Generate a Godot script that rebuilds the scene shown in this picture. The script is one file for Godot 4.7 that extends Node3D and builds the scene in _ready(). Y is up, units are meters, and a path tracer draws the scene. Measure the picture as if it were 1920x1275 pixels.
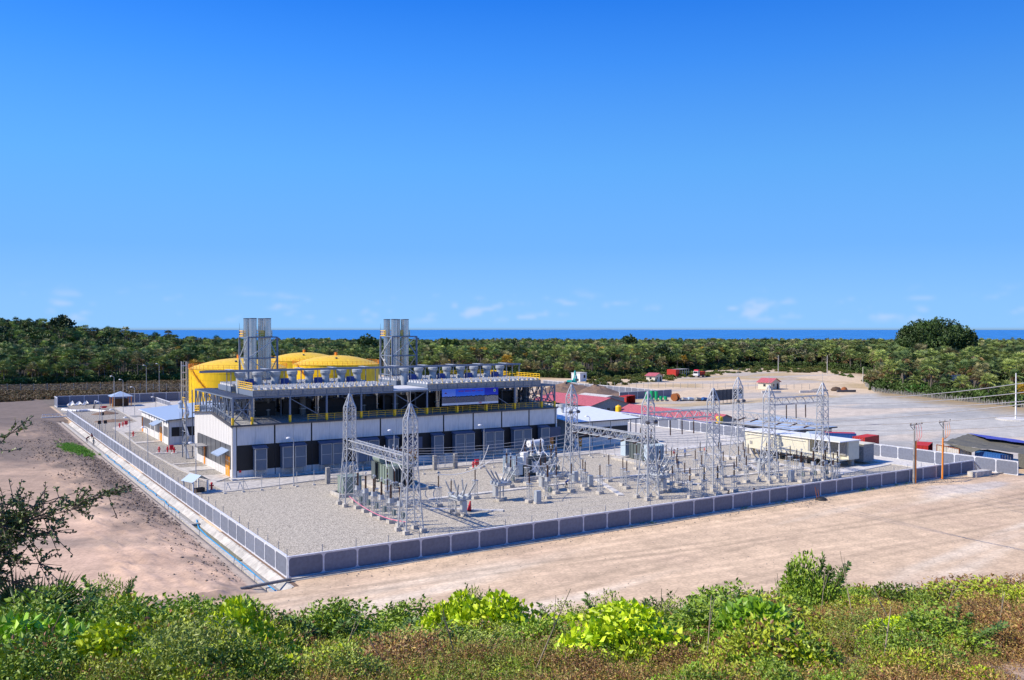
extends Node3D

# ---------------------------------------------------------------- mesh building
class G:
	var p := PackedVector3Array()
	var n := PackedVector3Array()
	var c := PackedColorArray()
	var t := PackedVector2Array()
	var col := Color(1, 1, 1)
	func vert(a: Vector3, na: Vector3, uv := Vector2.ZERO) -> void:
		p.append(a); n.append(na); c.append(col); t.append(uv)
	func tri(a: Vector3, b: Vector3, d: Vector3) -> void:   # counter-clockwise seen from outside
		var na := (b - a).cross(d - a).normalized()
		vert(a, na); vert(d, na); vert(b, na)
	func quad(a: Vector3, b: Vector3, d: Vector3, e: Vector3) -> void:
		var na := (b - a).cross(e - a).normalized()
		vert(a, na, Vector2(0, 1)); vert(d, na, Vector2(1, 0)); vert(b, na, Vector2(1, 1))
		vert(a, na, Vector2(0, 1)); vert(e, na, Vector2(0, 0)); vert(d, na, Vector2(1, 0))
	func quadn(a: Vector3, b: Vector3, d: Vector3, e: Vector3, na: Vector3, nb: Vector3, nd: Vector3, ne: Vector3) -> void:
		vert(a, na); vert(d, nd); vert(b, nb)
		vert(a, na); vert(e, ne); vert(d, nd)
	func box(o: Vector3, s: Vector3, b := Basis()) -> void:
		var x := b.x * s.x * 0.5
		var y := b.y * s.y * 0.5
		var z := b.z * s.z * 0.5
		quad(o - x - y + z, o + x - y + z, o + x + y + z, o - x + y + z)
		quad(o + x - y - z, o - x - y - z, o - x + y - z, o + x + y - z)
		quad(o + x - y + z, o + x - y - z, o + x + y - z, o + x + y + z)
		quad(o - x - y - z, o - x - y + z, o - x + y + z, o - x + y - z)
		quad(o - x + y + z, o + x + y + z, o + x + y - z, o - x + y - z)
		quad(o - x - y - z, o + x - y - z, o + x - y + z, o - x - y + z)
	func span(a: Vector3, b: Vector3) -> void:              # box between two corners
		box((a + b) * 0.5, (b - a).abs())
	func bar(a: Vector3, b: Vector3, w: float, h := -1.0) -> void:
		var d := b - a
		var y := d.normalized()
		var x := y.cross(Vector3.FORWARD if absf(y.z) < 0.9 else Vector3.RIGHT).normalized()
		box((a + b) * 0.5, Vector3(w, d.length(), w if h < 0.0 else h), Basis(x, y, x.cross(y)))
	func thin(a: Vector3, b: Vector3, w: float) -> void:    # four sides, no ends
		var y := (b - a).normalized()
		var x := y.cross(Vector3.FORWARD if absf(y.z) < 0.9 else Vector3.RIGHT).normalized() * w * 0.5
		var z := x.cross(y)
		quad(a - x + z, a + x + z, b + x + z, b - x + z)
		quad(a + x - z, a - x - z, b - x - z, b + x - z)
		quad(a + x + z, a + x - z, b + x - z, b + x + z)
		quad(a - x - z, a - x + z, b - x + z, b - x - z)
	func cyl(a: Vector3, b: Vector3, ra: float, rb: float, seg := 10, caps := true) -> void:
		var y := (b - a).normalized()
		var x := y.cross(Vector3.FORWARD if absf(y.z) < 0.9 else Vector3.RIGHT).normalized()
		var z := x.cross(y)
		for i in seg:
			var q := TAU * i / seg
			var r := TAU * (i + 1) / seg
			var u := x * cos(q) - z * sin(q)
			var w := x * cos(r) - z * sin(r)
			quadn(a + u * ra, a + w * ra, b + w * rb, b + u * rb, u, w, w, u)
			if caps:
				if rb > 0.0:
					tri(b, b + u * rb, b + w * rb)
				if ra > 0.0:
					tri(a, a + w * ra, a + u * ra)
	func lathe(o: Vector3, prof: Array, seg := 16) -> void:  # [[radius, height], ...] from bottom to top
		for k in prof.size() - 1:
			var r0: float = prof[k][0]
			var h0: float = prof[k][1]
			var r1: float = prof[k + 1][0]
			var h1: float = prof[k + 1][1]
			var s := Vector2(h1 - h0, r0 - r1).normalized()
			for i in seg:
				var q := TAU * i / seg
				var w := TAU * (i + 1) / seg
				var e := Vector3(cos(q), 0, -sin(q))
				var f := Vector3(cos(w), 0, -sin(w))
				var ne := e * s.x + Vector3.UP * s.y
				var nf := f * s.x + Vector3.UP * s.y
				quadn(o + e * r0 + Vector3.UP * h0, o + f * r0 + Vector3.UP * h0, o + f * r1 + Vector3.UP * h1, o + e * r1 + Vector3.UP * h1, ne, nf, nf, ne)
	func tube(path: PackedVector3Array, r: float, seg := 5) -> void:
		for i in path.size() - 1:
			cyl(path[i], path[i + 1], r, r, seg, false)
	func leaf(o: Vector3, dir: Vector3, side: Vector3, length: float, width: float) -> void:
		var m := o + dir * length * 0.45 + dir.cross(side) * length * 0.08
		var tip := o + dir * length
		tri(o, m + side * width * 0.5, tip)
		tri(o, tip, m - side * width * 0.5)
	func mesh() -> ArrayMesh:
		var a := []
		a.resize(Mesh.ARRAY_MAX)
		a[Mesh.ARRAY_VERTEX] = p
		a[Mesh.ARRAY_NORMAL] = n
		a[Mesh.ARRAY_COLOR] = c
		a[Mesh.ARRAY_TEX_UV] = t
		var m := ArrayMesh.new()
		m.add_surface_from_arrays(Mesh.PRIMITIVE_TRIANGLES, a)
		return m

var M := {}
var used := {}
var rng := RandomNumberGenerator.new()
var na := FastNoiseLite.new()
var nb := FastNoiseLite.new()

const CAM := Vector3(-27.47, 24.0, 83.11)
const YAW := 32.55

# x runs along the front wall, v runs along the long side wall towards the sea (v = -z)
func V(u: float, v: float, h := 0.0) -> Vector3:
	return Vector3(u, h, -v)

func lin(r: float, g: float, b: float) -> Color:
	return Color(r, g, b).linear_to_srgb()

func mat(key: String, c: Color, rough := 0.7, metal := 0.0, tex: Texture2D = null, scale := 0.2, world := true) -> StandardMaterial3D:
	var m := StandardMaterial3D.new()
	m.resource_name = key
	m.albedo_color = c.linear_to_srgb()
	m.roughness = rough
	m.metallic = metal
	if tex:
		m.albedo_texture = tex
		m.uv1_triplanar = true
		m.uv1_world_triplanar = world
		m.uv1_scale = Vector3.ONE * scale
	M[key] = m
	return m

func vmat(key: String, rough := 0.7, tex: Texture2D = null, scale := 0.2, back := 0.0) -> StandardMaterial3D:
	var m := mat(key, Color.WHITE, rough, 0.0, tex, scale)
	m.vertex_color_use_as_albedo = true
	if back > 0.0:
		m.backlight_enabled = true
		m.backlight = Color(back, back, back * 0.6)
	return m

func noise_tex(kind: int, freq: float, lo: float, hi: float, size := 512, oct := 4, sd := 1, gam := 1.0, ridged := false) -> ImageTexture:
	var f := FastNoiseLite.new()
	f.noise_type = kind
	f.frequency = freq
	f.fractal_octaves = oct
	f.seed = sd
	if ridged:
		f.fractal_type = FastNoiseLite.FRACTAL_RIDGED
	if kind == FastNoiseLite.TYPE_CELLULAR:
		f.cellular_return_type = FastNoiseLite.RETURN_CELL_VALUE
		f.fractal_type = FastNoiseLite.FRACTAL_NONE if oct < 2 else FastNoiseLite.FRACTAL_FBM
	var im := f.get_seamless_image(size, size)
	im.convert(Image.FORMAT_RGB8)
	var d := im.get_data()
	var lut := PackedByteArray()
	for i in 256:
		lut.append(int(clampf(lerpf(lo, hi, pow(i / 255.0, gam)), 0.0, 1.0) * 255.0))
	for i in d.size():
		d[i] = lut[d[i]]
	return ImageTexture.create_from_image(Image.create_from_data(size, size, false, Image.FORMAT_RGB8, d))

func numbered(nm: String) -> String:
	used[nm] = used.get(nm, 0) + 1
	return nm if used[nm] == 1 else "%s_%03d" % [nm, used[nm] - 1]

func tag(o: Node3D, label: String, cat: String, group := "") -> void:
	o.set_meta("label", label)
	o.set_meta("category", cat)
	if group != "":
		o.set_meta("group", group)

func thing(nm: String, label: String, cat: String, at := Vector3.ZERO, turn := 0.0, group := "") -> Node3D:
	var o := Node3D.new()
	o.name = numbered(nm)
	add_child(o)
	o.position = at
	o.rotation.y = deg_to_rad(turn)
	tag(o, label, cat, group)
	return o

func part(o: Node3D, nm: String, g: Variant, m: Variant, at := Vector3.ZERO, kind := "") -> MeshInstance3D:
	var i := MeshInstance3D.new()
	i.name = nm
	i.mesh = g.mesh() if g is G else g
	i.material_override = M[m] if m is String else m
	i.position = at
	if kind != "":
		i.set_meta("kind", kind)
	o.add_child(i, true)
	return i

func solo(nm: String, g: Variant, m: Variant, label: String, cat: String, at := Vector3.ZERO, group := "") -> MeshInstance3D:
	var i := part(self, numbered(nm), g, m, at)
	tag(i, label, cat, group)
	return i

func setting(nm: String, g: Variant, m: Variant, kind := "structure") -> MeshInstance3D:
	return part(self, numbered(nm), g, m, Vector3.ZERO, kind)

func dup(o: Node3D, nm: String, at: Vector3, turn := 0.0, label := "") -> Node3D:
	var d: Node3D = o.duplicate()
	d.name = numbered(nm)
	add_child(d)
	d.position = at
	d.rotation = Vector3(0, deg_to_rad(turn), 0)
	if label != "":
		d.set_meta("label", label)
	return d

func bx(a: Vector3, b: Vector3) -> G:
	var g := G.new()
	g.span(a, b)
	return g

func rv() -> Vector3:
	var z := rng.randf_range(-1, 1)
	var q := rng.randf() * TAU
	var r := sqrt(1.0 - z * z)
	return Vector3(r * cos(q), z, r * sin(q))

const ORD := ["first", "second", "third", "fourth", "fifth", "sixth", "seventh", "eighth", "ninth", "tenth", "eleventh", "twelfth", "thirteenth", "fourteenth", "fifteenth", "sixteenth", "seventeenth", "eighteenth", "nineteenth", "twentieth"]

# distance along the view and to the side, from the hill top where one stands
func fwd(u: float, v: float) -> float:
	return (u + 27.47) * 0.538 + (v + 83.11) * 0.843
func side(u: float, v: float) -> float:
	return (u + 27.47) * 0.843 - (v + 83.11) * 0.538
func st(s: float, t: float) -> Vector2:
	return Vector2(-27.47 + s * 0.538 + t * 0.843, -83.11 + s * 0.843 - t * 0.538)

func curve(x: float, pts: Array) -> float:
	if x <= pts[0][0]:
		return pts[0][1]
	for i in pts.size() - 1:
		if x <= pts[i + 1][0]:
			var k: float = (x - pts[i][0]) / (pts[i + 1][0] - pts[i][0])
			return lerpf(pts[i][1], pts[i + 1][1], k)
	return pts[-1][1]

func hill(s: float, t := 0.0) -> float:
	return smoothstep(8.0, 26.0, s) * smoothstep(60.0, 40.0, s) * (0.1 + 1.1 * smoothstep(0.0, 15.0, t)) + curve(s, [[-30.0, 22.6], [0.0, 22.0], [12.0, 18.9], [20.0, 16.6], [28.0, 13.6], [35.0, 11.0], [45.0, 7.6], [55.0, 3.4], [62.0, 0.9], [68.0, 0.0]])

# where the forest begins, as a distance for each direction
func forest_edge(a: float) -> float:
	return curve(a, [[-0.75, 362.0], [-0.58, 368.0], [-0.36, 415.0], [-0.16, 470.0], [0.0, 455.0], [0.085, 430.0], [0.17, 480.0], [0.265, 560.0], [0.36, 555.0], [0.405, 470.0], [0.415, 345.0], [0.48, 312.0], [0.58, 275.0], [0.75, 262.0]])

func ground_h(u: float, v: float) -> float:
	var s := fwd(u, v)
	var t := side(u, v)
	var h := 0.0
	if s < 70.0:
		h = hill(s, t) + nb.get_noise_2d(u * 6.0, v * 6.0) * 0.5 * clampf((66.0 - s) / 15.0, 0.0, 1.0)
	if v > -3.2 and v < 176.0 and u < -0.7 and u > -60.0:
		if u > -2.7:
			h = minf(h, -1.0)
		else:
			var k := clampf((-2.7 - u) / 5.0, 0.0, 1.0)
			h += -0.2 + k * (0.75 + 0.14 * na.get_noise_2d(u * 6.0, v * 6.0)) + clampf((v - 60.0) / 120.0, 0.0, 1.0) * clampf((-u - 5.0) / 20.0, 0.0, 1.0) * 2.2
			if u > -14.0:
				h += absf(na.get_noise_2d(u * 40.0, v * 40.0)) * 0.55 * clampf((-3.3 - u) / 2.0, 0.0, 1.0)
	elif u > 0.2 and u < 120.2 and v > 0.3 and v < 227.0:
		h = -0.4
	elif s > 66.0:
		h += na.get_noise_2d(u * 3.0, v * 3.0) * 0.12 - 0.02
	if s > 560.0:
		h -= clampf((s - 560.0) / 1700.0, 0.0, 2.0) * 13.5
	var q := Vector2(s - 720.0, (t + 470.0) * 0.8)
	h += 25.0 * exp(-q.length_squared() / (2.0 * 95.0 * 95.0))
	return h

# worn wheel tracks along the earth track
func track(u: float, v: float) -> float:
	var k := 1.0
	for i in 6:
		var c: float = [-7.5, -11.0, -14.5, -17.0, -21.0, -25.0][i] + [3.0, 2.0, -2.5, 3.5, 2.0, -2.0][i] * sin(u * [0.025, 0.04, 0.03, 0.05, 0.035, 0.028][i] + i * 1.7) - [0.02, 0.06, 0.09, 0.03, 0.08, 0.05][i] * (u - 40.0)
		for s in [-0.95, 0.95]:
			var q := absf(v - c - s)
			if q < 0.6:
				k *= lerpf([1.16, 0.8, 1.14, 0.82, 1.15, 0.84][i], 1.0, smoothstep(0.15, 0.6, q) + 0.3 * absf(nb.get_noise_2d(u * 8.0, i * 90.0)))
	return k

func ground_c(u: float, v: float) -> Color:
	var s := fwd(u, v)
	var t := side(u, v)
	var a := t / maxf(s, 1.0)
	var f := na.get_noise_2d(u * 2.2, v * 2.2)
	var d := nb.get_noise_2d(u * 12.0, v * 12.0)
	var c := Color(0.60, 0.44, 0.285)
	if s < 66.0 and hill(s, t) > 0.5:
		c = Color(0.22, 0.17, 0.09).lerp(Color(0.13, 0.14, 0.045), clampf(0.5 + f * 1.5, 0, 1))
		if t > 1.5 and s < 30.0:
			c = c.lerp(Color(0.60, 0.42, 0.29), smoothstep(0.0, 0.2, d + f * 0.5))
		return c.lerp(Color(0.6, 0.43, 0.33), smoothstep(54.0, 62.0, s + d * 6.0))
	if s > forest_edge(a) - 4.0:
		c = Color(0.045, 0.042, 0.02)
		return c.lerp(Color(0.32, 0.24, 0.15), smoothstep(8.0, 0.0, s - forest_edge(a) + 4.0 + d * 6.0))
	if u < -0.7 and v > -3.0:
		c = Color(0.60, 0.415, 0.285).lerp(Color(0.50, 0.34, 0.235), smoothstep(-0.1, 0.35, na.get_noise_2d(t * 1.0, s * 7.0)))
		c = c.lerp(Color(0.30, 0.225, 0.17), smoothstep(0.16, 0.42, na.get_noise_2d(t * 1.3 - 90.0, s * 10.0)) * 0.8)
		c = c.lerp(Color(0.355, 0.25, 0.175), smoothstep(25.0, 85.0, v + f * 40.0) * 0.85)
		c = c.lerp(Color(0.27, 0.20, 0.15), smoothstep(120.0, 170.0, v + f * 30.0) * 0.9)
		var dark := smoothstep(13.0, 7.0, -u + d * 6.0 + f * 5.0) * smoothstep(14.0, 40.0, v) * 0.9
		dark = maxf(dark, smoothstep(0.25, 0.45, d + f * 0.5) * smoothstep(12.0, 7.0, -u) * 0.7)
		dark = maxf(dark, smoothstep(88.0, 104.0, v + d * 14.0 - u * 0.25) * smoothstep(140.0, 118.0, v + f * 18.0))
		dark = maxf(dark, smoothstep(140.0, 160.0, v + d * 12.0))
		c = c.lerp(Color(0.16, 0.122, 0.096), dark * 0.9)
		if u > -3.9:
			c = c if v > 172.0 else Color(0.50, 0.40, 0.30)
	elif v < 0.5 or (u > 119.0 and v < 4.0):
		var tr := na.get_noise_2d((u * 0.55 + v * 0.25) * 1.2, (v - u * 0.12) * 9.0)
		c = c.lerp(Color(0.70, 0.58, 0.43), smoothstep(0.0, 0.35, tr) * smoothstep(-2.0, -12.0, v))
		c = c.lerp(Color(0.48, 0.345, 0.23), smoothstep(0.0, 0.4, f + d * 0.3) * 0.75)
		c *= track(u, v)
		c = c.lerp(Color(0.42, 0.42, 0.42), smoothstep(0.3, 0.45, nb.get_noise_2d(u * 3.0 + 40.0, v * 6.0)) * 0.5 * smoothstep(80.0, 105.0, u))
	elif u > 118.0:
		c = Color(0.455, 0.435, 0.385)
		c = c.lerp(Color(0.36, 0.35, 0.32), smoothstep(-0.1, 0.3, na.get_noise_2d(u * 1.2, v * 4.0)))
		c = c.lerp(Color(0.62, 0.50, 0.37), 0.6 * smoothstep(0.14, 0.3, na.get_noise_2d(u * 0.8 + 33.0, v * 2.6 + 70.0)) * smoothstep(130.0, 160.0, u))
		if v > 118.0:
			c = c.lerp(Color(0.60, 0.465, 0.31), smoothstep(118.0, 128.0, v + d * 8.0))
			c = c.lerp(Color(0.40, 0.29, 0.13), smoothstep(0.05, 0.3, na.get_noise_2d(u * 1.5 + 9.0, v * 1.5)) * 0.7)
			c = c.lerp(Color(0.42, 0.38, 0.33), smoothstep(0.15, 0.3, na.get_noise_2d(u * 1.1 - 70.0, v * 3.0)) * 0.8)
		var e := s - forest_edge(a)
		c = c.lerp(Color(0.30, 0.20, 0.075), smoothstep(-42.0, -12.0, e + d * 10.0) * smoothstep(0.2, 0.4, a) * 0.8)
	elif v > 226.0:
		c = Color(0.15, 0.12, 0.09).lerp(Color(0.09, 0.085, 0.045), smoothstep(0.0, 0.3, f))
	return c * (1.22 + 0.2 * d)

func make_materials() -> void:
	var N := FastNoiseLite.TYPE_SIMPLEX_SMOOTH
	var C := FastNoiseLite.TYPE_CELLULAR
	var dirt := noise_tex(N, 0.005, 0.88, 1.05, 1024, 8, 3)
	var grav := noise_tex(C, 0.16, 0.42, 1.0, 1024, 1, 5, 0.7)
	var conc := noise_tex(N, 0.015, 0.78, 1.02, 512, 6, 7)
	var fine := noise_tex(N, 0.02, 0.955, 1.01, 256, 4, 9)
	var streak := noise_tex(N, 0.02, 0.9, 1.01, 512, 5, 43)
	var stain := noise_tex(N, 0.008, 0.9, 1.03, 512, 4, 47)
	var rock := noise_tex(C, 0.05, 0.5, 1.0, 512, 3, 11)
	var g := vmat("ground", 0.95, dirt, 0.07)
	g.uv1_scale = Vector3(0.05, 0.07, 0.075)
	g.detail_enabled = true
	g.detail_blend_mode = BaseMaterial3D.BLEND_MODE_MUL
	g.detail_albedo = noise_tex(N, 0.005, 1.02, 0.84, 1024, 6, 21, 1.6, true)
	g.detail_uv_layer = BaseMaterial3D.DETAIL_UV_2
	g.uv2_triplanar = true
	g.uv2_world_triplanar = true
	g.uv2_scale = Vector3(0.19, 0.2, 0.27)
	var gm := mat("gravel", Color(0.72, 0.645, 0.515), 0.95, 0.0, grav, 0.085)
	gm.normal_enabled = true
	var gi: Image = grav.get_image().duplicate()
	gi.bump_map_to_normal_map(2.0)
	gm.normal_scale = 0.5
	gm.normal_texture = ImageTexture.create_from_image(gi)
	mat("gravel_dark", Color(0.50, 0.455, 0.385), 0.95, 0.0, grav, 0.07)
	mat("concrete", Color(0.60, 0.565, 0.51), 0.9, 0.0, conc, 0.12)
	mat("concrete_pale", Color(0.72, 0.69, 0.64), 0.9, 0.0, conc, 0.2)
	mat("concrete_slab", Color(0.50, 0.49, 0.46), 0.9, 0.0, noise_tex(N, 0.012, 0.7, 1.1, 512, 5, 17), 0.12)
	mat("concrete_grey", Color(0.38, 0.37, 0.35), 0.9, 0.0, conc, 0.2)
	mat("wall_frame", Color(0.66, 0.68, 0.74), 0.8, 0.0, noise_tex(N, 0.01, 0.88, 1.03, 512, 5, 48), 0.3)
	for k in 3:
		mat("wall_panel_%d" % k, Color(0.175, 0.195, 0.255) * (0.9 + 0.08 * k), 0.75, 0.0, stain, 0.4)
	mat("white_cladding", Color(0.78, 0.765, 0.74), 0.55, 0.0, streak, 0.3)
	M["white_cladding"].uv1_scale = Vector3(0.35, 0.03, 0.35)
	mat("dark_cladding", Color(0.014, 0.014, 0.016), 0.6, 0.0, fine, 0.15)
	mat("seam", Color(0.03, 0.03, 0.035), 0.7)
	mat("trim", Color(0.075, 0.075, 0.085), 0.5)
	mat("roof_sheet", Color(0.42, 0.42, 0.41), 0.6, 0.0, conc, 0.1)
	mat("glazing", Color(0.24, 0.25, 0.26), 0.3, 0.6, fine, 0.1)
	mat("orange", Color(0.85, 0.27, 0.02), 0.55)
	mat("orange_door", Color(0.82, 0.30, 0.015), 0.5)
	mat("yellow", Color(0.9, 0.55, 0.006), 0.5, 0.0, fine, 0.2)
	mat("rail_yellow", Color(0.9, 0.55, 0.012), 0.5)
	mat("steel_blue", Color(0.17, 0.21, 0.28), 0.55, 0.1, fine, 0.3)
	mat("steel_dark", Color(0.07, 0.085, 0.12), 0.6)
	mat("galvanised", Color(0.50, 0.52, 0.54), 0.45, 0.35, fine, 0.5)
	mat("bright_steel", Color(0.64, 0.63, 0.61), 0.26, 0.92)
	mat("fan_white", Color(0.66, 0.655, 0.635), 0.5, 0.0, fine, 0.5)
	mat("fascia", Color(0.34, 0.34, 0.34), 0.6, 0.0, conc, 0.3)
	mat("silencer", Color(0.42, 0.46, 0.50), 0.5, 0.15, fine, 0.4)
	mat("blue_box", Color(0.012, 0.05, 0.26), 0.5)
	mat("louvre", Color(0.25, 0.255, 0.275), 0.55, 0.1)
	mat("hood_blue", Color(0.05, 0.075, 0.14), 0.5)
	mat("brown_porcelain", Color(0.06, 0.022, 0.014), 0.3)
	mat("grey_porcelain", Color(0.42, 0.44, 0.46), 0.35)
	mat("cable", Color(0.45, 0.45, 0.45), 0.5, 0.4)
	mat("white_paint", Color(0.78, 0.78, 0.77), 0.5, 0.0, fine, 0.3)
	mat("cream", Color(0.66, 0.63, 0.50), 0.6, 0.0, fine, 0.3)
	mat("fin_blue", Color(0.42, 0.52, 0.60), 0.5)
	mat("green_grey", Color(0.21, 0.27, 0.23), 0.5, 0.0, fine, 0.5)
	mat("tank_grey", Color(0.10, 0.125, 0.13), 0.5, 0.0, fine, 0.5)
	mat("roof_red", Color(0.60, 0.145, 0.16), 0.6, 0.0, conc, 0.15)
	mat("roof_blue", Color(0.33, 0.42, 0.55), 0.5, 0.0, fine, 0.15)
	mat("roof_white", Color(0.70, 0.74, 0.80), 0.5, 0.0, fine, 0.15)
	mat("wall_grey", Color(0.36, 0.35, 0.34), 0.8, 0.0, conc, 0.3)
	mat("red", Color(0.60, 0.035, 0.02), 0.55, 0.0, conc, 0.4)
	mat("hydrant_red", Color(0.62, 0.01, 0.03), 0.4)
	mat("container_blue", Color(0.03, 0.14, 0.42), 0.55, 0.0, conc, 0.4)
	mat("container_white", Color(0.68, 0.64, 0.57), 0.6, 0.0, conc, 0.3)
	mat("rust", Color(0.34, 0.11, 0.03), 0.9, 0.0, conc, 0.5)
	mat("dark_inside", Color(0.03, 0.02, 0.018), 0.9)
	mat("tarp", Color(0.14, 0.135, 0.11), 0.85, 0.0, conc, 0.3)
	mat("tarp_blue", Color(0.08, 0.10, 0.45), 0.7, 0.0, conc, 0.3)
	mat("teal", Color(0.0, 0.36, 0.33), 0.5)
	mat("green", Color(0.0, 0.36, 0.13), 0.5)
	mat("tank_yellow", Color(0.95, 0.60, 0.002), 0.45, 0.0, noise_tex(N, 0.012, 0.82, 1.03, 512, 5, 45), 0.1)
	M["tank_yellow"].uv1_scale = Vector3(0.16, 0.02, 0.16)
	mat("hose", Color(0.02, 0.30, 0.62), 0.5)
	mat("pink_tape", Color(0.75, 0.22, 0.32), 0.6)
	mat("wood", Color(0.28, 0.19, 0.12), 0.9, 0.0, conc, 0.6)
	mat("dark_wood", Color(0.11, 0.07, 0.045), 0.9, 0.0, conc, 0.6)
	mat("pipe_grey", Color(0.22, 0.22, 0.22), 0.7, 0.0, conc, 0.5)
	mat("black", Color(0.02, 0.02, 0.022), 0.7)
	mat("glass", Color(0.03, 0.04, 0.05), 0.12, 0.0)
	mat("board_back", Color(0.12, 0.115, 0.12), 0.7, 0.0, conc, 0.4)
	mat("spoil", Color(0.36, 0.235, 0.16), 0.95, 0.0, rock, 0.35)
	mat("rubble", Color(0.40, 0.31, 0.24), 0.95, 0.0, rock, 0.5)
	mat("stone", Color(0.42, 0.38, 0.33), 0.95, 0.0, rock, 0.5)
	mat("mud_water", Color(0.20, 0.19, 0.10), 0.08)
	var sea := mat("sea", Color(0.045, 0.235, 0.58), 0.55, 0.0, noise_tex(N, 0.02, 0.72, 1.1, 512, 5, 31), 0.0011)
	sea.metallic_specular = 0.25
	sea.uv1_scale = Vector3(0.0004, 0.002, 0.0022)
	vmat("leaf", 0.5, null, 0.2, 0.5)
	vmat("forest_leaf", 0.55, null, 0.2, 0.18)
	vmat("bark", 0.9, conc, 0.6)
	vmat("skin_cloth", 0.8)

func sky_texture() -> ImageTexture:
	var w := 2048
	var h := 1024
	# column of the panorama that holds the sun: the side opposite to it is a little deeper blue
	var sun_az := TAU * (fposmod(atan2(-0.70, 0.241) / TAU, 1.0))
	var im := Image.create_empty(w, h, false, Image.FORMAT_RGBF)
	var f := FastNoiseLite.new()
	f.seed = 12
	f.frequency = 1.0
	f.fractal_octaves = 5
	var band := [[-0.01, 0.30, 0.60, 1.02], [0.03, 0.27, 0.57, 1.02], [0.09, 0.18, 0.48, 1.02], [0.18, 0.125, 0.43, 1.0], [0.29, 0.055, 0.30, 0.97], [0.36, 0.023, 0.215, 0.88], [0.6, 0.026, 0.18, 0.74], [1.6, 0.028, 0.15, 0.60]]
	for y in h:
		var el := PI * (0.5 - (y + 0.5) / h)
		var c := Color(0.28, 0.34, 0.36)
		if el > -0.01:
			for i in band.size() - 1:
				if el <= band[i + 1][0]:
					var k: float = (el - band[i][0]) / (band[i + 1][0] - band[i][0])
					c = Color(lerpf(band[i][1], band[i + 1][1], k), lerpf(band[i][2], band[i + 1][2], k), lerpf(band[i][3], band[i + 1][3], k))
					break
		var cloudy := el > 0.002 and el < 0.075
		var tilt := 0.2 * smoothstep(0.02, 0.3, el)
		var env := 0.0 if not cloudy else smoothstep(0.004, 0.016, el) * smoothstep(0.05, 0.022, el)
		for x in w:
			var az := TAU * x / w
			var k := 0.77 * (1.0 + tilt * 1.22 - tilt * (1.0 - cos(az - sun_az)))
			if not cloudy:
				im.set_pixel(x, y, c * k)
				continue
			var p := Vector3(cos(az), 0.0, sin(az)) * 9.0
			var puff := f.get_noise_3d(p.x * 2.6, el * 115.0, p.z * 2.6) * 0.75 + f.get_noise_3d(p.x, 40.0 + el * 25.0, p.z) * 0.65
			im.set_pixel(x, y, c.lerp(Color(0.62, 0.74, 0.98), clampf((puff - 0.17) * 2.2, 0.0, 0.55) * env) * k)
	return ImageTexture.create_from_image(im)

func _ready() -> void:
	rng.seed = 4
	na.seed = 5
	na.frequency = 0.01
	na.fractal_octaves = 4
	nb.seed = 8
	nb.frequency = 0.01
	nb.fractal_octaves = 3
	var cam := Camera3D.new()
	cam.name = "camera"
	cam.position = CAM
	cam.rotation_degrees = Vector3(-0.69, -YAW, 0)
	cam.fov = 42.06
	cam.near = 0.1
	cam.far = 90000.0
	add_child(cam)
	cam.current = true
	var sm := PanoramaSkyMaterial.new()
	sm.panorama = sky_texture()
	var sky := Sky.new()
	sky.sky_material = sm
	var env := Environment.new()
	env.background_mode = Environment.BG_SKY
	env.sky = sky
	env.tonemap_mode = Environment.TONE_MAPPER_LINEAR
	env.tonemap_exposure = 1.3
	env.sdfgi_enabled = true
	env.ssao_enabled = true
	env.ssil_enabled = true
	var we := WorldEnvironment.new()
	we.name = "world_environment"
	we.environment = env
	add_child(we)
	var sun := DirectionalLight3D.new()
	sun.name = "sun"
	sun.light_energy = 1.5
	sun.light_color = Color(1.0, 0.955, 0.88)
	sun.light_angular_distance = 0.5
	sun.shadow_enabled = true
	add_child(sun)
	sun.look_at_from_position(Vector3.ZERO, Vector3(0.70, -0.674, 0.241), Vector3.UP)
	make_materials()
	build_ground()
	build_yard()
	build_walls()
	build_drain()
	build_hall()
	build_roof_plant()
	build_stacks_and_tanks()
	build_other_buildings()
	build_switchyard()
	build_site_things()
	build_east_side()
	build_people()
	build_forest()
	build_hillside()

func grid_steps(a: float, b: float, step: float) -> PackedFloat32Array:
	var o := PackedFloat32Array()
	var x := a
	while x < b - 0.001:
		o.append(x)
		x += step
	return o

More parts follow.
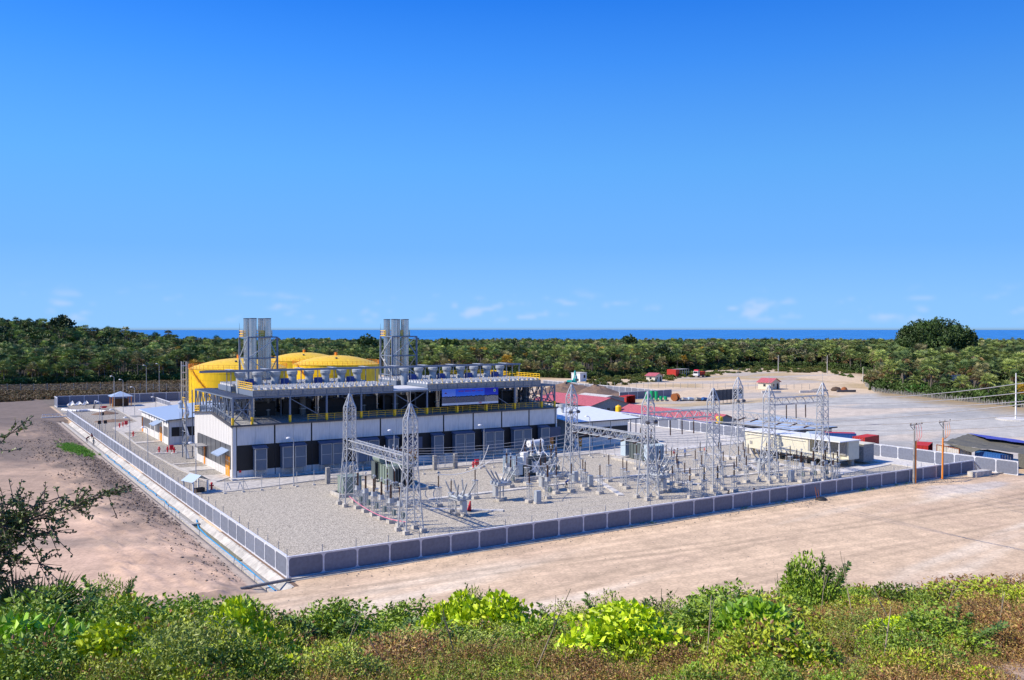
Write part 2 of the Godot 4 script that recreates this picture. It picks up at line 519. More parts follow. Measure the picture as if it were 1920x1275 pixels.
func build_ground() -> void:
	var us := PackedFloat32Array()
	var far := PackedFloat32Array()
	var x := 76.0
	var step := 4.0
	while x < 2600.0:
		far.append(-x)
		step *= 1.22
		x += step
	far.reverse()
	us.append_array(far)
	us.append_array(grid_steps(-72.0, -14.0, 1.4))
	us.append_array(grid_steps(-14.0, 1.0, 0.45))
	us.append_array(grid_steps(1.0, 210.0, 1.9))
	us.append_array(grid_steps(210.0, 330.0, 3.5))
	x = 330.0
	step = 4.0
	while x < 4200.0:
		us.append(x)
		step *= 1.13
		x += step
	var vs := PackedFloat32Array()
	vs.append_array(grid_steps(-320.0, -98.0, 14.0))
	vs.append_array(grid_steps(-98.0, -34.0, 1.0))
	vs.append_array(grid_steps(-34.0, -2.0, 0.42))
	vs.append_array(grid_steps(-2.0, 232.0, 1.7))
	x = 232.0
	step = 2.5
	while x < 3600.0:
		vs.append(x)
		step *= 1.1
		x += step
	var nu := us.size()
	var nv := vs.size()
	var pts := PackedVector3Array()
	var cols := PackedColorArray()
	for j in nv:
		for i in nu:
			pts.append(Vector3(us[i], ground_h(us[i], vs[j]), -vs[j]))
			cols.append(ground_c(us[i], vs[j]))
	var nor := PackedVector3Array()
	for j in nv:
		for i in nu:
			var l := pts[j * nu + maxi(i - 1, 0)]
			var r := pts[j * nu + mini(i + 1, nu - 1)]
			var b := pts[maxi(j - 1, 0) * nu + i]
			var t := pts[mini(j + 1, nv - 1) * nu + i]
			nor.append((r - l).cross(t - b).normalized())
	var idx := PackedInt32Array()
	for j in nv - 1:
		for i in nu - 1:
			var a := j * nu + i
			idx.append_array(PackedInt32Array([a, a + nu, a + 1, a + 1, a + nu, a + nu + 1]))
	var arr := []
	arr.resize(Mesh.ARRAY_MAX)
	arr[Mesh.ARRAY_VERTEX] = pts
	arr[Mesh.ARRAY_NORMAL] = nor
	arr[Mesh.ARRAY_COLOR] = cols
	arr[Mesh.ARRAY_INDEX] = idx
	var m := ArrayMesh.new()
	m.add_surface_from_arrays(Mesh.PRIMITIVE_TRIANGLES, arr)
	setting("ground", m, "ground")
	var g := G.new()
	var e := 60000.0
	g.quad(Vector3(-e, -12.0, 20000.0), Vector3(e, -12.0, 20000.0), Vector3(e, -12.0, -e), Vector3(-e, -12.0, -e))
	setting("sea", g, "sea")

func slab(nm: String, m: String, pts: Array, top := 0.0, depth := 0.14) -> MeshInstance3D:
	var poly := PackedVector2Array()
	for q in pts:
		poly.append(Vector2(q[0], q[1]))
	if Geometry2D.is_polygon_clockwise(poly):
		poly.reverse()
	var g := G.new()
	var ids := Geometry2D.triangulate_polygon(poly)
	for k in range(0, ids.size(), 3):
		var a := V(poly[ids[k]].x, poly[ids[k]].y, top)
		var b := V(poly[ids[k + 1]].x, poly[ids[k + 1]].y, top)
		var d := V(poly[ids[k + 2]].x, poly[ids[k + 2]].y, top)
		if (b - a).cross(d - a).y < 0.0:
			g.tri(a, d, b)
		else:
			g.tri(a, b, d)
	for k in poly.size():
		var a := poly[k]
		var b := poly[(k + 1) % poly.size()]
		g.quad(V(a.x, a.y, top - depth), V(b.x, b.y, top - depth), V(b.x, b.y, top), V(a.x, a.y, top))
	return setting(nm, g, m)

func build_yard() -> void:
	slab("gravel_yard", "gravel", [[0.1, 0.1], [120.2, 0.1], [120.2, 50.5], [0.1, 50.5]], 0.0, 0.4)
	slab("gravel_yard", "gravel_dark", [[0.1, 50.5], [79.0, 50.5], [79.0, 108.0], [0.1, 108.0]], -0.004, 0.4)
	slab("gravel_yard", "gravel_dark", [[0.1, 108.0], [79.0, 108.0], [79.0, 227.0], [0.1, 227.0]], -0.008, 0.4)
	slab("concrete_yard", "concrete", [[79.0, 50.5], [120.2, 50.5], [120.2, 227.0], [79.0, 227.0]], -0.012, 0.4)
	# roads and paths, a kerb step above the gravel
	slab("access_road", "concrete", [[2.2, 50.2], [6.9, 51.4], [6.7, 60], [5.6, 75], [5.3, 108], [6.2, 150], [14.0, 163], [15.2, 209], [30, 224.5], [46, 224.5], [46, 190], [22, 165], [10.9, 141], [10.9, 137.5], [6.8, 137.2], [5.9, 118.4], [10.9, 118.2], [10.9, 116.0], [5.7, 115.7], [5.6, 97.8], [15, 97.4], [15, 96.8], [5.6, 97.0], [5.9, 81.8], [11, 81.4], [11, 80.6], [6.1, 80.8], [6.3, 76.5], [11, 76.0], [11, 71.6], [6.6, 72.0], [7.0, 66.0], [11, 65.6], [11, 62.0], [7.6, 58.2], [14, 56.6], [79, 56.8], [79, 52.0], [24, 52.2], [12, 49.8], [6, 49.0], [2.8, 49.6]], 0.1, 0.2)
	slab("hall_plinth", "concrete_pale", [[10.4, 58.6], [75.6, 58.6], [75.6, 60.6], [10.4, 60.6]], 0.14, 0.2)
	slab("wall_apron", "concrete_pale", [[113.6, 2.5], [120.0, 2.5], [120.0, 60], [114.6, 60]], 0.12, 0.2)
	slab("cabin_apron", "concrete_pale", [[96.5, 10.5], [113.4, 12.6], [113.4, 15.0], [98.0, 14.2], [97.2, 40.0], [95.2, 40.0]], 0.1, 0.2)
	slab("north_path", "concrete_pale", [[79, 46.5], [113.5, 47.5], [113.5, 50.2], [79, 50.0]], 0.1, 0.2)
	# lids of the cable trenches: pale strips of slabs proud of the gravel
	var lid := bx(Vector3(-0.47, 0, -0.45), Vector3(0.47, 0.16, 0.45)).mesh()
	for run in [[30.0, 27.9, 47.0, 27.9], [49.0, 28.0, 99.0, 27.2], [79.0, 19.0, 99.0, 18.0], [59.0, 27.0, 54.0, 15.0], [66.5, 24.5, 70.5, 15.5], [92.0, 26.0, 84.5, 15.0], [27.0, 21.5, 35.0, 15.0], [79.5, 40.5, 92.5, 40.5]]:
		var a := V(run[0], run[1])
		var b := V(run[2], run[3])
		var o := Node3D.new()
		o.name = numbered("trench_cover")
		o.set_meta("kind", "structure")
		add_child(o)
		o.position = a
		o.rotation.y = atan2(-(b - a).z, (b - a).x)
		for k in int((b - a).length() / 0.98):
			var i := part(o, "slab", lid, "concrete_pale", Vector3(k * 0.98, 0, 0))
			i.scale.y = 1.0 + 0.12 * sin(k * 2.3)

# one bay of precast wall: a grey panel held in a pale frame with rounded inner corners
func wall_meshes(pitch: float, h: float) -> Array:
	var p := G.new()
	p.span(Vector3(0.02, 0.02, -0.05), Vector3(pitch - 0.02, h - 0.02, 0.05))
	var f := G.new()
	var w := 0.085
	f.span(Vector3(0, 0, -0.09), Vector3(w, h, 0.09))
	f.span(Vector3(pitch - w, 0, -0.09), Vector3(pitch, h, 0.09))
	f.span(Vector3(w, 0, -0.085), Vector3(pitch - w, 0.16, 0.085))
	f.span(Vector3(w, h - 0.11, -0.085), Vector3(pitch - w, h, 0.085))
	for sx in [0, 1]:
		for sy in [0, 1]:
			var cx := w if sx == 0 else pitch - w
			var cy := 0.16 if sy == 0 else h - 0.11
			var dx := 0.26 if sx == 0 else -0.26
			var dy := 0.26 if sy == 0 else -0.26
			for z in [0.082, -0.082]:
				var a := Vector3(cx, cy, z)
				var b := Vector3(cx + dx, cy, z)
				var m := Vector3(cx + dx * 0.3, cy + dy * 0.3, z)
				var d := Vector3(cx, cy + dy, z)
				if (dx * dy > 0) == (z > 0):
					f.tri(a, b, m)
					f.tri(a, m, d)
				else:
					f.tri(a, m, b)
					f.tri(a, d, m)
				f.quad(Vector3(b.x, b.y, -0.08), Vector3(b.x, b.y, 0.08), Vector3(m.x, m.y, 0.08), Vector3(m.x, m.y, -0.08))
				f.quad(Vector3(m.x, m.y, -0.08), Vector3(m.x, m.y, 0.08), Vector3(d.x, d.y, 0.08), Vector3(d.x, d.y, -0.08))
	var t := G.new()
	t.span(Vector3(-0.02, h, -0.12), Vector3(pitch + 0.02, h + 0.06, 0.12))
	return [p.mesh(), f.mesh(), t.mesh()]

func wall(label: String, a: Vector3, b: Vector3, n: int, h: float, posts := 0.0) -> Node3D:
	var pitch := (b - a).length() / n
	var o := thing("boundary_wall", label, "wall", a, rad_to_deg(atan2(-(b - a).z, (b - a).x)))
	var ms := wall_meshes(pitch, h)
	var pg := G.new()
	pg.cyl(Vector3(0, h * 0.5, 0), Vector3(0, h + 0.75, 0), 0.035, 0.035, 5)
	var pm := pg.mesh()
	for k in n:
		var at := Vector3(k * pitch, 0, 0)
		var dy := Vector3(0, 0.012 * sin(k * 2.7), 0.006 * sin(k * 1.9))
		part(o, "panel", ms[0], "wall_panel_%d" % ((k * 5 + k / 4) % 3), at + dy)
		part(o, "frame", ms[1], "wall_frame", at + dy)
		part(o, "coping", ms[2], "wall_frame", at)
		if posts != 0.0:
			part(o, "post", pm, "steel_blue", at + Vector3(0, 0, posts))
	return o

func build_walls() -> void:
	wall("low grey panel wall with pale frames along the earth track, in its own shade", V(0.0, 0.0, -0.02), V(117.2, 0.0, -0.02), 33, 2.1, -0.25)
	wall("long sunlit grey-blue panel wall above the sloping concrete drain", V(0, 186.0, -0.02), V(0, 0.1, -0.02), 53, 2.1, -0.25)
	wall("panel wall behind the white cabin, running out past the corner to the earth", V(120.3, 139.0, -0.02), V(120.3, -5.8, -0.02), 40, 2.35, 0.0)
	wall("dark shaded panel wall at the seaward end of the yard with the small shelter", V(0.9, 228.2), V(63.0, 228.2), 15, 2.9)
	wall("short bright end wall above the culvert at the seaward corner", V(0.8, 228.4), V(0.8, 220.2), 2, 2.9)
	wall("distant sunlit panel wall behind the teal excavator and spoil heaps", V(187.0, 228.0), V(187.0, 152.0), 21, 2.3)
	wall("dark panel wall beside the orange container and green drums", V(165.0, 150.5), V(189.5, 151.3), 6, 2.6)
	wall("pale low retaining wall at the seaward side of the blue roofed building", V(30.6, 226.0), V(30.6, 205.0), 5, 1.5)
	var g := G.new()
	g.quad(V(117.3, 0.1, 0), V(119.2, 0.1, -0.2), V(117.5, 0.1, 2.0), V(117.3, 0.1, 2.08))
	g.bar(V(117.3, 0.0, 2.0), V(119.4, -0.6, -0.1), 0.18)
	solo("wall_brace", g, "concrete_pale", "sloping concrete brace at the end of the shaded front wall", "brace")
	var f := G.new()
	for k in 60:
		f.span(V(k * 1.95 - 0.6, -0.75, -0.05), V(k * 1.95 + 1.33, -0.35, 0.14 + 0.01 * (k % 3)))
	setting("kerb", f, "concrete_slab")
	var d := G.new()
	d.span(V(-0.6, -1.15, -0.1), V(117, -0.75, 0.03))
	setting("gutter", d, "concrete_grey")

func build_drain() -> void:
	# bank of concrete slabs down to a channel, each slab a piece
	var o := Node3D.new()
	o.name = "drainage_channel"
	o.set_meta("kind", "structure")
	add_child(o)
	var g := G.new()
	g.quad(V(-1.3, -0.05, -0.5), V(-0.6, -0.05, 0.03), V(-0.6, 2.93, 0.03), V(-1.3, 2.93, -0.5))
	g.quad(V(-0.6, -0.05, 0.03), V(-0.4, -0.05, 0.03), V(-0.4, 2.93, 0.03), V(-0.6, 2.93, 0.03))
	g.quad(V(-1.3, -0.05, -0.7), V(-0.4, -0.05, -0.3), V(-0.6, -0.05, 0.03), V(-1.3, -0.05, -0.5))
	var m := g.mesh()
	var tones: Array = []
	for k in 4:
		var mm: StandardMaterial3D = M["concrete_slab"].duplicate()
		mm.albedo_color = lin(0.56 + 0.035 * k, 0.54 + 0.03 * k, 0.495 + 0.025 * k)
		tones.append(mm)
	for k in 58:
		part(o, "slab", m, tones[(k * 7 + k / 3) % 4], V(0, k * 3.0 - 3.0, 0.012 * (k % 2)))
	g = G.new()
	g.quad(V(-0.41, -3.0, 0.0), V(0.1, -3.0, 0.0), V(0.1, 186, 0.0), V(-0.41, 186, 0.0))
	setting("wall_footing_strip", g, "spoil")
	g = G.new()
	g.span(V(-2.2, -3, -1.0), V(-1.25, 174, -0.53))
	part(o, "channel_bed", g, "concrete_grey")
	g = G.new()
	g.span(V(-2.6, -3, -1.0), V(-2.2, 174, -0.12))
	part(o, "channel_wall", g, "concrete")
	g = G.new()
	g.quad(V(-2.2, 11, -0.44), V(-1.2, 11, -0.44), V(-1.2, 30.5, -0.44), V(-2.2, 30.5, -0.44))
	setting("ditch_water", g, "mud_water")
	var path := PackedVector3Array()
	for k in 60:
		path.append(V(-1.65 + 0.16 * sin(k * 0.9) + 0.1 * sin(k * 2.3), 40.0 + k * 1.1, -0.48))
	var h := G.new()
	h.tube(path, 0.07)
	solo("hose", h, "hose", "long bright blue hose winding along the bed of the drain", "hose")
	path = PackedVector3Array([V(-1.0, 32.6, -0.15), V(-1.25, 31.4, -0.2), V(-1.6, 29.0, -0.4), V(-1.8, 24, -0.42), V(-1.85, 14, -0.42), V(-1.7, 8, -0.46), V(-1.85, 2, -0.48), V(-1.7, -2.5, -0.48)])
	h = G.new()
	h.tube(path, 0.08)
	solo("hose", h, "hose", "blue hose curling over the slabs into the muddy pool", "hose")
	h = G.new()
	h.cyl(V(-5.0, -1.6, 0.22), V(-0.1, -1.2, 0.26), 0.16, 0.16, 10)
	solo("pipe", h, "pipe_grey", "grey pipe lying across the drain at the wall corner", "pipe")
	h = G.new()
	h.span(V(-2.2, 30.4, -0.9), V(-1.1, 31.0, -0.15))
	solo("weir", h, "concrete_grey", "small concrete weir holding back the muddy pool", "weir")
	for k in 9:
		h = G.new()
		var v: float = [1.5, 6, 9, 34, 36.5, 39, 41, 43.5, 24][k]
		h.cyl(V(-2.75, v, -0.4), V(-2.75 + 0.05 * (k % 3), v, 0.5), 0.035, 0.03, 5)
		solo("stake", h, "steel_blue", "thin stake standing on the outer edge of the drain", "stake", Vector3.ZERO, "stakes along the drain")
	# culvert railing at the far end
	var c := thing("culvert_railing", "white railing over the culvert at the far end of the drain", "railing")
	g = G.new()
	g.bar(V(-6, 187, 0.9), V(0, 187, 0.9), 0.12)
	g.bar(V(-6, 187, 0.1), V(0, 187, 0.1), 0.15)
	part(c, "rail", g, "white_paint")
	g = G.new()
	g.cyl(Vector3.ZERO, Vector3(0, 0.9, 0), 0.06, 0.06, 6)
	for k in 8:
		part(c, "post", g.mesh(), "white_paint", V(-6 + k * 0.85, 187, 0))
	g = G.new()
	g.span(V(-6.2, 187.3, -1.4), V(0.2, 189, 0.1))
	part(c, "culvert_slab", g, "concrete_grey")
	# turned earth and stones along the field edge
	var rg := G.new()
	for k in 5:
		var e := rv()
		rg.col = Color.WHITE
		rg.lathe(Vector3(0, 0, 0), [[0.0, -0.4], [0.5, -0.2], [0.62, 0.1], [0.35, 0.42], [0.0, 0.5]], 6)
		break
	scatter("rubble", rg.mesh(), M["rubble"], 5200, func():
		var v := rng.randf_range(1.0, 170.0)
		var u := -3.6 - absf(rng.randfn(0.0, 2.2)) - (2.0 if v > 60.0 else 0.0) * rng.randf()
		var s := 0.04 + 0.2 * pow(rng.randf(), 5.0)
		return [V(u, v, ground_h(u, v)), s, Color.WHITE])
	scatter("clods", rg.mesh(), mat("clods", Color(0.20, 0.15, 0.115), 0.95), 5500, func():
		var v := rng.randf_range(30.0, 125.0)
		var u := -3.4 - absf(rng.randfn(0.0, 3.0)) * (0.5 + v / 90.0) - (8.0 * rng.randf() if v > 95.0 else 0.0)
		return [V(u, v, ground_h(u, v)), 0.04 + 0.3 * pow(rng.randf(), 4.0), Color.WHITE])
	scatter("pebbles", rg.mesh(), M["stone"], 2600, func():
		var u := rng.randf_range(-70.0, 125.0)
		var v := rng.randf_range(-38.0, 90.0) if u < -4.0 else rng.randf_range(-38.0, -1.5)
		return [V(u, v, ground_h(u, v)), 0.02 + 0.1 * pow(rng.randf(), 4.0), Color.WHITE])
	scatter("stones", rg.mesh(), M["stone"], 900, func():
		var u := rng.randf_range(2.0, 118.0) if rng.randf() < 0.5 else rng.randf_range(70.0, 125.0)
		var v := -1.3 - absf(rng.randfn(0.0, 1.3))
		return [V(u, v, 0.0), 0.04 + 0.12 * pow(rng.randf(), 3.0), Color.WHITE])
	var gg := G.new()
	tuft(gg, 60, 0.35, 0.22, Color(0.12, 0.30, 0.03), Color(0.18, 0.38, 0.05), 0.03)
	scatter("grass", gg.mesh(), M["leaf"], 420, func():
		var v := 108.0 + rng.randfn(0.0, 4.5)
		var u := -6.4 + rng.randfn(0.0, 1.1) - (v - 108.0) * 0.06
		return [V(u, v, ground_h(u, v)), rng.randf_range(0.8, 1.8), Color.WHITE])
	scatter("grass", gg.mesh(), M["leaf"], 90, func():
		var u: float = [62.0, 88.0, 89.5, 71.0, 45.0, 97.0][rng.randi() % 6] + rng.randfn(0.0, 1.4)
		return [V(u, -0.25 - rng.randf() * 0.5, 0.0), rng.randf_range(0.4, 1.1), Color(0.9, 0.9, 0.7)])

func tuft(g: G, n: int, h: float, spread: float, ca: Color, cb: Color, w: float) -> void:
	for k in n:
		var q := rng.randf() * TAU
		var r := sqrt(rng.randf()) * spread
		var o := Vector3(cos(q) * r, 0, sin(q) * r)
		var lean := Vector3(rng.randfn(0, 0.3), 1.0, rng.randfn(0, 0.3)).normalized()
		var sd := Vector3(cos(q + 1.3), 0, sin(q + 1.3))
		g.col = ca.lerp(cb, rng.randf()) * rng.randf_range(0.75, 1.2)
		var hh := h * rng.randf_range(0.5, 1.1)
		g.tri(o - sd * w * 0.5, o + sd * w * 0.5, o + lean * hh)

# many copies of one small mesh that nobody could count
func scatter(nm: String, m: Mesh, material: Material, n: int, where: Callable) -> void:
	var mm := MultiMesh.new()
	mm.transform_format = MultiMesh.TRANSFORM_3D
	mm.use_colors = true
	mm.mesh = m
	mm.instance_count = n
	for k in n:
		var w: Array = where.call()
		var b := Basis(Vector3.UP, rng.randf() * TAU).scaled(Vector3.ONE * w[1])
		if w.size() > 3:
			b = b * Basis(Vector3(1, 0, 0), w[3])
		mm.set_instance_transform(k, Transform3D(b, w[0]))
		mm.set_instance_color(k, w[2])
	var i := MultiMeshInstance3D.new()
	i.name = numbered(nm)
	i.multimesh = mm
	i.material_override = material
	i.set_meta("kind", "stuff")
	add_child(i)

func ridge_h(v: float) -> float:   # roof of the hall
	return 8.5 + 1.25 * (v - 60.5) / 13.4 if v < 73.9 else 9.75 - 1.1 * (v - 73.9) / 12.6

func canopy(o: Node3D, at: Vector3, w: float, d: float, m: String) -> void:   # sticks out towards -x, ribbed sheet
	var g := G.new()
	var n := int(w / 0.3)
	for k in n:
		var a := -w * 0.5 + k * w / n
		var b := a + w / n
		var c := (a + b) * 0.5
		g.quad(at + Vector3(-d, 0, a), at + Vector3(-d, 0.09, c), at + Vector3(0, 0.89, c), at + Vector3(0, 0.8, a))
		g.quad(at + Vector3(-d, 0.09, c), at + Vector3(-d, 0, b), at + Vector3(0, 0.8, b), at + Vector3(0, 0.89, c))
	g.bar(at + Vector3(-d, -0.05, -w * 0.5), at + Vector3(-d, -0.05, w * 0.5), 0.1)
	for e in [-0.5, 0.5]:
		g.bar(at + Vector3(-d, -0.05, w * e), at + Vector3(0, 0.75, w * e), 0.08)
	part(o, "canopy", g, m)

func door(o: Node3D, a: Vector3, b: Vector3, m := "orange_door", two := false) -> void:
	var g := G.new()
	g.span(a, b)
	var d := part(o, "door", g, m)
	var f := G.new()
	var c := (a + b) * 0.5
	if absf(b.x - a.x) < absf(b.z - a.z):
		f.span(Vector3(a.x - 0.05, a.y + 1.1, c.z - 0.1), Vector3(a.x - 0.01, a.y + 1.35, c.z + 0.1))
		if two:
			f.span(Vector3(a.x - 0.02, a.y + 0.05, c.z - 0.02), Vector3(a.x - 0.004, b.y - 0.05, c.z + 0.02))
	else:
		f.span(Vector3(c.x - 0.1, a.y + 1.1, maxf(a.z, b.z) + 0.01), Vector3(c.x + 0.1, a.y + 1.35, maxf(a.z, b.z) + 0.05))
	part(d, "handle", f, "white_paint")

func build_hall() -> void:
	var o := thing("engine_hall", "long white and charcoal engine hall with steel frame on its roof", "building")
	var u0 := 11.0
	var u1 := 74.6
	var g := G.new()
	g.span(V(u0 + 0.15, 60.7, 0), V(u1, 86.0, 8.2))
	part(o, "core", g, "dark_cladding")
	var up := bx(Vector3(0.06, 5.25, -0.1), Vector3(3.06, 8.3, 0.0)).mesh()
	var dk := bx(Vector3(0.06, 1.17, -0.1), Vector3(6.24, 5.2, -0.02)).mesh()
	var lo := bx(Vector3(0.06, 0.0, -0.1), Vector3(6.24, 1.15, 0.0)).mesh()
	var seam := bx(Vector3(-0.05, 0.0, -0.08), Vector3(0.05, 8.3, 0.03)).mesh()
	for k in 10:
		var at := V(11.65 + k * 6.29, 60.6)
		part(o, "wall_panel", up, "white_cladding", at)
		part(o, "wall_panel", up, "white_cladding", at + Vector3(3.03, 0, 0))
		part(o, "dark_panel", dk, "dark_cladding", at)
		part(o, "base_panel", lo, "white_cladding", at)
		part(o, "seam", seam, "seam", at)
	g = G.new()
	g.span(V(u0, 60.45, 0), V(11.55, 60.72, 8.3))
	part(o, "corner_post", g, "white_cladding")
	part(o, "corner_post", bx(V(u1 - 0.05, 60.45, 0), V(u1 + 0.2, 60.8, 8.4)), "white_cladding")
	# gable: ribbed white sheet above and below a band of grey glazing with rounded ends
	g = G.new()
	var nv := 50
	for k in nv:
		var a := 60.5 + 25.8 * k / nv
		var b := 60.5 + 25.8 * (k + 1) / nv
		var j := 0.02 * (k % 2)
		var ta := ridge_h(a) - 0.2
		var tb := ridge_h(b) - 0.2
		if b < 61.9 or a > 84.0:
			g.quad(V(u0 - j, b, 0), V(u0 - j, a, 0), V(u0 - j, a, ta), V(u0 - j, b, tb))
		else:
			g.quad(V(u0 - j, b, 5.2), V(u0 - j, a, 5.2), V(u0 - j, a, ta), V(u0 - j, b, tb))
			g.quad(V(u0 - j, b, 0), V(u0 - j, a, 0), V(u0 - j, a, 1.3), V(u0 - j, b, 1.3))
	part(o, "gable_cladding", g, "white_cladding")
	for k in 7:
		var a := 61.95 + k * 3.15
		part(o, "glazing_panel", bx(V(u0 + 0.04, a + 0.05, 1.25), V(u0 + 0.14, a + 3.08, 5.25)), "glazing")
		part(o, "glazing_bar", bx(V(u0 + 0.0, a - 0.07, 1.25), V(u0 + 0.16, a + 0.05, 5.25)), "trim")
	g = G.new()
	for c in [[84.0, 5.2, -0.6, -0.6], [84.0, 1.3, -0.6, 0.6]]:
		g = G.new()
		g.quad(V(u0 - 0.012, c[0], c[1]), V(u0 - 0.012, c[0] + c[2], c[1]), V(u0 - 0.012, c[0] + c[2] * 0.3, c[1] + c[3] * 0.3), V(u0 - 0.012, c[0], c[1] + c[3]))
		part(o, "gable_corner", g, "white_cladding")
	door(o, V(u0 - 0.08, 64.6, 0.1), V(u0 - 0.03, 62.2, 3.3), "orange_door", true)
	part(o, "transom", bx(V(u0 - 0.09, 64.6, 2.55), V(u0 - 0.05, 62.2, 2.62)), "white_paint")
	canopy(o, V(u0, 65.2, 3.5), 4.6, 1.7, "roof_blue")
	door(o, V(u0 - 0.08, 79.4, 0.1), V(u0 - 0.03, 78.4, 3.2), "orange")
	g = G.new()
	g.span(V(u0 - 2.2, 81.0, 3.45), V(u0 - 0.02, 76.5, 3.55))
	g.bar(V(u0 - 2.0, 78.9, 3.4), V(u0 - 0.02, 78.9, 2.5), 0.08)
	part(o, "flat_canopy", g, "wall_grey")
	# roof of two slopes, dark edge trims
	g = G.new()
	for e in [[60.35, 73.9], [73.9, 86.6]]:
		g.quad(V(u0, e[0], ridge_h(e[0])), V(u1 + 0.1, e[0], ridge_h(e[0])), V(u1 + 0.1, e[1], ridge_h(e[1])), V(u0, e[1], ridge_h(e[1])))
	part(o, "roof", g, "roof_sheet")
	g = G.new()
	for k in 63:
		g.thin(V(11.5 + k, 60.5, 8.54), V(11.5 + k, 73.9, 9.79), 0.05)
	part(o, "roof_rib", g, "roof_sheet", Vector3.ZERO, "stuff")
	g = G.new()
	g.bar(V(u0 - 0.12, 60.3, 8.42), V(u0 - 0.12, 73.9, 9.7), 0.28, 0.42)
	g.bar(V(u0 - 0.12, 73.9, 9.7), V(u0 - 0.12, 86.6, 8.6), 0.28, 0.42)
	part(o, "verge_trim", g, "trim")
	part(o, "eaves_trim", bx(V(u0 - 0.25, 60.2, 8.3), V(u1 + 0.3, 60.55, 8.56)), "trim")
	# yellow guard rail along the eaves
	var rails := G.new()
	for h in [0.45, 0.8, 1.15]:
		rails.bar(V(23.5, 60.75, 8.5 + h), V(u1, 60.75, 8.5 + h), 0.05)
	part(o, "guard_rail", rails, "rail_yellow")
	var post := bx(Vector3(-0.03, 0, -0.03), Vector3(0.03, 1.2, 0.03)).mesh()
	for k in 33:
		part(o, "rail_post", post, "rail_yellow", V(23.6 + k * 1.57, 60.75, 8.5))
	g = G.new()
	for k in 3:
		g.bar(V(u0, 86.2, 9.0 + k * 0.42), V(u0, 82.6, 9.3 + k * 0.42), 0.12, 0.12)
	for k in 4:
		g.bar(V(u0, 86.2 - k * 1.2, 8.7 + k * 0.1), V(u0, 86.2 - k * 1.2, 10.0 + k * 0.1), 0.1)
	part(o, "gable_rail", g, "rail_yellow")
	# switch on the wall
	part(o, "alarm_box", bx(V(12.0, 60.45, 0.9), V(12.35, 60.6, 1.25)), "hydrant_red")
	# stair tower behind the gable
	var s := thing("escape_stair", "narrow blue steel stair tower at the back corner of the engine hall", "stair")
	for c in [[9.6, 87.0], [9.6, 90.0], [11.4, 87.0], [11.4, 90.0]]:
		part(s, "post", bx(V(c[0] - 0.08, c[1] - 0.08, 0), V(c[0] + 0.08, c[1] + 0.08, 12.6)), "steel_blue")
	for k in 5:
		g = G.new()
		var w := k % 2
		g.bar(V(10.0, 87.0 + 3.0 * w, k * 2.1 + 0.1), V(10.0, 90.0 - 3.0 * w, k * 2.1 + 2.1), 0.45, 0.08)
		part(s, "flight", g, "galvanised")
		g = G.new()
		g.bar(V(9.6, 87.0 + 3.0 * w, k * 2.1 + 1.0), V(9.6, 90.0 - 3.0 * w, k * 2.1 + 3.0), 0.045)
		g.bar(V(9.6, 87.0 + 3.0 * w, k * 2.1 + 0.6), V(9.6, 90.0 - 3.0 * w, k * 2.1 + 2.6), 0.045)
		g.bar(V(9.6, 87.0, k * 2.1 + 2.9), V(9.6, 90.0, k * 2.1 + 2.9), 0.07)
		part(s, "handrail", g, "rail_yellow" if k > 2 else "galvanised")
	# louvred intake boxes along the shaded side
	var singles := [14.2, 37.6, 46.6, 70.1]
	var pairs := [18.7, 25.3, 31.8, 51.0, 57.4, 63.8]
	var box := intake("louvred air intake box on legs by the door end of the hall, standing singly", 1)
	var box2 := intake("pair of louvred air intake boxes under one dark hood along the hall", 2)
	box.position = V(singles[0], 60.4, 0)
	for k in range(1, 4):
		dup(box, "air_intake", V(singles[k], 60.4, 0), 0, ["", "single louvred air intake beside the far end of the first hall half", "single louvred air intake just past the orange door amid the hall", "single louvred air intake at the eastern end of the hall"][k])
	box2.position = V(pairs[0], 60.4, 0)
	for k in range(1, 6):
		dup(box2, "air_intake", V(pairs[k], 60.4, 0), 0, "%s pair of louvred air intakes along the hall, counted from the white gable" % ORD[k])
	box2.set_meta("label", "first pair of louvred air intakes along the hall, nearest the white gable")
	for k in 2:
		var q := thing("entrance_porch", ["orange door with blue porch roof halfway along the shaded hall side", "orange door with blue porch roof at the eastern end of the hall"][k], "door", V([41.8, 72.4][k], 60.5, 0))
		door(q, Vector3(0, 0.1, 0.08), Vector3([1.9, 1.5][k], 3.3, 0.14), "orange")
		var pr := G.new()
		pr.bar(Vector3(-1.2, 3.7, 1.0), Vector3(2.6, 3.7, 1.0), 2.0, 0.12)
		part(q, "porch_roof", pr, "hood_blue")
		part(q, "transom", bx(Vector3(0, 2.2, 0.15), Vector3([1.9, 1.5][k], 2.28, 0.17)), "white_paint")

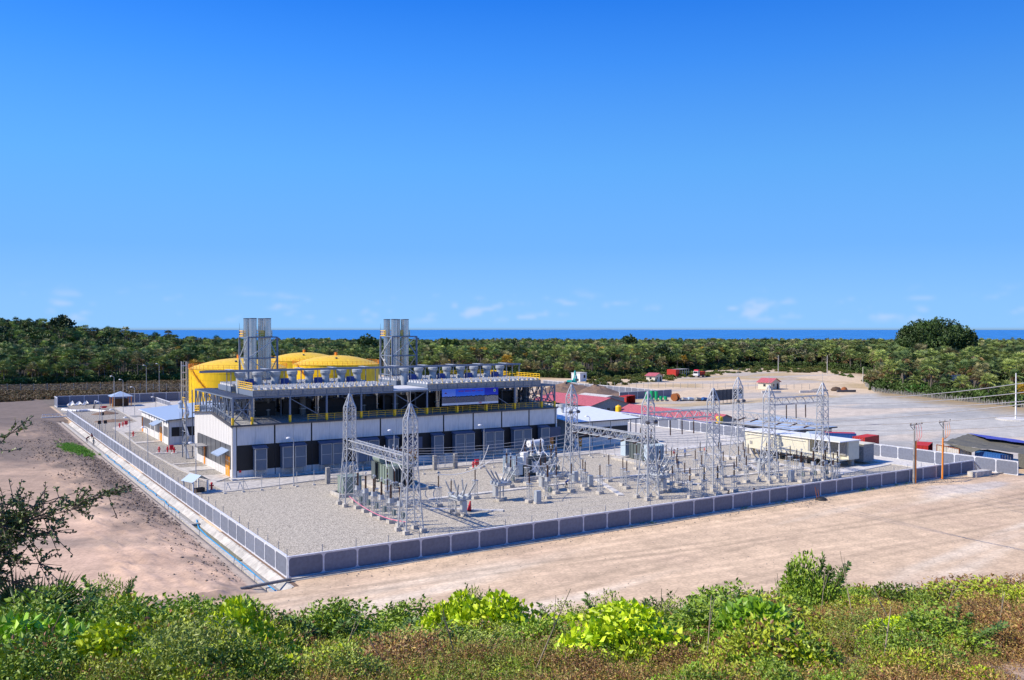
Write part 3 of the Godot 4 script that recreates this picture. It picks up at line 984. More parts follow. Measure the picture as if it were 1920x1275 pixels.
func intake(label: String, n: int) -> Node3D:
	var o := thing("air_intake", label, "air intake", Vector3.ZERO, 0.0, "louvred air intakes along the engine hall")
	for k in n:
		var x := k * 2.1
		part(o, "casing", bx(Vector3(x, 1.2, 0.1), Vector3(x + 1.92, 4.75, 1.25)), "steel_blue")
		var g := G.new()
		for i in 17:
			var y := 1.34 + i * 0.2
			g.quad(Vector3(x + 0.1, y, 1.36), Vector3(x + 1.82, y, 1.36), Vector3(x + 1.82, y + 0.14, 1.26), Vector3(x + 0.1, y + 0.14, 1.26))
			g.quad(Vector3(x + 0.1, y, 1.26), Vector3(x + 1.82, y, 1.26), Vector3(x + 1.82, y, 1.36), Vector3(x + 0.1, y, 1.36))
		part(o, "louvre_blades", g, "louvre", Vector3.ZERO, "stuff")
		g = G.new()
		g.bar(Vector3(x + 0.05, 1.2, 1.34), Vector3(x + 0.05, 4.75, 1.34), 0.1)
		g.bar(Vector3(x + 1.87, 1.2, 1.34), Vector3(x + 1.87, 4.75, 1.34), 0.1)
		g.bar(Vector3(x, 4.72, 1.34), Vector3(x + 1.92, 4.72, 1.34), 0.1)
		g.bar(Vector3(x, 2.95, 1.345), Vector3(x + 1.92, 2.95, 1.345), 0.07)
		part(o, "frame", g, "galvanised")
		for c in [[0.1, 0.2], [1.8, 0.2], [0.1, 1.15], [1.8, 1.15]]:
			part(o, "leg", bx(Vector3(x + c[0] - 0.05, 0, c[1] - 0.05), Vector3(x + c[0] + 0.05, 1.2, c[1] + 0.05)), "galvanised")
		g = G.new()
		g.bar(Vector3(x + 0.1, 0.1, 1.15), Vector3(x + 1.8, 1.15, 1.15), 0.05)
		g.bar(Vector3(x + 1.8, 0.1, 1.15), Vector3(x + 0.1, 1.15, 1.15), 0.05)
		part(o, "brace", g, "galvanised")
	var h := G.new()
	h.quad(Vector3(-0.2, 4.8, 1.5), Vector3(n * 2.02 + 0.1, 4.8, 1.5), Vector3(n * 2.02 + 0.1, 5.15, 0.1), Vector3(-0.2, 5.15, 0.1))
	h.quad(Vector3(-0.2, 4.74, 0.1), Vector3(n * 2.02 + 0.1, 4.74, 0.1), Vector3(n * 2.02 + 0.1, 4.74, 1.5), Vector3(-0.2, 4.74, 1.5))
	h.quad(Vector3(-0.2, 4.74, 1.5), Vector3(n * 2.02 + 0.1, 4.74, 1.5), Vector3(n * 2.02 + 0.1, 4.8, 1.5), Vector3(-0.2, 4.8, 1.5))
	h.quad(Vector3(-0.2, 4.74, 0.1), Vector3(-0.2, 4.74, 1.5), Vector3(-0.2, 4.8, 1.5), Vector3(-0.2, 5.15, 0.1))
	part(o, "hood", h, "hood_blue")
	return o

func build_roof_plant() -> void:
	# steel frame that carries the radiators above the roof
	var o := thing("roof_frame", "blue grey steel frame standing on the hall roof under the radiators", "steel frame")
	var cols := [11.1, 14.2, 20.5, 26.9, 33.2, 39.6, 46.0, 52.3, 58.6, 65.0, 71.3, 74.4]
	var g := G.new()
	for k in cols.size():
		part(o, "column", bx(V(cols[k] - 0.13, 60.6, 8.5), V(cols[k] + 0.13, 60.9, 13.0)), "steel_blue")
		part(o, "column_sleeve", bx(V(cols[k] - 0.17, 60.56, 8.5), V(cols[k] + 0.17, 60.94, 9.75)), "rail_yellow")
		for v in [65.5, 70.3, 73.2, 78.0, 82.5, 86.0]:
			part(o, "column", bx(V(cols[k] - 0.11, v - 0.11, ridge_h(v)), V(cols[k] + 0.11, v + 0.11, 13.0)), "steel_dark" if k > 1 and k < 11 else "steel_blue")
	for v in [60.75, 65.5, 70.3, 73.2, 78.0, 82.5, 86.0]:
		part(o, "beam", bx(V(11.0, v - 0.13, 12.75), V(74.5, v + 0.13, 13.0)), "steel_blue")
	for u in cols:
		part(o, "cross_beam", bx(V(u - 0.12, 60.7, 12.77), V(u + 0.12, 86.2, 12.98)), "steel_blue")
	# zigzag trusses at both ends and between columns
	for u in [11.1, 14.2, 71.3, 74.4]:
		g = G.new()
		var vs := [60.75, 65.5, 70.3, 73.2, 78.0, 82.5, 86.0]
		g.bar(V(u, 60.75, 9.6), V(u, 73.9, 10.9), 0.14)
		g.bar(V(u, 73.9, 10.9), V(u, 86.0, 9.9), 0.14)
		for k in 6:
			var a: float = vs[k]
			var b: float = vs[k + 1]
			var n := 2
			for i in n:
				var c := lerpf(a, b, float(i) / n)
				var d := lerpf(a, b, float(i + 1) / n)
				var m := (c + d) * 0.5
				g.bar(V(u, c, ridge_h(c) + 1.15), V(u, m, 12.8), 0.13)
				g.bar(V(u, m, 12.8), V(u, d, ridge_h(d) + 1.15), 0.13)
			for i in 4:
				var c := lerpf(a, b, float(i) / 4)
				var d := lerpf(a, b, float(i + 1) / 4)
				g.bar(V(u, c, ridge_h(c) + 0.1), V(u, (c + d) * 0.5, ridge_h(c) + 1.1), 0.09)
				g.bar(V(u, (c + d) * 0.5, ridge_h(c) + 1.1), V(u, d, ridge_h(d) + 0.1), 0.09)
		part(o, "truss_web", g, "steel_blue")
	for e in [[11.1, 14.2, 60.75], [71.3, 74.4, 60.75], [11.1, 14.2, 70.3], [11.1, 14.2, 65.5], [11.1, 14.2, 78.0], [71.3, 74.4, 65.5], [71.3, 74.4, 73.2]]:
		g = G.new()
		g.bar(V(e[0], e[2], 8.9), V(e[1], e[2], 12.8), 0.13)
		g.bar(V(e[1], e[2], 8.9), V(e[0], e[2], 12.8), 0.13)
		g.bar(V(e[0], e[2], 11.0), V(e[1], e[2], 11.0), 0.12)
		part(o, "cross_brace", g, "steel_blue")
	for k in range(1, 10):
		if k in [2, 5, 7, 8]:
			g = G.new()
			g.bar(V(cols[k], 61.2, 12.6), V(cols[k + 1], 61.2, 8.8), 0.12)
			if k == 5:
				g.bar(V(cols[k + 1], 61.4, 12.6), V(cols[k], 61.4, 8.8), 0.12)
			part(o, "diagonal_brace", g, "steel_blue")
		g = G.new()
		g.bar(V(cols[k], 70.3, 9.6), V((cols[k] + cols[k + 1]) * 0.5, 70.3, 12.7), 0.12)
		g.bar(V((cols[k] + cols[k + 1]) * 0.5, 70.3, 12.7), V(cols[k + 1], 70.3, 9.6), 0.12)
		g.bar(V(cols[k], 78.0, 9.6), V((cols[k] + cols[k + 1]) * 0.5, 78.0, 12.7), 0.12)
		g.bar(V((cols[k] + cols[k + 1]) * 0.5, 78.0, 12.7), V(cols[k + 1], 78.0, 9.6), 0.12)
		part(o, "diagonal_brace", g, "steel_dark")
	# grating deck: dark strips with gaps
	for e in [[11.0, 14.1], [39.4, 45.9], [71.2, 74.5]]:
		g = G.new()
		for k in 86:
			g.span(V(e[0], 60.6 + k * 0.3, 13.0), V(e[1], 60.6 + k * 0.3 + 0.2, 13.05))
		part(o, "walkway_grating", g, "steel_dark", Vector3.ZERO, "stuff")
	part(o, "middle_deck", bx(V(39.4, 60.7, 13.3), V(45.8, 69.5, 13.4)), "fan_white")
	part(o, "middle_fascia", bx(V(39.2, 60.35, 13.05), V(46.0, 60.6, 13.3)), "roof_white")
	# handrails round the radiator deck
	g = G.new()
	for e in [[V(14.3, 61.0, 14.0), V(14.3, 69.4, 14.0)], [V(71.0, 61.0, 14.0), V(71.0, 82.0, 14.0)], [V(71.0, 82.0, 14.0), V(60.0, 82.0, 14.0)]]:
		for h in [0.1, 0.5, 0.85, 1.2]:
			g.bar(e[0] + Vector3(0, h, 0), e[1] + Vector3(0, h, 0), 0.09)
		var n := int((e[1] - e[0]).length() / 1.1)
		for k in n + 1:
			var q: Vector3 = e[0].lerp(e[1], float(k) / n)
			g.bar(q, q + Vector3(0, 1.25, 0), 0.08)
	part(o, "handrail", g, "rail_yellow")
	# radiators: 24 units at the front, 24 behind the silencers
	var r := thing("radiator", "first radiator unit of the front row on the white gable half of the hall roof", "radiator", Vector3.ZERO, 0, "radiators on the hall roof")
	part(r, "casing", bx(Vector3(0.03, 0.0, -8.9), Vector3(2.06, 0.95, 0)), "steel_blue")
	g = G.new()
	g.span(Vector3(0.1, 0.5, 0.002), Vector3(2.0, 0.93, 0.06))
	g.span(Vector3(0.1, 0.03, 0.002), Vector3(2.0, 0.45, 0.04))
	part(r, "fascia", g, "fascia")
	g = G.new()
	g.span(Vector3(-0.05, -0.05, 0.0), Vector3(0.06, 0.95, 0.1))
	part(r, "bracket", g, "steel_blue")
	g = G.new()
	for i in 2:
		for j in 7:
			var c := Vector3(0.55 + i * 1.0, 0.95, -0.85 - j * 1.2)
			g.lathe(c, [[0.4, 0.0], [0.36, 0.3], [0.4, 0.42], [0.32, 0.42], [0.3, 0.2], [0.0, 0.2]], 9)
	part(r, "fan_ring", g, "fan_white", Vector3.ZERO, "stuff")
	g = G.new()
	g.bar(Vector3(1.0, 0.9, 0.02), Vector3(1.0, 1.75, 0.02), 0.07)
	g.bar(Vector3(1.0, 0.9, -4.2), Vector3(1.0, 1.75, -4.2), 0.07)
	g.bar(Vector3(0.0, 1.0, 0.02), Vector3(2.08, 1.0, 0.02), 0.05)
	part(r, "stanchion", g, "rail_yellow")
	r.position = V(14.3, 60.6, 13.05)
	var n := 0
	for hallk in 2:
		for row in 2:
			for k in 12:
				if n > 0:
					dup(r, "radiator", V(14.3 + hallk * 31.7 + k * 2.085, 60.6 if row == 0 else 73.6, 13.05), 0.0, "%s radiator unit of the %s row on the %s half of the hall roof" % [ORD[k], ["front", "rear"][row], ["white gable", "eastern"][hallk]])
				n += 1
	# silencers between them
	var s := thing("silencer", "first grey silencer drum on the white gable half of the hall roof", "silencer", Vector3.ZERO, 0, "silencers on the hall roof")
	g = G.new()
	g.lathe(Vector3.ZERO, [[0.68, 0.0], [0.68, 6.0], [0.92, 6.45]], 18)
	part(s, "drum", g, "silencer")
	g = G.new()
	g.lathe(Vector3.ZERO, [[0.92, 6.45], [0.94, 6.9], [0.8, 7.0], [0.0, 7.05]], 18)
	part(s, "cap", g, "silencer")
	g = G.new()
	g.cyl(Vector3(0.9, 4.6, 0.3), Vector3(1.6, 4.6, 0.3), 0.3, 0.3, 8)
	part(s, "elbow", g, "fin_blue")
	var first := true
	var b := thing("fan_motor_box", "deep blue box beside the first silencer on the white gable half", "box", Vector3.ZERO, 0, "blue boxes between the silencers")
	part(b, "body", bx(Vector3(-0.65, 0, -0.4), Vector3(0.65, 1.1, 0.4)), "blue_box")
	part(b, "stand", bx(Vector3(-0.5, -0.9, -0.3), Vector3(0.5, 0, 0.3)), "steel_dark")
	for hallk in 2:
		for k in 8:
			var at := V([15.3, 46.7][hallk] + k * 3.1, 71.7, 9.6)
			if first:
				s.position = at
				b.position = at + Vector3(1.5, 4.6, 0.6)
				first = false
			else:
				dup(s, "silencer", at, 0.0, "%s grey silencer drum on the %s half of the hall roof" % [ORD[k], ["white gable", "eastern"][hallk]])
				if k % 2 == 0:
					dup(b, "fan_motor_box", at + Vector3(1.5, 4.6, 0.6), 0.0, "deep blue box beside the %s silencer on the %s half of the roof" % [ORD[k], ["white gable", "eastern"][hallk]])
	# blue rails along the top of the silencers on pairs of posts
	var p := thing("pipe_rack", "long blue grey beam rack running along the silencer tops", "rack")
	part(p, "beam", bx(V(8.2, 70.3, 16.65), V(72.6, 70.6, 17.0)), "steel_blue")
	part(p, "beam", bx(V(9.6, 72.9, 16.6), V(72.6, 73.2, 16.9)), "steel_blue")
	for k in 20:
		for v in [70.45, 73.05]:
			part(p, "post", bx(V(13.4 + k * 3.1 - 0.06, v - 0.06, 13.0), V(13.4 + k * 3.1 + 0.06, v + 0.06, 16.7)), "steel_blue")
		if k % 2 == 0:
			g = G.new()
			g.span(V(13.1 + k * 3.1, 70.1, 17.0), V(13.9 + k * 3.1, 73.3, 17.08))
			part(p, "bracket", g, "galvanised")
	# raised ridge ventilators under the deck
	for k in 9:
		var rvn := part(o, "ridge_ventilator", bx(V(15.2 + k * 6.3, 67.5, 9.0), V(20.2 + k * 6.3, 81.0, 11.6 + 0.2 * (k % 2))), "dark_cladding")
		part(rvn, "louvre", bx(V(15.4 + k * 6.3, 67.4, 10.2), V(20.0 + k * 6.3, 67.46, 11.3)), "seam")
	# pipe work and machines under the deck
	for k in 20:
		var q := thing("exhaust_duct", "%s exhaust duct rising under the radiators, counted from the white gable" % ORD[k], "duct", V(16.0 + k * 2.95, 67.0 + (k % 3), 9.0), 0, "ducts under the radiator deck")
		g = G.new()
		g.cyl(Vector3.ZERO, Vector3(0, 3.6, 0), 0.55, 0.55, 12)
		g.cyl(Vector3(0, 2.2, 0), Vector3(0.3, 2.2, -5.0), 0.4, 0.4, 10)
		part(q, "duct", g, ["bright_steel", "pipe_grey"][k % 2])
		g = G.new()
		g.cyl(Vector3(0, 1.1, 0), Vector3(0, 1.25, 0), 0.64, 0.64, 12)
		part(q, "flange", g, "galvanised")
	# banner hung under the radiators
	var bn := thing("banner", "printed banner with sky and site picture hung below the radiators", "banner", V(48.85, 60.3, 10.0))
	var im := Image.create_empty(384, 96, false, Image.FORMAT_RGB8)
	var rg := RandomNumberGenerator.new()
	rg.seed = 3
	for y in 96:
		for x in 384:
			var c := Color(0.10, 0.32, 0.88).lerp(Color(0.35, 0.6, 0.95), y / 60.0)
			if x > 288:
				c = Color(0.02, 0.10, 0.66).lerp(Color(0.2, 0.35, 0.85), y / 60.0)
			if x < 90:
				c = Color(0.35, 0.52, 0.9).lerp(Color(0.55, 0.66, 0.95), y / 50.0)
			var edge := 44.0 + 5.0 * na.get_noise_1d(x * 6.0)
			if y > edge:
				var q := nb.get_noise_2d(x * 25.0, y * 60.0) * 0.55 + rg.randf() * 0.14
				c = Color(0.33 + q, 0.31 + q + 0.1 * nb.get_noise_2d(x * 9.0, y * 9.0), 0.37 + q * 0.7) if x < 288 else Color(0.56 + q, 0.48 + q * 1.3, 0.46 + q)
				if y < edge + 5.0:
					c = Color(0.06, 0.12, 0.20)
			if y > 83:
				c = Color(0.86, 0.87, 0.9)
			im.set_pixel(x, y, c)
	im.fill_rect(Rect2i(96, 0, 1, 83), Color(0.2, 0.4, 0.8))
	im.fill_rect(Rect2i(288, 0, 1, 83), Color(0.1, 0.2, 0.6))
	var xx := 110
	while xx < 276:                                            # a row of letters too small to read
		var w := rg.randi_range(2, 4)
		if rg.randf() > 0.14:
			im.fill_rect(Rect2i(xx, 12, w, rg.randi_range(6, 8)), Color(0.62, 0.1, 0.36))
			im.fill_rect(Rect2i(xx + 1, 14, 1, 3), Color(0.25, 0.4, 0.9))
		xx += w + 1
	for k in 26:
		im.fill_rect(Rect2i(150 + k * 3, 26, 2, 2), Color(0.55, 0.6, 0.85))
		im.fill_rect(Rect2i(36 + k * 6, 88, 3, 2), Color(0.4, 0.5, 0.55))
	for k in 9:
		im.fill_rect(Rect2i(24 - k, 18 + k, k * 2 + 1, 1), Color(0.9, 0.85, 0.85) if k < 2 else Color(0.45, 0.08, 0.1))
	for y in range(-9, 10):
		for x in range(-9, 10):
			var l := sqrt(x * x + y * y)
			if l < 9.0:
				im.set_pixel(358 + x, 18 + y, Color(0.85, 0.87, 0.7) if l > 5.0 else Color(0.3, 0.45, 0.35))
	var bm := StandardMaterial3D.new()
	bm.resource_name = "banner_print"
	bm.albedo_texture = ImageTexture.create_from_image(im)
	bm.roughness = 0.6
	M["banner"] = bm
	g = G.new()
	g.quad(Vector3(0, 0, 0), Vector3(12.1, 0, 0), Vector3(12.1, 3.0, 0), Vector3(0, 3.0, 0))
	g.quad(Vector3(12.1, 0, -0.02), Vector3(0, 0, -0.02), Vector3(0, 3.0, -0.02), Vector3(12.1, 3.0, -0.02))
	part(bn, "sheet", g, "banner")
	var tm := TextMesh.new()
	tm.text = "ABB"
	tm.font_size = 32
	tm.pixel_size = 0.0105
	tm.depth = 0.01
	var sf := SystemFont.new()
	sf.font_names = PackedStringArray(["Droid Sans"])
	sf.font_weight = 700
	tm.font = sf
	part(bn, "lettering", tm, "hydrant_red", Vector3(8.1, 0.22, 0.012))
	g = G.new()
	g.bar(Vector3(0, 3.02, 0), Vector3(12.1, 3.02, 0), 0.05)
	part(bn, "cord", g, "cable")

func build_stacks_and_tanks() -> void:
	var names := ["stack bundle frame nearer the white gable", "stack bundle frame farther along the hall"]
	for c in 2:
		var u0: float = [23.1, 54.5][c]
		var o := thing("stack_frame", "blue steel tower frame with yellow rails, " + names[c], "steel frame")
		for e in [[0.0, 94.0], [5.9, 94.0], [0.0, 100.2], [5.9, 100.2]]:
			part(o, "leg", bx(V(u0 + e[0] - 0.16, e[1] - 0.16, 0), V(u0 + e[0] + 0.16, e[1] + 0.16, 22.5)), "steel_blue")
		var g := G.new()
		for h in [4.5, 9.5, 14.0, 18.2, 22.4]:
			for e in [[0.0, 94.0, 5.9, 94.0], [0.0, 94.0, 0.0, 100.2], [5.9, 94.0, 5.9, 100.2], [0.0, 100.2, 5.9, 100.2]]:
				g.bar(V(u0 + e[0], e[1], h), V(u0 + e[2], e[3], h), 0.2)
		part(o, "ring_beam", g, "steel_blue")
		g = G.new()
		for h in [[14.0, 18.2, 1], [18.2, 22.4, 0], [9.5, 14.0, 0], [4.5, 9.5, 1]]:
			var s: int = h[2]
			g.bar(V(u0 + 5.9 * s, 94.0, h[0]), V(u0 + 5.9 * (1 - s), 94.0, h[1]), 0.16)
			g.bar(V(u0, 94.0 + 6.2 * (1 - s), h[0]), V(u0, 94.0 + 6.2 * s, h[1]), 0.16)
			g.bar(V(u0 + 5.9, 94.0 + 6.2 * s, h[0]), V(u0 + 5.9, 94.0 + 6.2 * (1 - s), h[1]), 0.16)
		part(o, "brace", g, "galvanised")
		g = G.new()
		for k in 12:
			g.span(V(u0 + k * 0.5, 94.1, 22.5), V(u0 + k * 0.5 + 0.4, 100.1, 22.55))
		part(o, "platform", g, "steel_blue", Vector3.ZERO, "stuff")
		g = G.new()
		for e in [[V(u0, 100.2, 22.5), V(u0, 97.6, 22.5)], [V(u0 + 2.8, 95.6, 22.5), V(u0 + 3.6, 95.6, 22.5)], [V(u0 + 5.9, 100.2, 22.5), V(u0 + 5.9, 97.5, 22.5)], [V(u0, 100.2, 22.5), V(u0 + 5.9, 100.2, 22.5)]]:
			for h in [0.15, 0.65, 1.2]:
				g.bar(e[0] + Vector3(0, h, 0), e[1] + Vector3(0, h, 0), 0.14)
			for k in 4:
				var q: Vector3 = e[0].lerp(e[1], k / 3.0)
				g.bar(q, q + Vector3(0, 1.25, 0), 0.12)
		part(o, "handrail", g, "rail_yellow")
		g = G.new()
		g.cyl(V(u0, 100.2, 22.5), V(u0, 100.2, 25.3), 0.05, 0.02, 5)
		part(o, "lightning_rod", g, "steel_dark")
		var spots := [[1.45, 95.7], [4.4, 95.7], [1.1, 98.5], [4.05, 98.5]] if c == 0 else [[1.35, 95.7], [4.0, 95.7], [0.85, 98.6], [3.3, 98.6], [5.0, 98.4]]
		for k in spots.size():
			var sp: Array = spots[k]
			var s := thing("exhaust_stack", "%s polished steel exhaust stack in the %s" % [["front west", "front east", "rear west", "rear east", "rearmost east"][k], names[c]], "chimney", V(u0 + sp[0], sp[1], 0), 0, "polished exhaust stacks")
			g = G.new()
			g.cyl(Vector3.ZERO, Vector3(0, 26.2, 0), 0.74, 0.74, 24, false)
			part(s, "shell", g, "bright_steel")
			g = G.new()
			for h in 9:
				g.cyl(Vector3(0, 1.0 + h * 3.1, 0), Vector3(0, 1.06 + h * 3.1, 0), 0.765, 0.765, 20, false)
			part(s, "band", g, "bright_steel", Vector3.ZERO, "stuff")
			g = G.new()
			g.lathe(Vector3.ZERO, [[0.75, 26.1], [0.78, 26.25], [0.68, 26.28], [0.66, 25.0]], 20)
			part(s, "rim", g, "steel_dark")
	# three yellow fuel tanks with domed roofs
	var tl := ["yellow domed tank closest to the white gable, partly behind the stacks", "farthest yellow domed tank, showing behind the other two", "yellow domed tank behind the middle of the hall"]
	var tp := [[39.0, 158.9], [74.4, 207.5], [71.3, 170.3]]
	for k in 3:
		var o := thing("fuel_tank", tl[k], "tank", V(tp[k][0], tp[k][1], 0), 0, "yellow fuel tanks")
		var g := G.new()
		g.lathe(Vector3.ZERO, [[12.7, 0.0], [12.7, 13.6]], 64)
		part(o, "shell", g, "tank_yellow")
		g = G.new()
		var prof := []
		for i in 11:
			var a := i / 10.0
			prof.append([12.85 * (1.0 - a), 13.6 + 2.6 * (1.0 - (1.0 - a) * (1.0 - a))])
		g.lathe(Vector3.ZERO, prof, 64)
		part(o, "dome", g, "tank_yellow")
		g = G.new()
		for h in [1.8, 3.6, 5.4, 7.2, 9.0, 10.8, 12.6]:
			g.lathe(Vector3(0, h, 0), [[12.71, -0.04], [12.75, -0.03], [12.75, 0.03], [12.71, 0.04]], 48)
		part(o, "weld_band", g, "tank_yellow", Vector3.ZERO, "stuff")
		g = G.new()
		g.cyl(Vector3(0, 16.0, 0), Vector3(0, 17.0, 0), 0.45, 0.45, 10)
		g.cyl(Vector3(0, 17.0, 0), Vector3(0, 17.15, 0), 0.55, 0.3, 10)
		part(o, "vent", g, "orange")
		g = G.new()
		for i in 56:
			var q := TAU * i / 56
			var e := Vector3(cos(q) * 12.75, 13.6, sin(q) * 12.75)
			g.bar(e, e + Vector3(0, 1.15, 0), 0.07)
			var w := TAU * (i + 1) / 56
			var f := Vector3(cos(w) * 12.75, 13.6, sin(w) * 12.75)
			g.thin(e + Vector3(0, 1.1, 0), f + Vector3(0, 1.1, 0), 0.05)
			g.thin(e + Vector3(0, 0.6, 0), f + Vector3(0, 0.6, 0), 0.04)
		part(o, "rim_rail", g, "orange", Vector3.ZERO, "stuff")
		g = G.new()
		for i in 46:
			var q := PI * 0.55 + i * 0.028
			var e := Vector3(cos(q) * 13.1, 0.3 * (i + 1), sin(q) * 13.1)
			g.box(e, Vector3(0.9, 0.06, 0.4), Basis(Vector3.UP, -q))
			if i % 3 == 0:
				g.bar(e * Vector3(1.035, 1, 1.035), e * Vector3(1.035, 1, 1.035) + Vector3(0, 1.1, 0), 0.06)
		part(o, "spiral_stair", g, "orange")
		g = G.new()
		var dq := Vector3(-0.35, 0, 0.937)
		g.cyl(dq * 7.0 + Vector3(0, 15.1, 0), dq * 7.2 + Vector3(0, 15.75, 0), 0.32, 0.32, 10)
		part(o, "hatch", g, "trim")
	var sc := thing("scaffold", "scaffolding of thin poles at the outer edge of the tank by the gable", "scaffold")
	for k in 4:
		var q := PI * 0.98 + k * 0.12
		var e := V(39.0 + cos(q) * 13.4, 158.9 - sin(q) * 13.4, 0)
		var f := V(39.0 + cos(q) * 14.6, 158.9 - sin(q) * 14.6, 0)
		var g := G.new()
		g.cyl(Vector3.ZERO, Vector3(0, 15.5, 0), 0.07, 0.07, 5)
		part(sc, "pole", g.mesh(), "galvanised", e)
		part(sc, "pole", g, "galvanised", f)
		g = G.new()
		for h in 8:
			g.bar(e + Vector3(0, 1.8 * (h + 1), 0), f + Vector3(0, 1.8 * (h + 1), 0), 0.1)
		part(sc, "ledger", g, "galvanised")

func build_other_buildings() -> void:
	# low white building along the road
	var o := thing("annex_building", "low white building with grey-blue sloping roof beside the road behind the hall", "building")
	var u0 := 11.0
	var va := 109.5
	var vb := 139.6
	part(o, "core", bx(V(u0 + 0.12, va + 0.12, 0), V(27.0, vb, 5.0)), "white_cladding")
	var g := G.new()
	for k in 6:
		var a := va + k * 5.02
		part(o, "wall_panel", bx(V(u0, a + 0.04, 0.0), V(u0 + 0.12, a + 4.98, 5.2)), "white_cladding")
		part(o, "seam", bx(V(u0 - 0.02, a - 0.05, 0), V(u0 + 0.1, a + 0.04, 5.2)), "trim")
	var strips := [[110.0, 114.4], [119.3, 123.5], [124.2, 128.4], [129.0, 136.6]]
	for e in strips:
		var n := int((e[1] - e[0]) / 1.05)
		for k in n:
			var w: float = (e[1] - e[0]) / n
			part(o, "glazing_panel", bx(V(u0 - 0.035, e[0] + k * w + 0.04, 1.6), V(u0 - 0.004, e[0] + (k + 1) * w - 0.04, 3.6)), "glazing")
	for v in [111.2, 113.6, 118.6, 121.2, 124.0, 126.8, 130.0]:
		var w := part(o, "window", bx(V(u0 - 0.05, v, 4.15), V(u0 - 0.003, v + 0.55, 4.75)), "trim")
		part(w, "pane", bx(V(u0 - 0.055, v + 0.08, 4.22), V(u0 - 0.051, v + 0.47, 4.68)), "glass")
	door(o, V(u0 - 0.07, 116.0, 0.1), V(u0 - 0.02, 118.4, 3.1), "orange_door", true)
	canopy(o, V(u0, 118.6, 3.5), 5.0, 1.7, "roof_blue")
	door(o, V(u0 - 0.07, 137.6, 0.1), V(u0 - 0.02, 139.0, 3.3), "orange")
	g = G.new()
	g.span(V(u0 - 2.4, 141.0, 3.6), V(u0 - 0.1, 137.0, 3.7))
	part(o, "flat_canopy", g, "wall_grey")
	part(o, "dark_panel", bx(V(u0 + 0.6, va - 0.05, 1.75), V(26.5, va - 0.002, 3.65)), "dark_cladding")
	part(o, "front_panel", bx(V(u0, va, 0.0), V(27.0, va + 0.11, 5.35)), "white_cladding")
	g = G.new()
	g.quad(V(u0 - 0.5, va - 0.4, 5.2), V(27.5, va - 0.4, 6.5), V(27.5, vb + 0.6, 6.5), V(u0 - 0.5, vb + 0.6, 5.2))
	g.quad(V(u0 - 0.5, vb + 0.6, 5.1), V(27.5, vb + 0.6, 6.4), V(27.5, va - 0.4, 6.4), V(u0 - 0.5, va - 0.4, 5.1))
	part(o, "roof", g, "roof_blue")
	g = G.new()
	g.bar(V(u0 - 0.52, va - 0.4, 5.12), V(u0 - 0.52, vb + 0.6, 5.12), 0.14, 0.24)
	part(o, "gutter", g, "roof_white")
	g = G.new()
	g.bar(V(u0 - 0.5, va - 0.42, 5.1), V(27.5, va - 0.42, 6.4), 0.14, 0.26)
	part(o, "verge_trim", g, "trim")
	g = G.new()
	g.bar(V(13.2, va - 0.4, 0.3), V(13.2, va - 0.4, 6.8), 0.07)
	g.bar(V(13.9, va - 0.4, 0.3), V(13.9, va - 0.4, 6.8), 0.07)
	for k in 20:
		g.bar(V(13.2, va - 0.4, 0.5 + k * 0.31), V(13.9, va - 0.4, 0.5 + k * 0.31), 0.04)
	part(o, "ladder", g, "galvanised")
	g = G.new()
	g.cyl(V(18.0, 131, 5.6), V(18.0, 131, 6.9), 0.5, 0.5, 10)
	g.lathe(V(18.0, 131, 6.9), [[0.7, 0.0], [0.7, 0.2], [0.0, 0.7]], 10)
	part(o, "roof_vent", g, "galvanised")
	part(o, "roof_unit", bx(V(19.5, 121.5, 5.7), V(21.3, 123.5, 7.1)), "galvanised")
	# white-roofed workshop east of the hall
	o = thing("workshop", "white roofed building with dark band and roof overhang at the hall's east end", "building")
	part(o, "core", bx(V(79.6, 61.2, 0), V(93.5, 78, 5.0)), "white_cladding")
	for k in 3:
		part(o, "front_panel", bx(V(79.5 + k * 4.7, 61.0, 0), V(84.15 + k * 4.7, 61.2, 5.1)), "white_cladding")
		part(o, "seam", bx(V(79.4 + k * 4.7, 60.97, 0), V(79.5 + k * 4.7, 61.18, 5.1)), "trim")
		part(o, "dark_panel", bx(V(79.7 + k * 4.7, 60.94, 1.9), V(84.0 + k * 4.7, 60.99, 3.8)), "dark_cladding")
	part(o, "side_panel", bx(V(79.4, 61.0, 0), V(79.55, 78, 5.3)), "white_cladding")
	door(o, V(80.6, 60.99, 0.1), V(81.4, 60.95, 2.5), "orange")
	g = G.new()
	g.quad(V(78.6, 60.3, 5.2), V(96.6, 60.3, 5.2), V(96.6, 78.5, 6.4), V(78.6, 78.5, 6.4))
	g.quad(V(78.6, 78.5, 6.28), V(96.6, 78.5, 6.28), V(96.6, 60.3, 5.08), V(78.6, 60.3, 5.08))
	g.quad(V(78.6, 78.5, 6.28), V(78.6, 60.3, 5.08), V(78.6, 60.3, 5.2), V(78.6, 78.5, 6.4))
	part(o, "roof", g, "roof_white")
	part(o, "eaves_trim", bx(V(78.6, 60.2, 5.0), V(96.7, 60.32, 5.24)), "trim")
	for v in [61.5, 70.0, 77.5]:
		part(o, "post", bx(V(96.2, v, 0), V(96.35, v + 0.15, 5.2)), "steel_blue")
	part(o, "post", bx(V(94.3, 61.0, 0), V(94.45, 61.15, 5.1)), "steel_blue")
	g = G.new()
	g.cyl(V(84.5, 72.0, 5.9), V(84.5, 72.0, 7.2), 0.25, 0.45, 10)
	g.cyl(V(84.5, 72.0, 7.2), V(84.5, 72.0, 7.9), 0.7, 0.7, 12)
	part(o, "roof_vent", g, "galvanised")
	part(o, "porch_roof", bx(V(84.0, 59.4, 2.7), V(87.5, 60.9, 2.8)), "hood_blue")
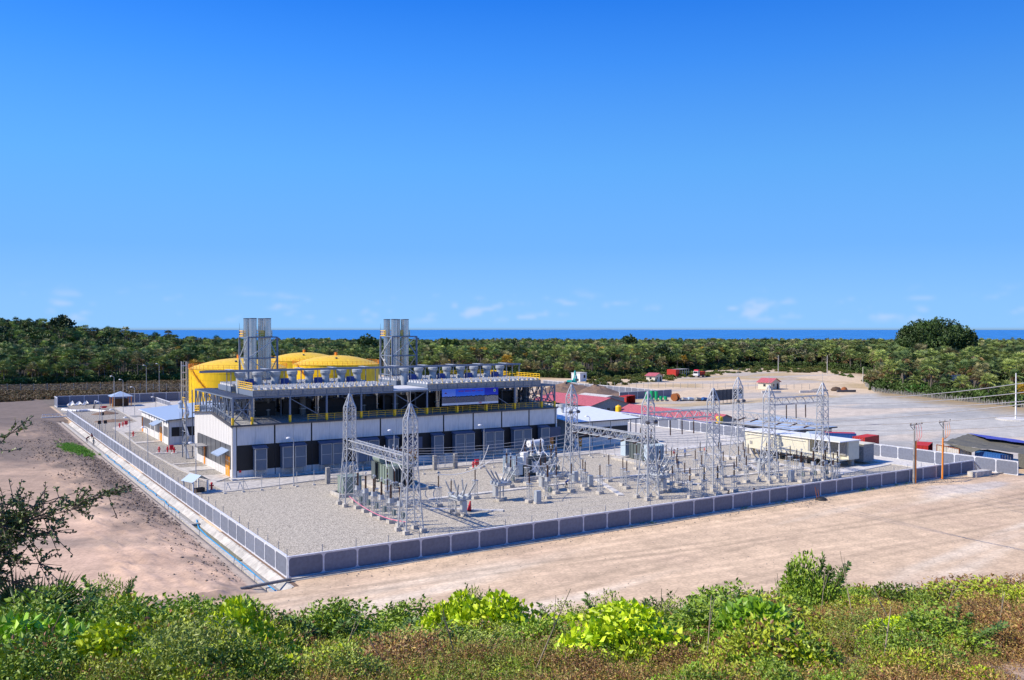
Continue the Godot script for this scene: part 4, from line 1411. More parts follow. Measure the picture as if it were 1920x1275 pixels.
	part(o, "window", bx(V(89.0, 60.9, 1.2), V(90.2, 60.95, 2.6)), "glass")

# simple house: ridge along v or along u, walls, gables, two roof slopes
func house(nm: String, label: String, u0: float, u1: float, v0: float, v1: float, eave: float, ridge: float, along_v: bool, wallm: String, roofm: String, over := 0.5) -> Node3D:
	var o := thing(nm, label, "building")
	var c := V((u0 + u1) * 0.5, (v0 + v1) * 0.5)
	o.position = c
	o.rotation.y = 0.0 if along_v else PI / 2.0
	var w := (u1 - u0 if along_v else v1 - v0) * 0.5
	var l := (v1 - v0 if along_v else u1 - u0) * 0.5
	var g := G.new()
	for s in [-1.0, 1.0]:
		g.quad(Vector3(s * w, 0, s * l), Vector3(s * w, 0, -s * l), Vector3(s * w, eave, -s * l), Vector3(s * w, eave, s * l))
	part(o, "side_wall", g, wallm)
	for s in [-1.0, 1.0]:
		g = G.new()
		g.quad(Vector3(-s * w, 0, s * l), Vector3(s * w, 0, s * l), Vector3(s * w, eave, s * l), Vector3(-s * w, eave, s * l))
		g.tri(Vector3(-s * w, eave, s * l), Vector3(s * w, eave, s * l), Vector3(0, ridge, s * l))
		part(o, "gable_wall", g, wallm)
	var k := (ridge - eave) / w
	var e := eave - k * over
	for s in [-1.0, 1.0]:
		g = G.new()
		var a := Vector3(s * (w + over), e + 0.06, s * (l + over))
		var b := Vector3(s * (w + over), e + 0.06, -s * (l + over))
		var r0 := Vector3(0, ridge + 0.06, s * (l + over))
		var r1 := Vector3(0, ridge + 0.06, -s * (l + over))
		var dn := Vector3(0, -0.1, 0)
		g.quad(a, b, r1, r0)
		g.quad(r0 + dn, r1 + dn, b + dn, a + dn)
		g.quad(a + dn, b + dn, b, a)
		g.quad(a + dn, a, r0, r0 + dn)
		g.quad(b, b + dn, r1 + dn, r1)
		var n := int(l * 2.0)
		for i in n:
			var q := lerpf(-l, l, (i + 0.5) / n)
			g.thin(Vector3(s * (w + over), e + 0.07, q), Vector3(0, ridge + 0.07, q), 0.04)
		part(o, "roof", g, roofm)
	return o

func build_east_side() -> void:
	var g := G.new()
	# white cabin raised on legs at the east wall
	var o := thing("switchgear_cabin", "long cream cabin raised on concrete legs with a shaded grey end", "building")
	part(o, "body", bx(V(102.7, 22.0, 1.2), V(107.9, 37.0, 4.4)), "cream")
	part(o, "end_body", bx(V(105.0, 15.2, 1.2), V(107.9, 22.0, 4.35)), "cream")
	part(o, "roof", bx(V(102.4, 15.0, 4.4), V(108.2, 37.3, 4.56)), "white_paint")
	part(o, "recess_wall", bx(V(104.7, 15.6, 1.9), V(105.0, 22.0, 4.3)), "wall_grey")
	part(o, "balcony_floor", bx(V(102.7, 15.4, 1.1), V(105.0, 22.0, 1.3)), "cream")
	part(o, "balcony_front", bx(V(102.65, 15.4, 1.3), V(102.8, 22.0, 2.1)), "cream")
	for k in 4:
		part(o, "roof_post", bx(V(102.7, 15.4 + k * 2.1, 1.3), V(102.82, 15.52 + k * 2.1, 4.4)), "white_paint")
		part(o, "leg", bx(V(103.0, 16.0 + k * 6.4, 0), V(103.7, 16.7 + k * 6.4, 1.1)), "concrete")
		part(o, "leg", bx(V(106.9, 16.0 + k * 6.4, 0), V(107.6, 16.7 + k * 6.4, 1.2)), "concrete")
	g.bar(V(102.55, 22.5, 3.9), V(102.55, 36.5, 3.9), 0.06)
	for h in [1.6, 2.0]:
		g.bar(V(101.6, 20.0, h), V(101.6, 32.0, h), 0.05)
	for k in 9:
		g.bar(V(101.6, 20.0 + k * 1.5, 0.1), V(101.6, 20.0 + k * 1.5, 2.0), 0.05)
	part(o, "railing", g, "white_paint")
	part(o, "door", bx(V(102.66, 30.0, 1.4), V(102.7, 31.0, 3.5)), "wall_grey")
	part(o, "vent_grille", bx(V(102.64, 35.0, 2.0), V(102.7, 35.6, 2.6)), "wall_grey")
	part(o, "walkway", bx(V(101.5, 19.5, 0.9), V(102.7, 33.0, 1.05)), "dark_inside")
	o = thing("storage_cabin", "second grey cabin standing directly behind the raised cream cabin", "building")
	part(o, "body", bx(V(109.6, 15.5, 0.5), V(112.5, 24.0, 3.5)), "wall_grey")
	part(o, "roof", bx(V(109.4, 15.3, 3.5), V(112.7, 24.2, 3.62)), "cream")
	# red and blue roofed sheds outside the east wall
	o = house("site_shed", "low shed with long red roof just outside the east wall", 121.6, 129.4, 64.0, 98.0, 2.7, 4.1, true, "wall_grey", "roof_red")
	for k in 8:
		var w := part(o, "window", bx(Vector3(-3.94, 1.4, -15.0 + k * 4.2), Vector3(-3.9, 2.2, -13.6 + k * 4.2)), "glass")
		part(w, "frame", bx(Vector3(-3.96, 1.3, -15.1 + k * 4.2), Vector3(-3.925, 1.4, -13.5 + k * 4.2)), "roof_blue")
	part(o, "fascia", bx(Vector3(-4.46, 2.32, -17.4), Vector3(-4.42, 2.56, 17.4)), "tarp_blue")
	o = house("site_office", "wide grey gabled shed with faded red roof behind the white roofed building", 121.6, 134.6, 110.0, 137.0, 3.1, 4.9, true, "wall_grey", "roof_red", 0.7)
	for k in 5:
		part(o, "window", bx(Vector3(-5.5 + k * 2.3, 1.2, 13.5), Vector3(-4.5 + k * 2.3, 2.1, 13.56)), "glass")
	house("pale_roof_shed", "shed with pale roof between the red roof and the spoil heaps", 133.0, 143.0, 121.5, 134.0, 3.6, 4.4, true, "wall_grey", "concrete_pale")
	o = thing("blue_roof_shed", "shed with pale blue pyramid-like roof behind the cream cabin", "building", V(129.5, 49.5))
	part(o, "wall", bx(Vector3(-6.2, 0, -7.2), Vector3(6.2, 2.8, 7.2)), "wall_grey")
	g = G.new()
	var r0 := Vector3(1.0, 4.4, -4.5)
	var r1 := Vector3(1.0, 3.5, 5.0)
	var c := [Vector3(-7, 2.75, 8), Vector3(7, 2.75, 8), Vector3(7, 2.75, -8), Vector3(-7, 2.75, -8)]
	g.tri(c[0], c[1], r1)
	g.quad(c[1], c[2], r0, r1)
	g.tri(c[2], c[3], r0)
	g.quad(c[3], c[0], r1, r0)
	part(o, "roof", g, "roof_blue")
	part(o, "fascia", bx(Vector3(-7.05, 2.45, -8.05), Vector3(7.05, 2.72, 8.05)), "trim")
	for k in 2:
		var y := thing("water_tank", ["yellow water tank on the eave of the long red roofed shed", "yellow water tank at the near gable of the long red roofed shed"][k], "water tank", V([121.0, 122.4][k], [97.5, 62.8][k], 0))
		g = G.new()
		g.lathe(Vector3(0, 2.4, 0), [[0.0, 0.0], [0.8, 0.0], [0.8, 1.3], [0.7, 1.5], [0.25, 1.6], [0.25, 1.75], [0.0, 1.75]], 14)
		part(y, "barrel", g, "yellow")
		part(y, "stand", bx(Vector3(-0.7, 0, -0.7), Vector3(0.7, 2.4, 0.7)), "wall_grey")
	# shipping containers
	container("red container with a dark open side beyond the cream cabin, between the two orange poles", V(126.6, 15.0), 25, "red", 2)
	container("white container with rusty corner under the edge of the grey tarpaulin", V(127.6, 9.6), 68, "container_white", 0)
	container("bright blue container sheltered by the grey tarpaulin", V(126.4, 1.6), 68, "container_blue", 0)
	container("blue sided container with red roof behind the cream cabin", V(128.4, 34.8), -46, "container_blue", 1)
	container("faded red container next to the blue sided one, behind the cabin end", V(128.2, 28.4), 10, "red", 0)
	container("orange red container before the dark wall by the green drums", V(158.0, 138.0), 22, "red", 2)
	o = thing("water_butt", "light blue half-round tank seen over the cabin roof", "water tank", V(121.8, 36.2))
	g = G.new()
	g.cyl(Vector3(-1.6, 2.4, 0), Vector3(1.6, 2.4, 0.6), 0.8, 0.8, 14)
	part(o, "barrel", g, "fin_blue")
	part(o, "stand", bx(Vector3(-1.4, 0, -0.6), Vector3(1.4, 1.8, 0.7)), "wall_grey")
	# tarpaulin shelter
	o = thing("tarpaulin_shelter", "big sagging grey tarpaulin with a bright blue edge over containers", "shelter")
	g = G.new()
	var P := [V(126.0, 10.9, 3.3), V(134.5, 11.0, 4.3), V(137.0, -7.5, 3.3), V(124.6, -5.0, 3.0)]
	sheet(g, P[0], P[1], P[2], P[3], 0.35)
	part(o, "sheet", g, "tarp")
	g = G.new()
	sheet(g, V(132.0, 6.0, 4.15), V(134.7, 11.2, 4.45), V(137.4, -8.0, 3.5), V(134.6, -7.4, 3.5), 0.12)
	part(o, "blue_sheet", g, "tarp_blue")
	g = G.new()
	sheet(g, V(126.0, 10.9, 3.3), V(125.0, 2.8, 3.1), V(124.4, 4.4, 2.3), V(125.6, 8.0, 2.8), 0.1)
	sheet(g, V(124.6, -5.0, 3.0), V(124.8, -3.4, 3.0), V(124.6, -3.6, 0.8), V(124.4, -5.2, 0.5), 0.2)
	part(o, "flap", g, "tarp")
	for e in [[126.1, 10.6], [134.0, 10.6], [136.0, -7.0], [124.7, -4.9], [130, -5.8]]:
		part(o, "pole", bx(V(e[0] - 0.05, e[1] - 0.05, 0), V(e[0] + 0.05, e[1] + 0.05, 3.0)), "dark_wood")
	o = thing("scrap_pile", "pile of orange machine parts beside the red container", "scrap")
	for k in 9:
		g = G.new()
		g.box(V(121.8 + rng.randf() * 3.4, 17.5 + rng.randf() * 4.0, 0.4 + rng.randf() * 0.7), Vector3(rng.randf_range(0.4, 1.3), rng.randf_range(0.3, 0.9), rng.randf_range(0.4, 1.2)), Basis(rv(), rng.randf() * 2.0))
		part(o, "machine_part", g, ["orange", "rust", "rust", "pipe_grey"][k % 4])
	# concrete ends where the front wall meets the track
	o = thing("headwall", "rough concrete headwall of the gutter at the end of the front wall", "headwall")
	part(o, "block", bx(V(112.6, -3.2, -0.6), V(117.2, -1.7, 0.85)), "concrete")
	part(o, "wing", bx(V(117.2, -3.4, -0.5), V(121.6, -3.0, 0.25)), "concrete_grey")
	# orange riser poles outside the front wall
	for k in 2:
		o = thing("riser_pole", ["leaning power pole with orange cable duct at the front wall, nearer the cabin legs", "power pole with orange duct on the corner side of its twin"][k], "power pole", V([99.3, 107.0][k], -0.85))
		g = G.new()
		g.cyl(Vector3(0, -0.2, 0), Vector3(0.15, 9.3, 0), 0.19, 0.11, 10)
		part(o, "pole", g, "concrete_grey")
		g = G.new()
		g.cyl(Vector3(0.28 - 0.5 * k, -0.1, 0.12), Vector3(0.38 - 0.42 * k, 6.6, 0.1), 0.13, 0.12, 8)
		if k == 1:
			g.cyl(Vector3(-0.34, 0.2, 0.2), Vector3(-0.22, 6.5, 0.16), 0.1, 0.1, 8)
		part(o, "cable_duct", g, "orange")
		g = G.new()
		g.bar(Vector3(-1.0, 9.1, 0.0), Vector3(2.6, 9.1, -0.6), 0.1)
		g.bar(Vector3(-0.9, 9.0, 0.0), Vector3(0.1, 8.2, 0), 0.06)
		part(o, "cross_arm", g, "steel_dark")
		for i in 3:
			g = G.new()
			var x := -0.8 + i * 1.6
			g.cyl(Vector3(x, 9.1, -0.1 * i), Vector3(x, 9.45, -0.1 * i), 0.1, 0.06, 7)
			part(o, "insulator", g, "brown_porcelain")
		g = G.new()
		for i in 3:
			var path := PackedVector3Array()
			for q in 9:
				var f := q / 8.0
				path.append(Vector3(0.35, 6.4, 0.1).lerp(Vector3(0.6 + i * 0.9, 9.0, -0.2 * i), f) + Vector3(0.35 * (i + 1) * sin(f * PI) * 0.8, -0.5 * sin(f * PI), 0))
			g.tube(path, 0.03)
		part(o, "cable", g, "hydrant_red" if k == 0 else "orange")
	# open yard to the east
	o = thing("lamp_mast", "tall slender white mast on a round pad in the open yard", "mast", V(211.4, 42.6))
	g = G.new()
	g.cyl(Vector3(0, 0, 0), Vector3(0, 12.4, 0), 0.22, 0.12, 10)
	part(o, "pole", g, "white_paint")
	g = G.new()
	g.cyl(Vector3(0, -0.1, 0), Vector3(0, 0.3, 0), 5.0, 4.6, 20)
	part(o, "pad", g, "concrete_pale")
	o = thing("cable_drum_mat", "dark plank lying beside the white mast pad", "plank", V(217.0, 39.5))
	part(o, "plank", bx(Vector3(-4, 0, -0.5), Vector3(4, 0.3, 0.5)), "black")
	hut("cream hut with red roof near the trees, set on dry grass", V(246.5, 224.5), 7.0, 4.5, 2.9, 4.0, 20)
	hut("cream guard hut with red roof and dark doorway beside the access track", V(251.0, 161.0), 7.5, 5.5, 3.0, 4.4, 14)
	o = thing("gate_booth", "small flat roofed white booth with blue door beside the trees", "booth", V(219.5, 246.0), 20)
	part(o, "body", bx(Vector3(-2.8, 0, -2.4), Vector3(2.8, 3.9, 2.4)), "white_paint")
	part(o, "roof", bx(Vector3(-3.0, 3.9, -2.6), Vector3(3.0, 4.05, 2.6)), "concrete_pale")
	part(o, "door", bx(Vector3(-2.84, 0.1, -0.2), Vector3(-2.8, 2.4, 0.9)), "container_blue")
	part(o, "window", bx(Vector3(0.2, 1.5, 2.41), Vector3(1.7, 2.9, 2.45)), "dark_inside")
	excavator()
	for k in 2:
		var hp := heap(["long heap of brown spoil below the teal excavator", "rounded spoil heap in front of the distant panel wall"][k], V([169.0, 175.5][k], [186.0, 176.5][k]), [10.5, 8.5][k], [4.2, 3.6][k], 17 + k)
		hp.rotation.y = deg_to_rad(30.0 * k)
	heap("low grey-brown spoil mound at the edge of the distant panel wall", V(182.0, 166.0), 7.0, 1.2, 31)
	# hoarding seen from behind
	o = thing("hoarding", "back of a big dark sign hoarding with steel grid, one pale panel", "sign", V(186.5, 122.0), 8)
	g = G.new()
	for k in 8:
		for j in 2:
			part(o, "panel", bx(Vector3(-8.4 + k * 2.1 + 0.06, 1.0 + j * 1.75, -0.05), Vector3(-6.3 + k * 2.1 - 0.06, 2.7 + j * 1.75, 0.05)), "board_back" if k < 7 or j == 1 else "roof_white")
	for k in 9:
		part(o, "post", bx(Vector3(-8.46 + k * 2.1, 0, 0.05), Vector3(-8.34 + k * 2.1, 4.6, 0.2)), "trim")
	part(o, "rail", bx(Vector3(-8.4, 2.68, 0.06), Vector3(8.4, 2.78, 0.16)), "trim")
	truck()
	o = thing("lean_to", "open pink-red shelter with pale roof at the forest edge", "shelter", V(289.5, 254.5), 20)
	part(o, "body", bx(Vector3(-7.5, 0, -2.5), Vector3(-3.5, 3.6, 2.5)), "red")
	part(o, "roof", bx(Vector3(-3.5, 3.4, -2.6), Vector3(7.5, 3.55, 2.6)), "concrete_grey")
	for k in 4:
		part(o, "post", bx(Vector3(-0.1 + k * 2.4, 0, 2.3), Vector3(0.1 + k * 2.4, 3.4, 2.5)), "white_paint")
	part(o, "back_wall", bx(Vector3(-3.5, 0, -2.5), Vector3(7.3, 3.0, -2.4)), "wall_grey")
	o = thing("cable_drum", "large wooden cable drum lying on its side by the dark wall end", "cable drum", V(178.0, 137.0))
	g = G.new()
	g.cyl(Vector3(-0.9, 1.3, 0.3), Vector3(-0.75, 1.3, 0.25), 1.3, 1.3, 18)
	part(o, "flange", g.mesh(), "rust")
	part(o, "flange", g, "rust", Vector3(1.6, 0, -0.5))
	g = G.new()
	g.cyl(Vector3(-0.8, 1.3, 0.3), Vector3(0.8, 1.3, -0.25), 0.8, 0.8, 14)
	part(o, "core", g, "black")
	for k in 4:
		o = thing("pipe_bundle", ["grey pipe bundle next to the cable drum", "blue-grey coil lying past the pipe bundle", "dark blue drum at the end of the row of supplies", "pale coil between the pipe bundle and dark drum"][k], "pipes", V([181.0, 183.2, 187.0, 185.2][k], [135.8, 135.2, 132.4, 133.6][k]))
		g = G.new()
		for i in 3:
			g.cyl(Vector3(-1.4, 0.45 + 0.2 * i, -0.6 + 0.5 * i), Vector3(1.2, 0.45, 0.3 * i), 0.5, 0.5, 9)
		part(o, "pipe", g, ["galvanised", "fin_blue", "container_blue", "concrete_grey"][k])
	for k in 5:
		o = thing("green_drum", "bright green drum standing on pallets by the dark panel wall", "drum", V(170.0 + k * 1.25, 142.2 - k * 0.9, 0.5), 0, "green drums on pallets")
		g = G.new()
		g.lathe(Vector3.ZERO, [[0.0, 0.0], [0.6, 0.0], [0.6, [2.4, 2.9, 2.7, 1.2, 1.1][k]], [0.0, [2.4, 2.9, 2.7, 1.2, 1.1][k]]], 12)
		part(o, "barrel", g, "green")
		part(o, "pallet", bx(Vector3(-0.8, -0.5, -0.8), Vector3(0.8, -0.02, 0.8)), "concrete_grey")
	# utility poles at the trees
	for k in 4:
		var at: Vector3 = [V(363.8, 253.3), V(372.0, 227.0), V(383.4, 200.1), V(318.0, 166.0)][k]
		o = thing("utility_pole", ["utility pole at the tree line behind the red roofed guard hut", "utility pole beside the yellow palm at the tree line", "utility pole in front of the great dark tree", "thin pole at the sandy clearing before the hedge"][k], "power pole", at)
		g = G.new()
		g.cyl(Vector3.ZERO, Vector3(0, [9.5, 10.0, 9.0, 7.0][k], 0), 0.2, 0.13, 7)
		part(o, "pole", g, "concrete_pale")
		g = G.new()
		g.bar(Vector3(-0.9, 8.6, 0), Vector3(0.9, 8.6, 0), 0.12)
		if k < 3:
			part(o, "cross_arm", g, "concrete_grey")
	for k in 3:
		g = G.new()
		g.lathe(Vector3.ZERO, [[0.0, -0.5], [1.5, -0.2], [1.9, 0.5], [1.2, 1.4], [0.0, 1.7]], 8)
		var b := solo("boulder", g, ["stone", "dark_wood", "rust"][k], ["grey boulder on the verge of the open yard", "dark root stump lying by the boulder", "orange rusty drum end lying by the root stump"][k], ["boulder", "stump", "drum"][k], V([259.0, 264.5, 266.0][k], [143.0, 139.4, 136.8][k]))
		b.scale = [Vector3(2.5, 0.6, 1.2), Vector3(1.2, 1.0, 1.0), Vector3(0.7, 1.0, 0.7)][k]
	# grey stick fence along the hedge
	var fl := [[300.0, 152.0], [271.0, 127.0], [262.0, 98.0], [251.0, 66.0], [246.0, 45.0]]
	o = thing("stick_fence", "long fence of weathered grey sticks below the eastern hedge", "fence")
	for i in 4:
		g = G.new()
		var a := Vector2(fl[i][0], fl[i][1])
		var b := Vector2(fl[i + 1][0], fl[i + 1][1])
		var n := int(a.distance_to(b) / 0.28)
		for k in n:
			var q := a.lerp(b, float(k) / n)
			g.thin(V(q.x + rng.randf() * 0.5, q.y, 0.0), V(q.x + rng.randf() * 0.5, q.y + rng.randf_range(-0.3, 0.3), rng.randf_range(0.9, 1.9)), 0.09)
		part(o, "stakes", g, "concrete_grey", Vector3.ZERO, "stuff")
	o = thing("white_panel", "white sheet roof showing among the eastern palms", "shelter", V(330.0, 128.0, 2.5))
	part(o, "sheet", bx(Vector3(-4.2, 0, -3.0), Vector3(4.2, 2.2, -2.7)), "white_paint")
	for k in 2:
		part(o, "post", bx(Vector3(-7.0 + k * 11.0, -2.5, -2.7), Vector3(-6.6 + k * 11.0, 2.5, -2.3)), "white_paint")
	# mesh fence in front of the guard hut
	o = thing("mesh_fence", "thin post fence along the access track by the guard hut", "fence")
	var pm := bx(Vector3(-0.06, 0, -0.06), Vector3(0.06, 2.2, 0.06)).mesh()
	for k in 34:
		part(o, "post", pm, "concrete_grey", V(262.0 - k * 2.2, 150.0 + k * 2.0))
	for k in 3:
		g = G.new()
		g.bar(V(230.0 + k * 14.0, 146.0 - k * 6.0, 0.3), V(237.0 + k * 14.0, 143.0 - k * 6.0, 0.3), 1.2, 0.7)
		solo("concrete_block", g, "concrete_pale" if k < 2 else "trim", "%s low block along the track beside the guard hut" % ORD[k], "block")

func sheet(g: G, a: Vector3, b: Vector3, c: Vector3, d: Vector3, sag: float) -> void:
	var n := 10
	var p := func(i: int, j: int) -> Vector3:
		var u := float(i) / n
		var v := float(j) / n
		var q := a.lerp(b, u).lerp(d.lerp(c, u), v)
		return q + Vector3(0, -sag * sin(u * PI) * sin(v * PI) + 0.25 * sag * na.get_noise_2d(q.x * 60.0, q.z * 60.0) * 3.0, 0)
	for i in n:
		for j in n:
			var q0: Vector3 = p.call(i, j)
			var q1: Vector3 = p.call(i + 1, j)
			var q2: Vector3 = p.call(i + 1, j + 1)
			var q3: Vector3 = p.call(i, j + 1)
			if (q1 - q0).cross(q3 - q0).y < 0.0:
				g.quad(q0, q3, q2, q1)
			else:
				g.quad(q0, q1, q2, q3)

func container(label: String, at: Vector3, turn: float, m: String, open: int) -> void:
	var o := thing("shipping_container", label, "container", at, turn)
	var g := G.new()
	var L := 3.03
	for s in [-1.0, 1.0]:
		if open == 2 and s > 0.0:
			continue
		for k in 20:
			var a := -L + k * L / 10.0
			var x := 1.2 if k % 2 == 0 else 1.16
			g.box(Vector3(a + L / 20.0, 1.3, s * x), Vector3(L / 10.0, 2.4, 0.05))
	for s in [-1.0, 1.0]:
		for k in 8:
			g.box(Vector3(s * (L if k % 2 == 0 else L - 0.04), 1.3, -1.05 + k * 0.3), Vector3(0.05, 2.4, 0.3))
	part(o, "side_wall", g, m)
	g = G.new()
	for k in 20:
		g.box(Vector3(-L + (k + 0.5) * L / 10.0, 2.55 + 0.02 * (k % 2), 0), Vector3(L / 10.0, 0.05, 2.4))
	part(o, "roof", g, "red" if open == 1 else m)
	g = G.new()
	for sx in [-1.0, 1.0]:
		for sz in [-1.0, 1.0]:
			g.box(Vector3(sx * (L + 0.02), 1.3, sz * 1.2), Vector3(0.14, 2.6, 0.14))
	for sz in [-1.0, 1.0]:
		g.box(Vector3(0, 2.54, sz * 1.21), Vector3(L * 2.0, 0.12, 0.1))
		g.box(Vector3(0, 0.08, sz * 1.21), Vector3(L * 2.0, 0.16, 0.1))
	part(o, "frame", g, "rust" if m == "container_white" else m)
	part(o, "floor", bx(Vector3(-L, 0.02, -1.15), Vector3(L, 0.1, 1.15)), "dark_inside")
	if open != 2:
		g = G.new()
		for k in 4:
			g.cyl(Vector3(-L - 0.06, 0.2, -0.8 + k * 0.52), Vector3(-L - 0.06, 2.45, -0.8 + k * 0.52), 0.025, 0.025, 5)
		part(o, "lock_bar", g, "galvanised")

func hut(label: String, at: Vector3, l: float, w: float, eave: float, ridge: float, turn: float) -> void:
	var o := house("guard_hut", label, -l * 0.5, l * 0.5, -w * 0.5, w * 0.5, eave, ridge, true, "cream", "roof_red", 0.6)
	o.position = at
	o.rotation.y = deg_to_rad(turn)
	part(o, "window", bx(Vector3(-1.9, 1.2, w * 0.5), Vector3(-0.8, 2.2, w * 0.5 + 0.04)), "glass")
	part(o, "door", bx(Vector3(1.3, 0, w * 0.5), Vector3(2.5, 2.3, w * 0.5 + 0.04)), "dark_inside")
	part(o, "window", bx(Vector3(-l * 0.5 - 0.04, 1.2, -0.5), Vector3(-l * 0.5, 2.1, 0.5)), "glass")

func excavator() -> void:
	var o := thing("excavator", "teal tracked excavator with raised arm behind the spoil heaps", "excavator", V(192.0, 214.0), 25)
	for s in [-1.0, 1.0]:
		var g := G.new()
		g.span(Vector3(-2.2, 0.1, s * 1.1 - 0.35), Vector3(2.2, 0.9, s * 1.1 + 0.35))
		g.cyl(Vector3(-2.2, 0.5, s * 1.1 - 0.35), Vector3(-2.2, 0.5, s * 1.1 + 0.35), 0.42, 0.42, 12)
		g.cyl(Vector3(2.2, 0.5, s * 1.1 - 0.35), Vector3(2.2, 0.5, s * 1.1 + 0.35), 0.42, 0.42, 12)
		part(o, "track", g, "black")
	part(o, "turntable", bx(Vector3(-2.4, 1.0, -1.3), Vector3(1.8, 2.1, 1.3)), "teal")
	var c := part(o, "cab", bx(Vector3(0.2, 2.1, 0.2), Vector3(1.8, 3.5, 1.3)), "teal")
	part(c, "window", bx(Vector3(0.35, 2.5, 1.3), Vector3(1.6, 3.3, 1.33)), "glass")
	part(o, "engine_cover", bx(Vector3(-2.6, 2.1, -1.2), Vector3(-0.3, 2.9, 1.2)), "teal")
	var g := G.new()
	g.bar(Vector3(1.2, 1.9, -0.3), Vector3(2.6, 4.8, -0.3), 0.6, 0.4)
	g.bar(Vector3(2.6, 4.8, -0.3), Vector3(2.9, 6.6, -0.3), 0.5, 0.38)
	part(o, "boom", g, "teal")
	g = G.new()
	g.bar(Vector3(2.9, 6.6, -0.3), Vector3(4.6, 3.2, -0.3), 0.4, 0.3)
	part(o, "stick", g, "teal")
	g = G.new()
	g.span(Vector3(4.0, 2.2, -0.9), Vector3(5.1, 3.2, 0.3))
	part(o, "bucket", g, "trim")

func truck() -> void:
	var o := thing("dump_truck", "red dump truck with white cab parked before the forest", "truck", V(291.0, 241.0), 22)
	var c := part(o, "cab", bx(Vector3(-4.2, 0.9, -1.25), Vector3(-2.2, 3.2, 1.25)), "white_paint")
	part(c, "windscreen", bx(Vector3(-4.24, 2.0, -1.1), Vector3(-4.2, 3.0, 1.1)), "glass")
	part(c, "side_window", bx(Vector3(-3.9, 2.0, 1.25), Vector3(-2.6, 2.9, 1.28)), "glass")
	part(o, "roof_deflector", bx(Vector3(-3.6, 3.2, -1.1), Vector3(-2.2, 3.9, 1.1)), "hydrant_red")
	part(o, "chassis", bx(Vector3(-4.0, 0.6, -0.9), Vector3(4.0, 1.1, 0.9)), "black")
	var g := G.new()
	g.quad(Vector3(-1.9, 1.2, 1.25), Vector3(4.2, 1.2, 1.25), Vector3(4.5, 2.8, 1.35), Vector3(-2.0, 2.8, 1.35))
	g.quad(Vector3(4.2, 1.2, -1.25), Vector3(-1.9, 1.2, -1.25), Vector3(-2.0, 2.8, -1.35), Vector3(4.5, 2.8, -1.35))
	g.quad(Vector3(-1.9, 1.2, -1.25), Vector3(-1.9, 1.2, 1.25), Vector3(-2.0, 2.9, 1.35), Vector3(-2.0, 2.9, -1.35))
	g.quad(Vector3(4.2, 1.2, 1.25), Vector3(4.2, 1.2, -1.25), Vector3(4.5, 2.8, -1.35), Vector3(4.5, 2.8, 1.35))
	g.quad(Vector3(-2.0, 2.3, 1.35), Vector3(4.5, 2.3, 1.35), Vector3(4.5, 2.3, -1.35), Vector3(-2.0, 2.3, -1.35))
	for k in 6:
		g.bar(Vector3(-1.6 + k * 1.15, 1.2, 1.3), Vector3(-1.6 + k * 1.2, 2.8, 1.4), 0.12)
	part(o, "dump_body", g, "red")
	for x in [-3.2, 1.6, 3.0]:
		for s in [-1.0, 1.0]:
			g = G.new()
			g.cyl(Vector3(x, 0.52, s * 1.2 - 0.18), Vector3(x, 0.52, s * 1.2 + 0.18), 0.52, 0.52, 14)
			var w := part(o, "wheel", g, "black")
			g = G.new()
			g.cyl(Vector3(x, 0.52, s * 1.2 - 0.2), Vector3(x, 0.52, s * 1.2 + 0.2), 0.26, 0.26, 10)
			part(w, "rim", g, "galvanised")

func heap(label: String, at: Vector3, r: float, h: float, sd: int) -> MeshInstance3D:
	var g := G.new()
	var n := 22
	var f := FastNoiseLite.new()
	f.seed = sd
	f.frequency = 0.25
	var p := func(i: int, j: int) -> Vector3:
		var a := TAU * i / n
		var q := r * j / 9.0
		var x := cos(a) * q * 1.5
		var z := sin(a) * q
		var y := h * pow(maxf(0.0, 1.0 - j / 9.0), 0.9) + f.get_noise_2d(x, z) * h * 0.35 * (1.0 - j / 9.0) - (0.2 if j == 9 else 0.0)
		return Vector3(x, y, z)
	for i in n:
		for j in 9:
			g.quad(p.call(i, j), p.call(i, j + 1), p.call(i + 1, j + 1), p.call(i + 1, j))
	for k in g.p.size() / 3:                                   # faces of a lumpy heap, turned outwards
		if g.n[k * 3].y < 0.0:
			var a := g.p[k * 3 + 1]
			g.p[k * 3 + 1] = g.p[k * 3 + 2]
			g.p[k * 3 + 2] = a
			for q in 3:
				g.n[k * 3 + q] = -g.n[k * 3 + q]
	return solo("spoil_heap", g, "spoil", label, "earth heap", at)

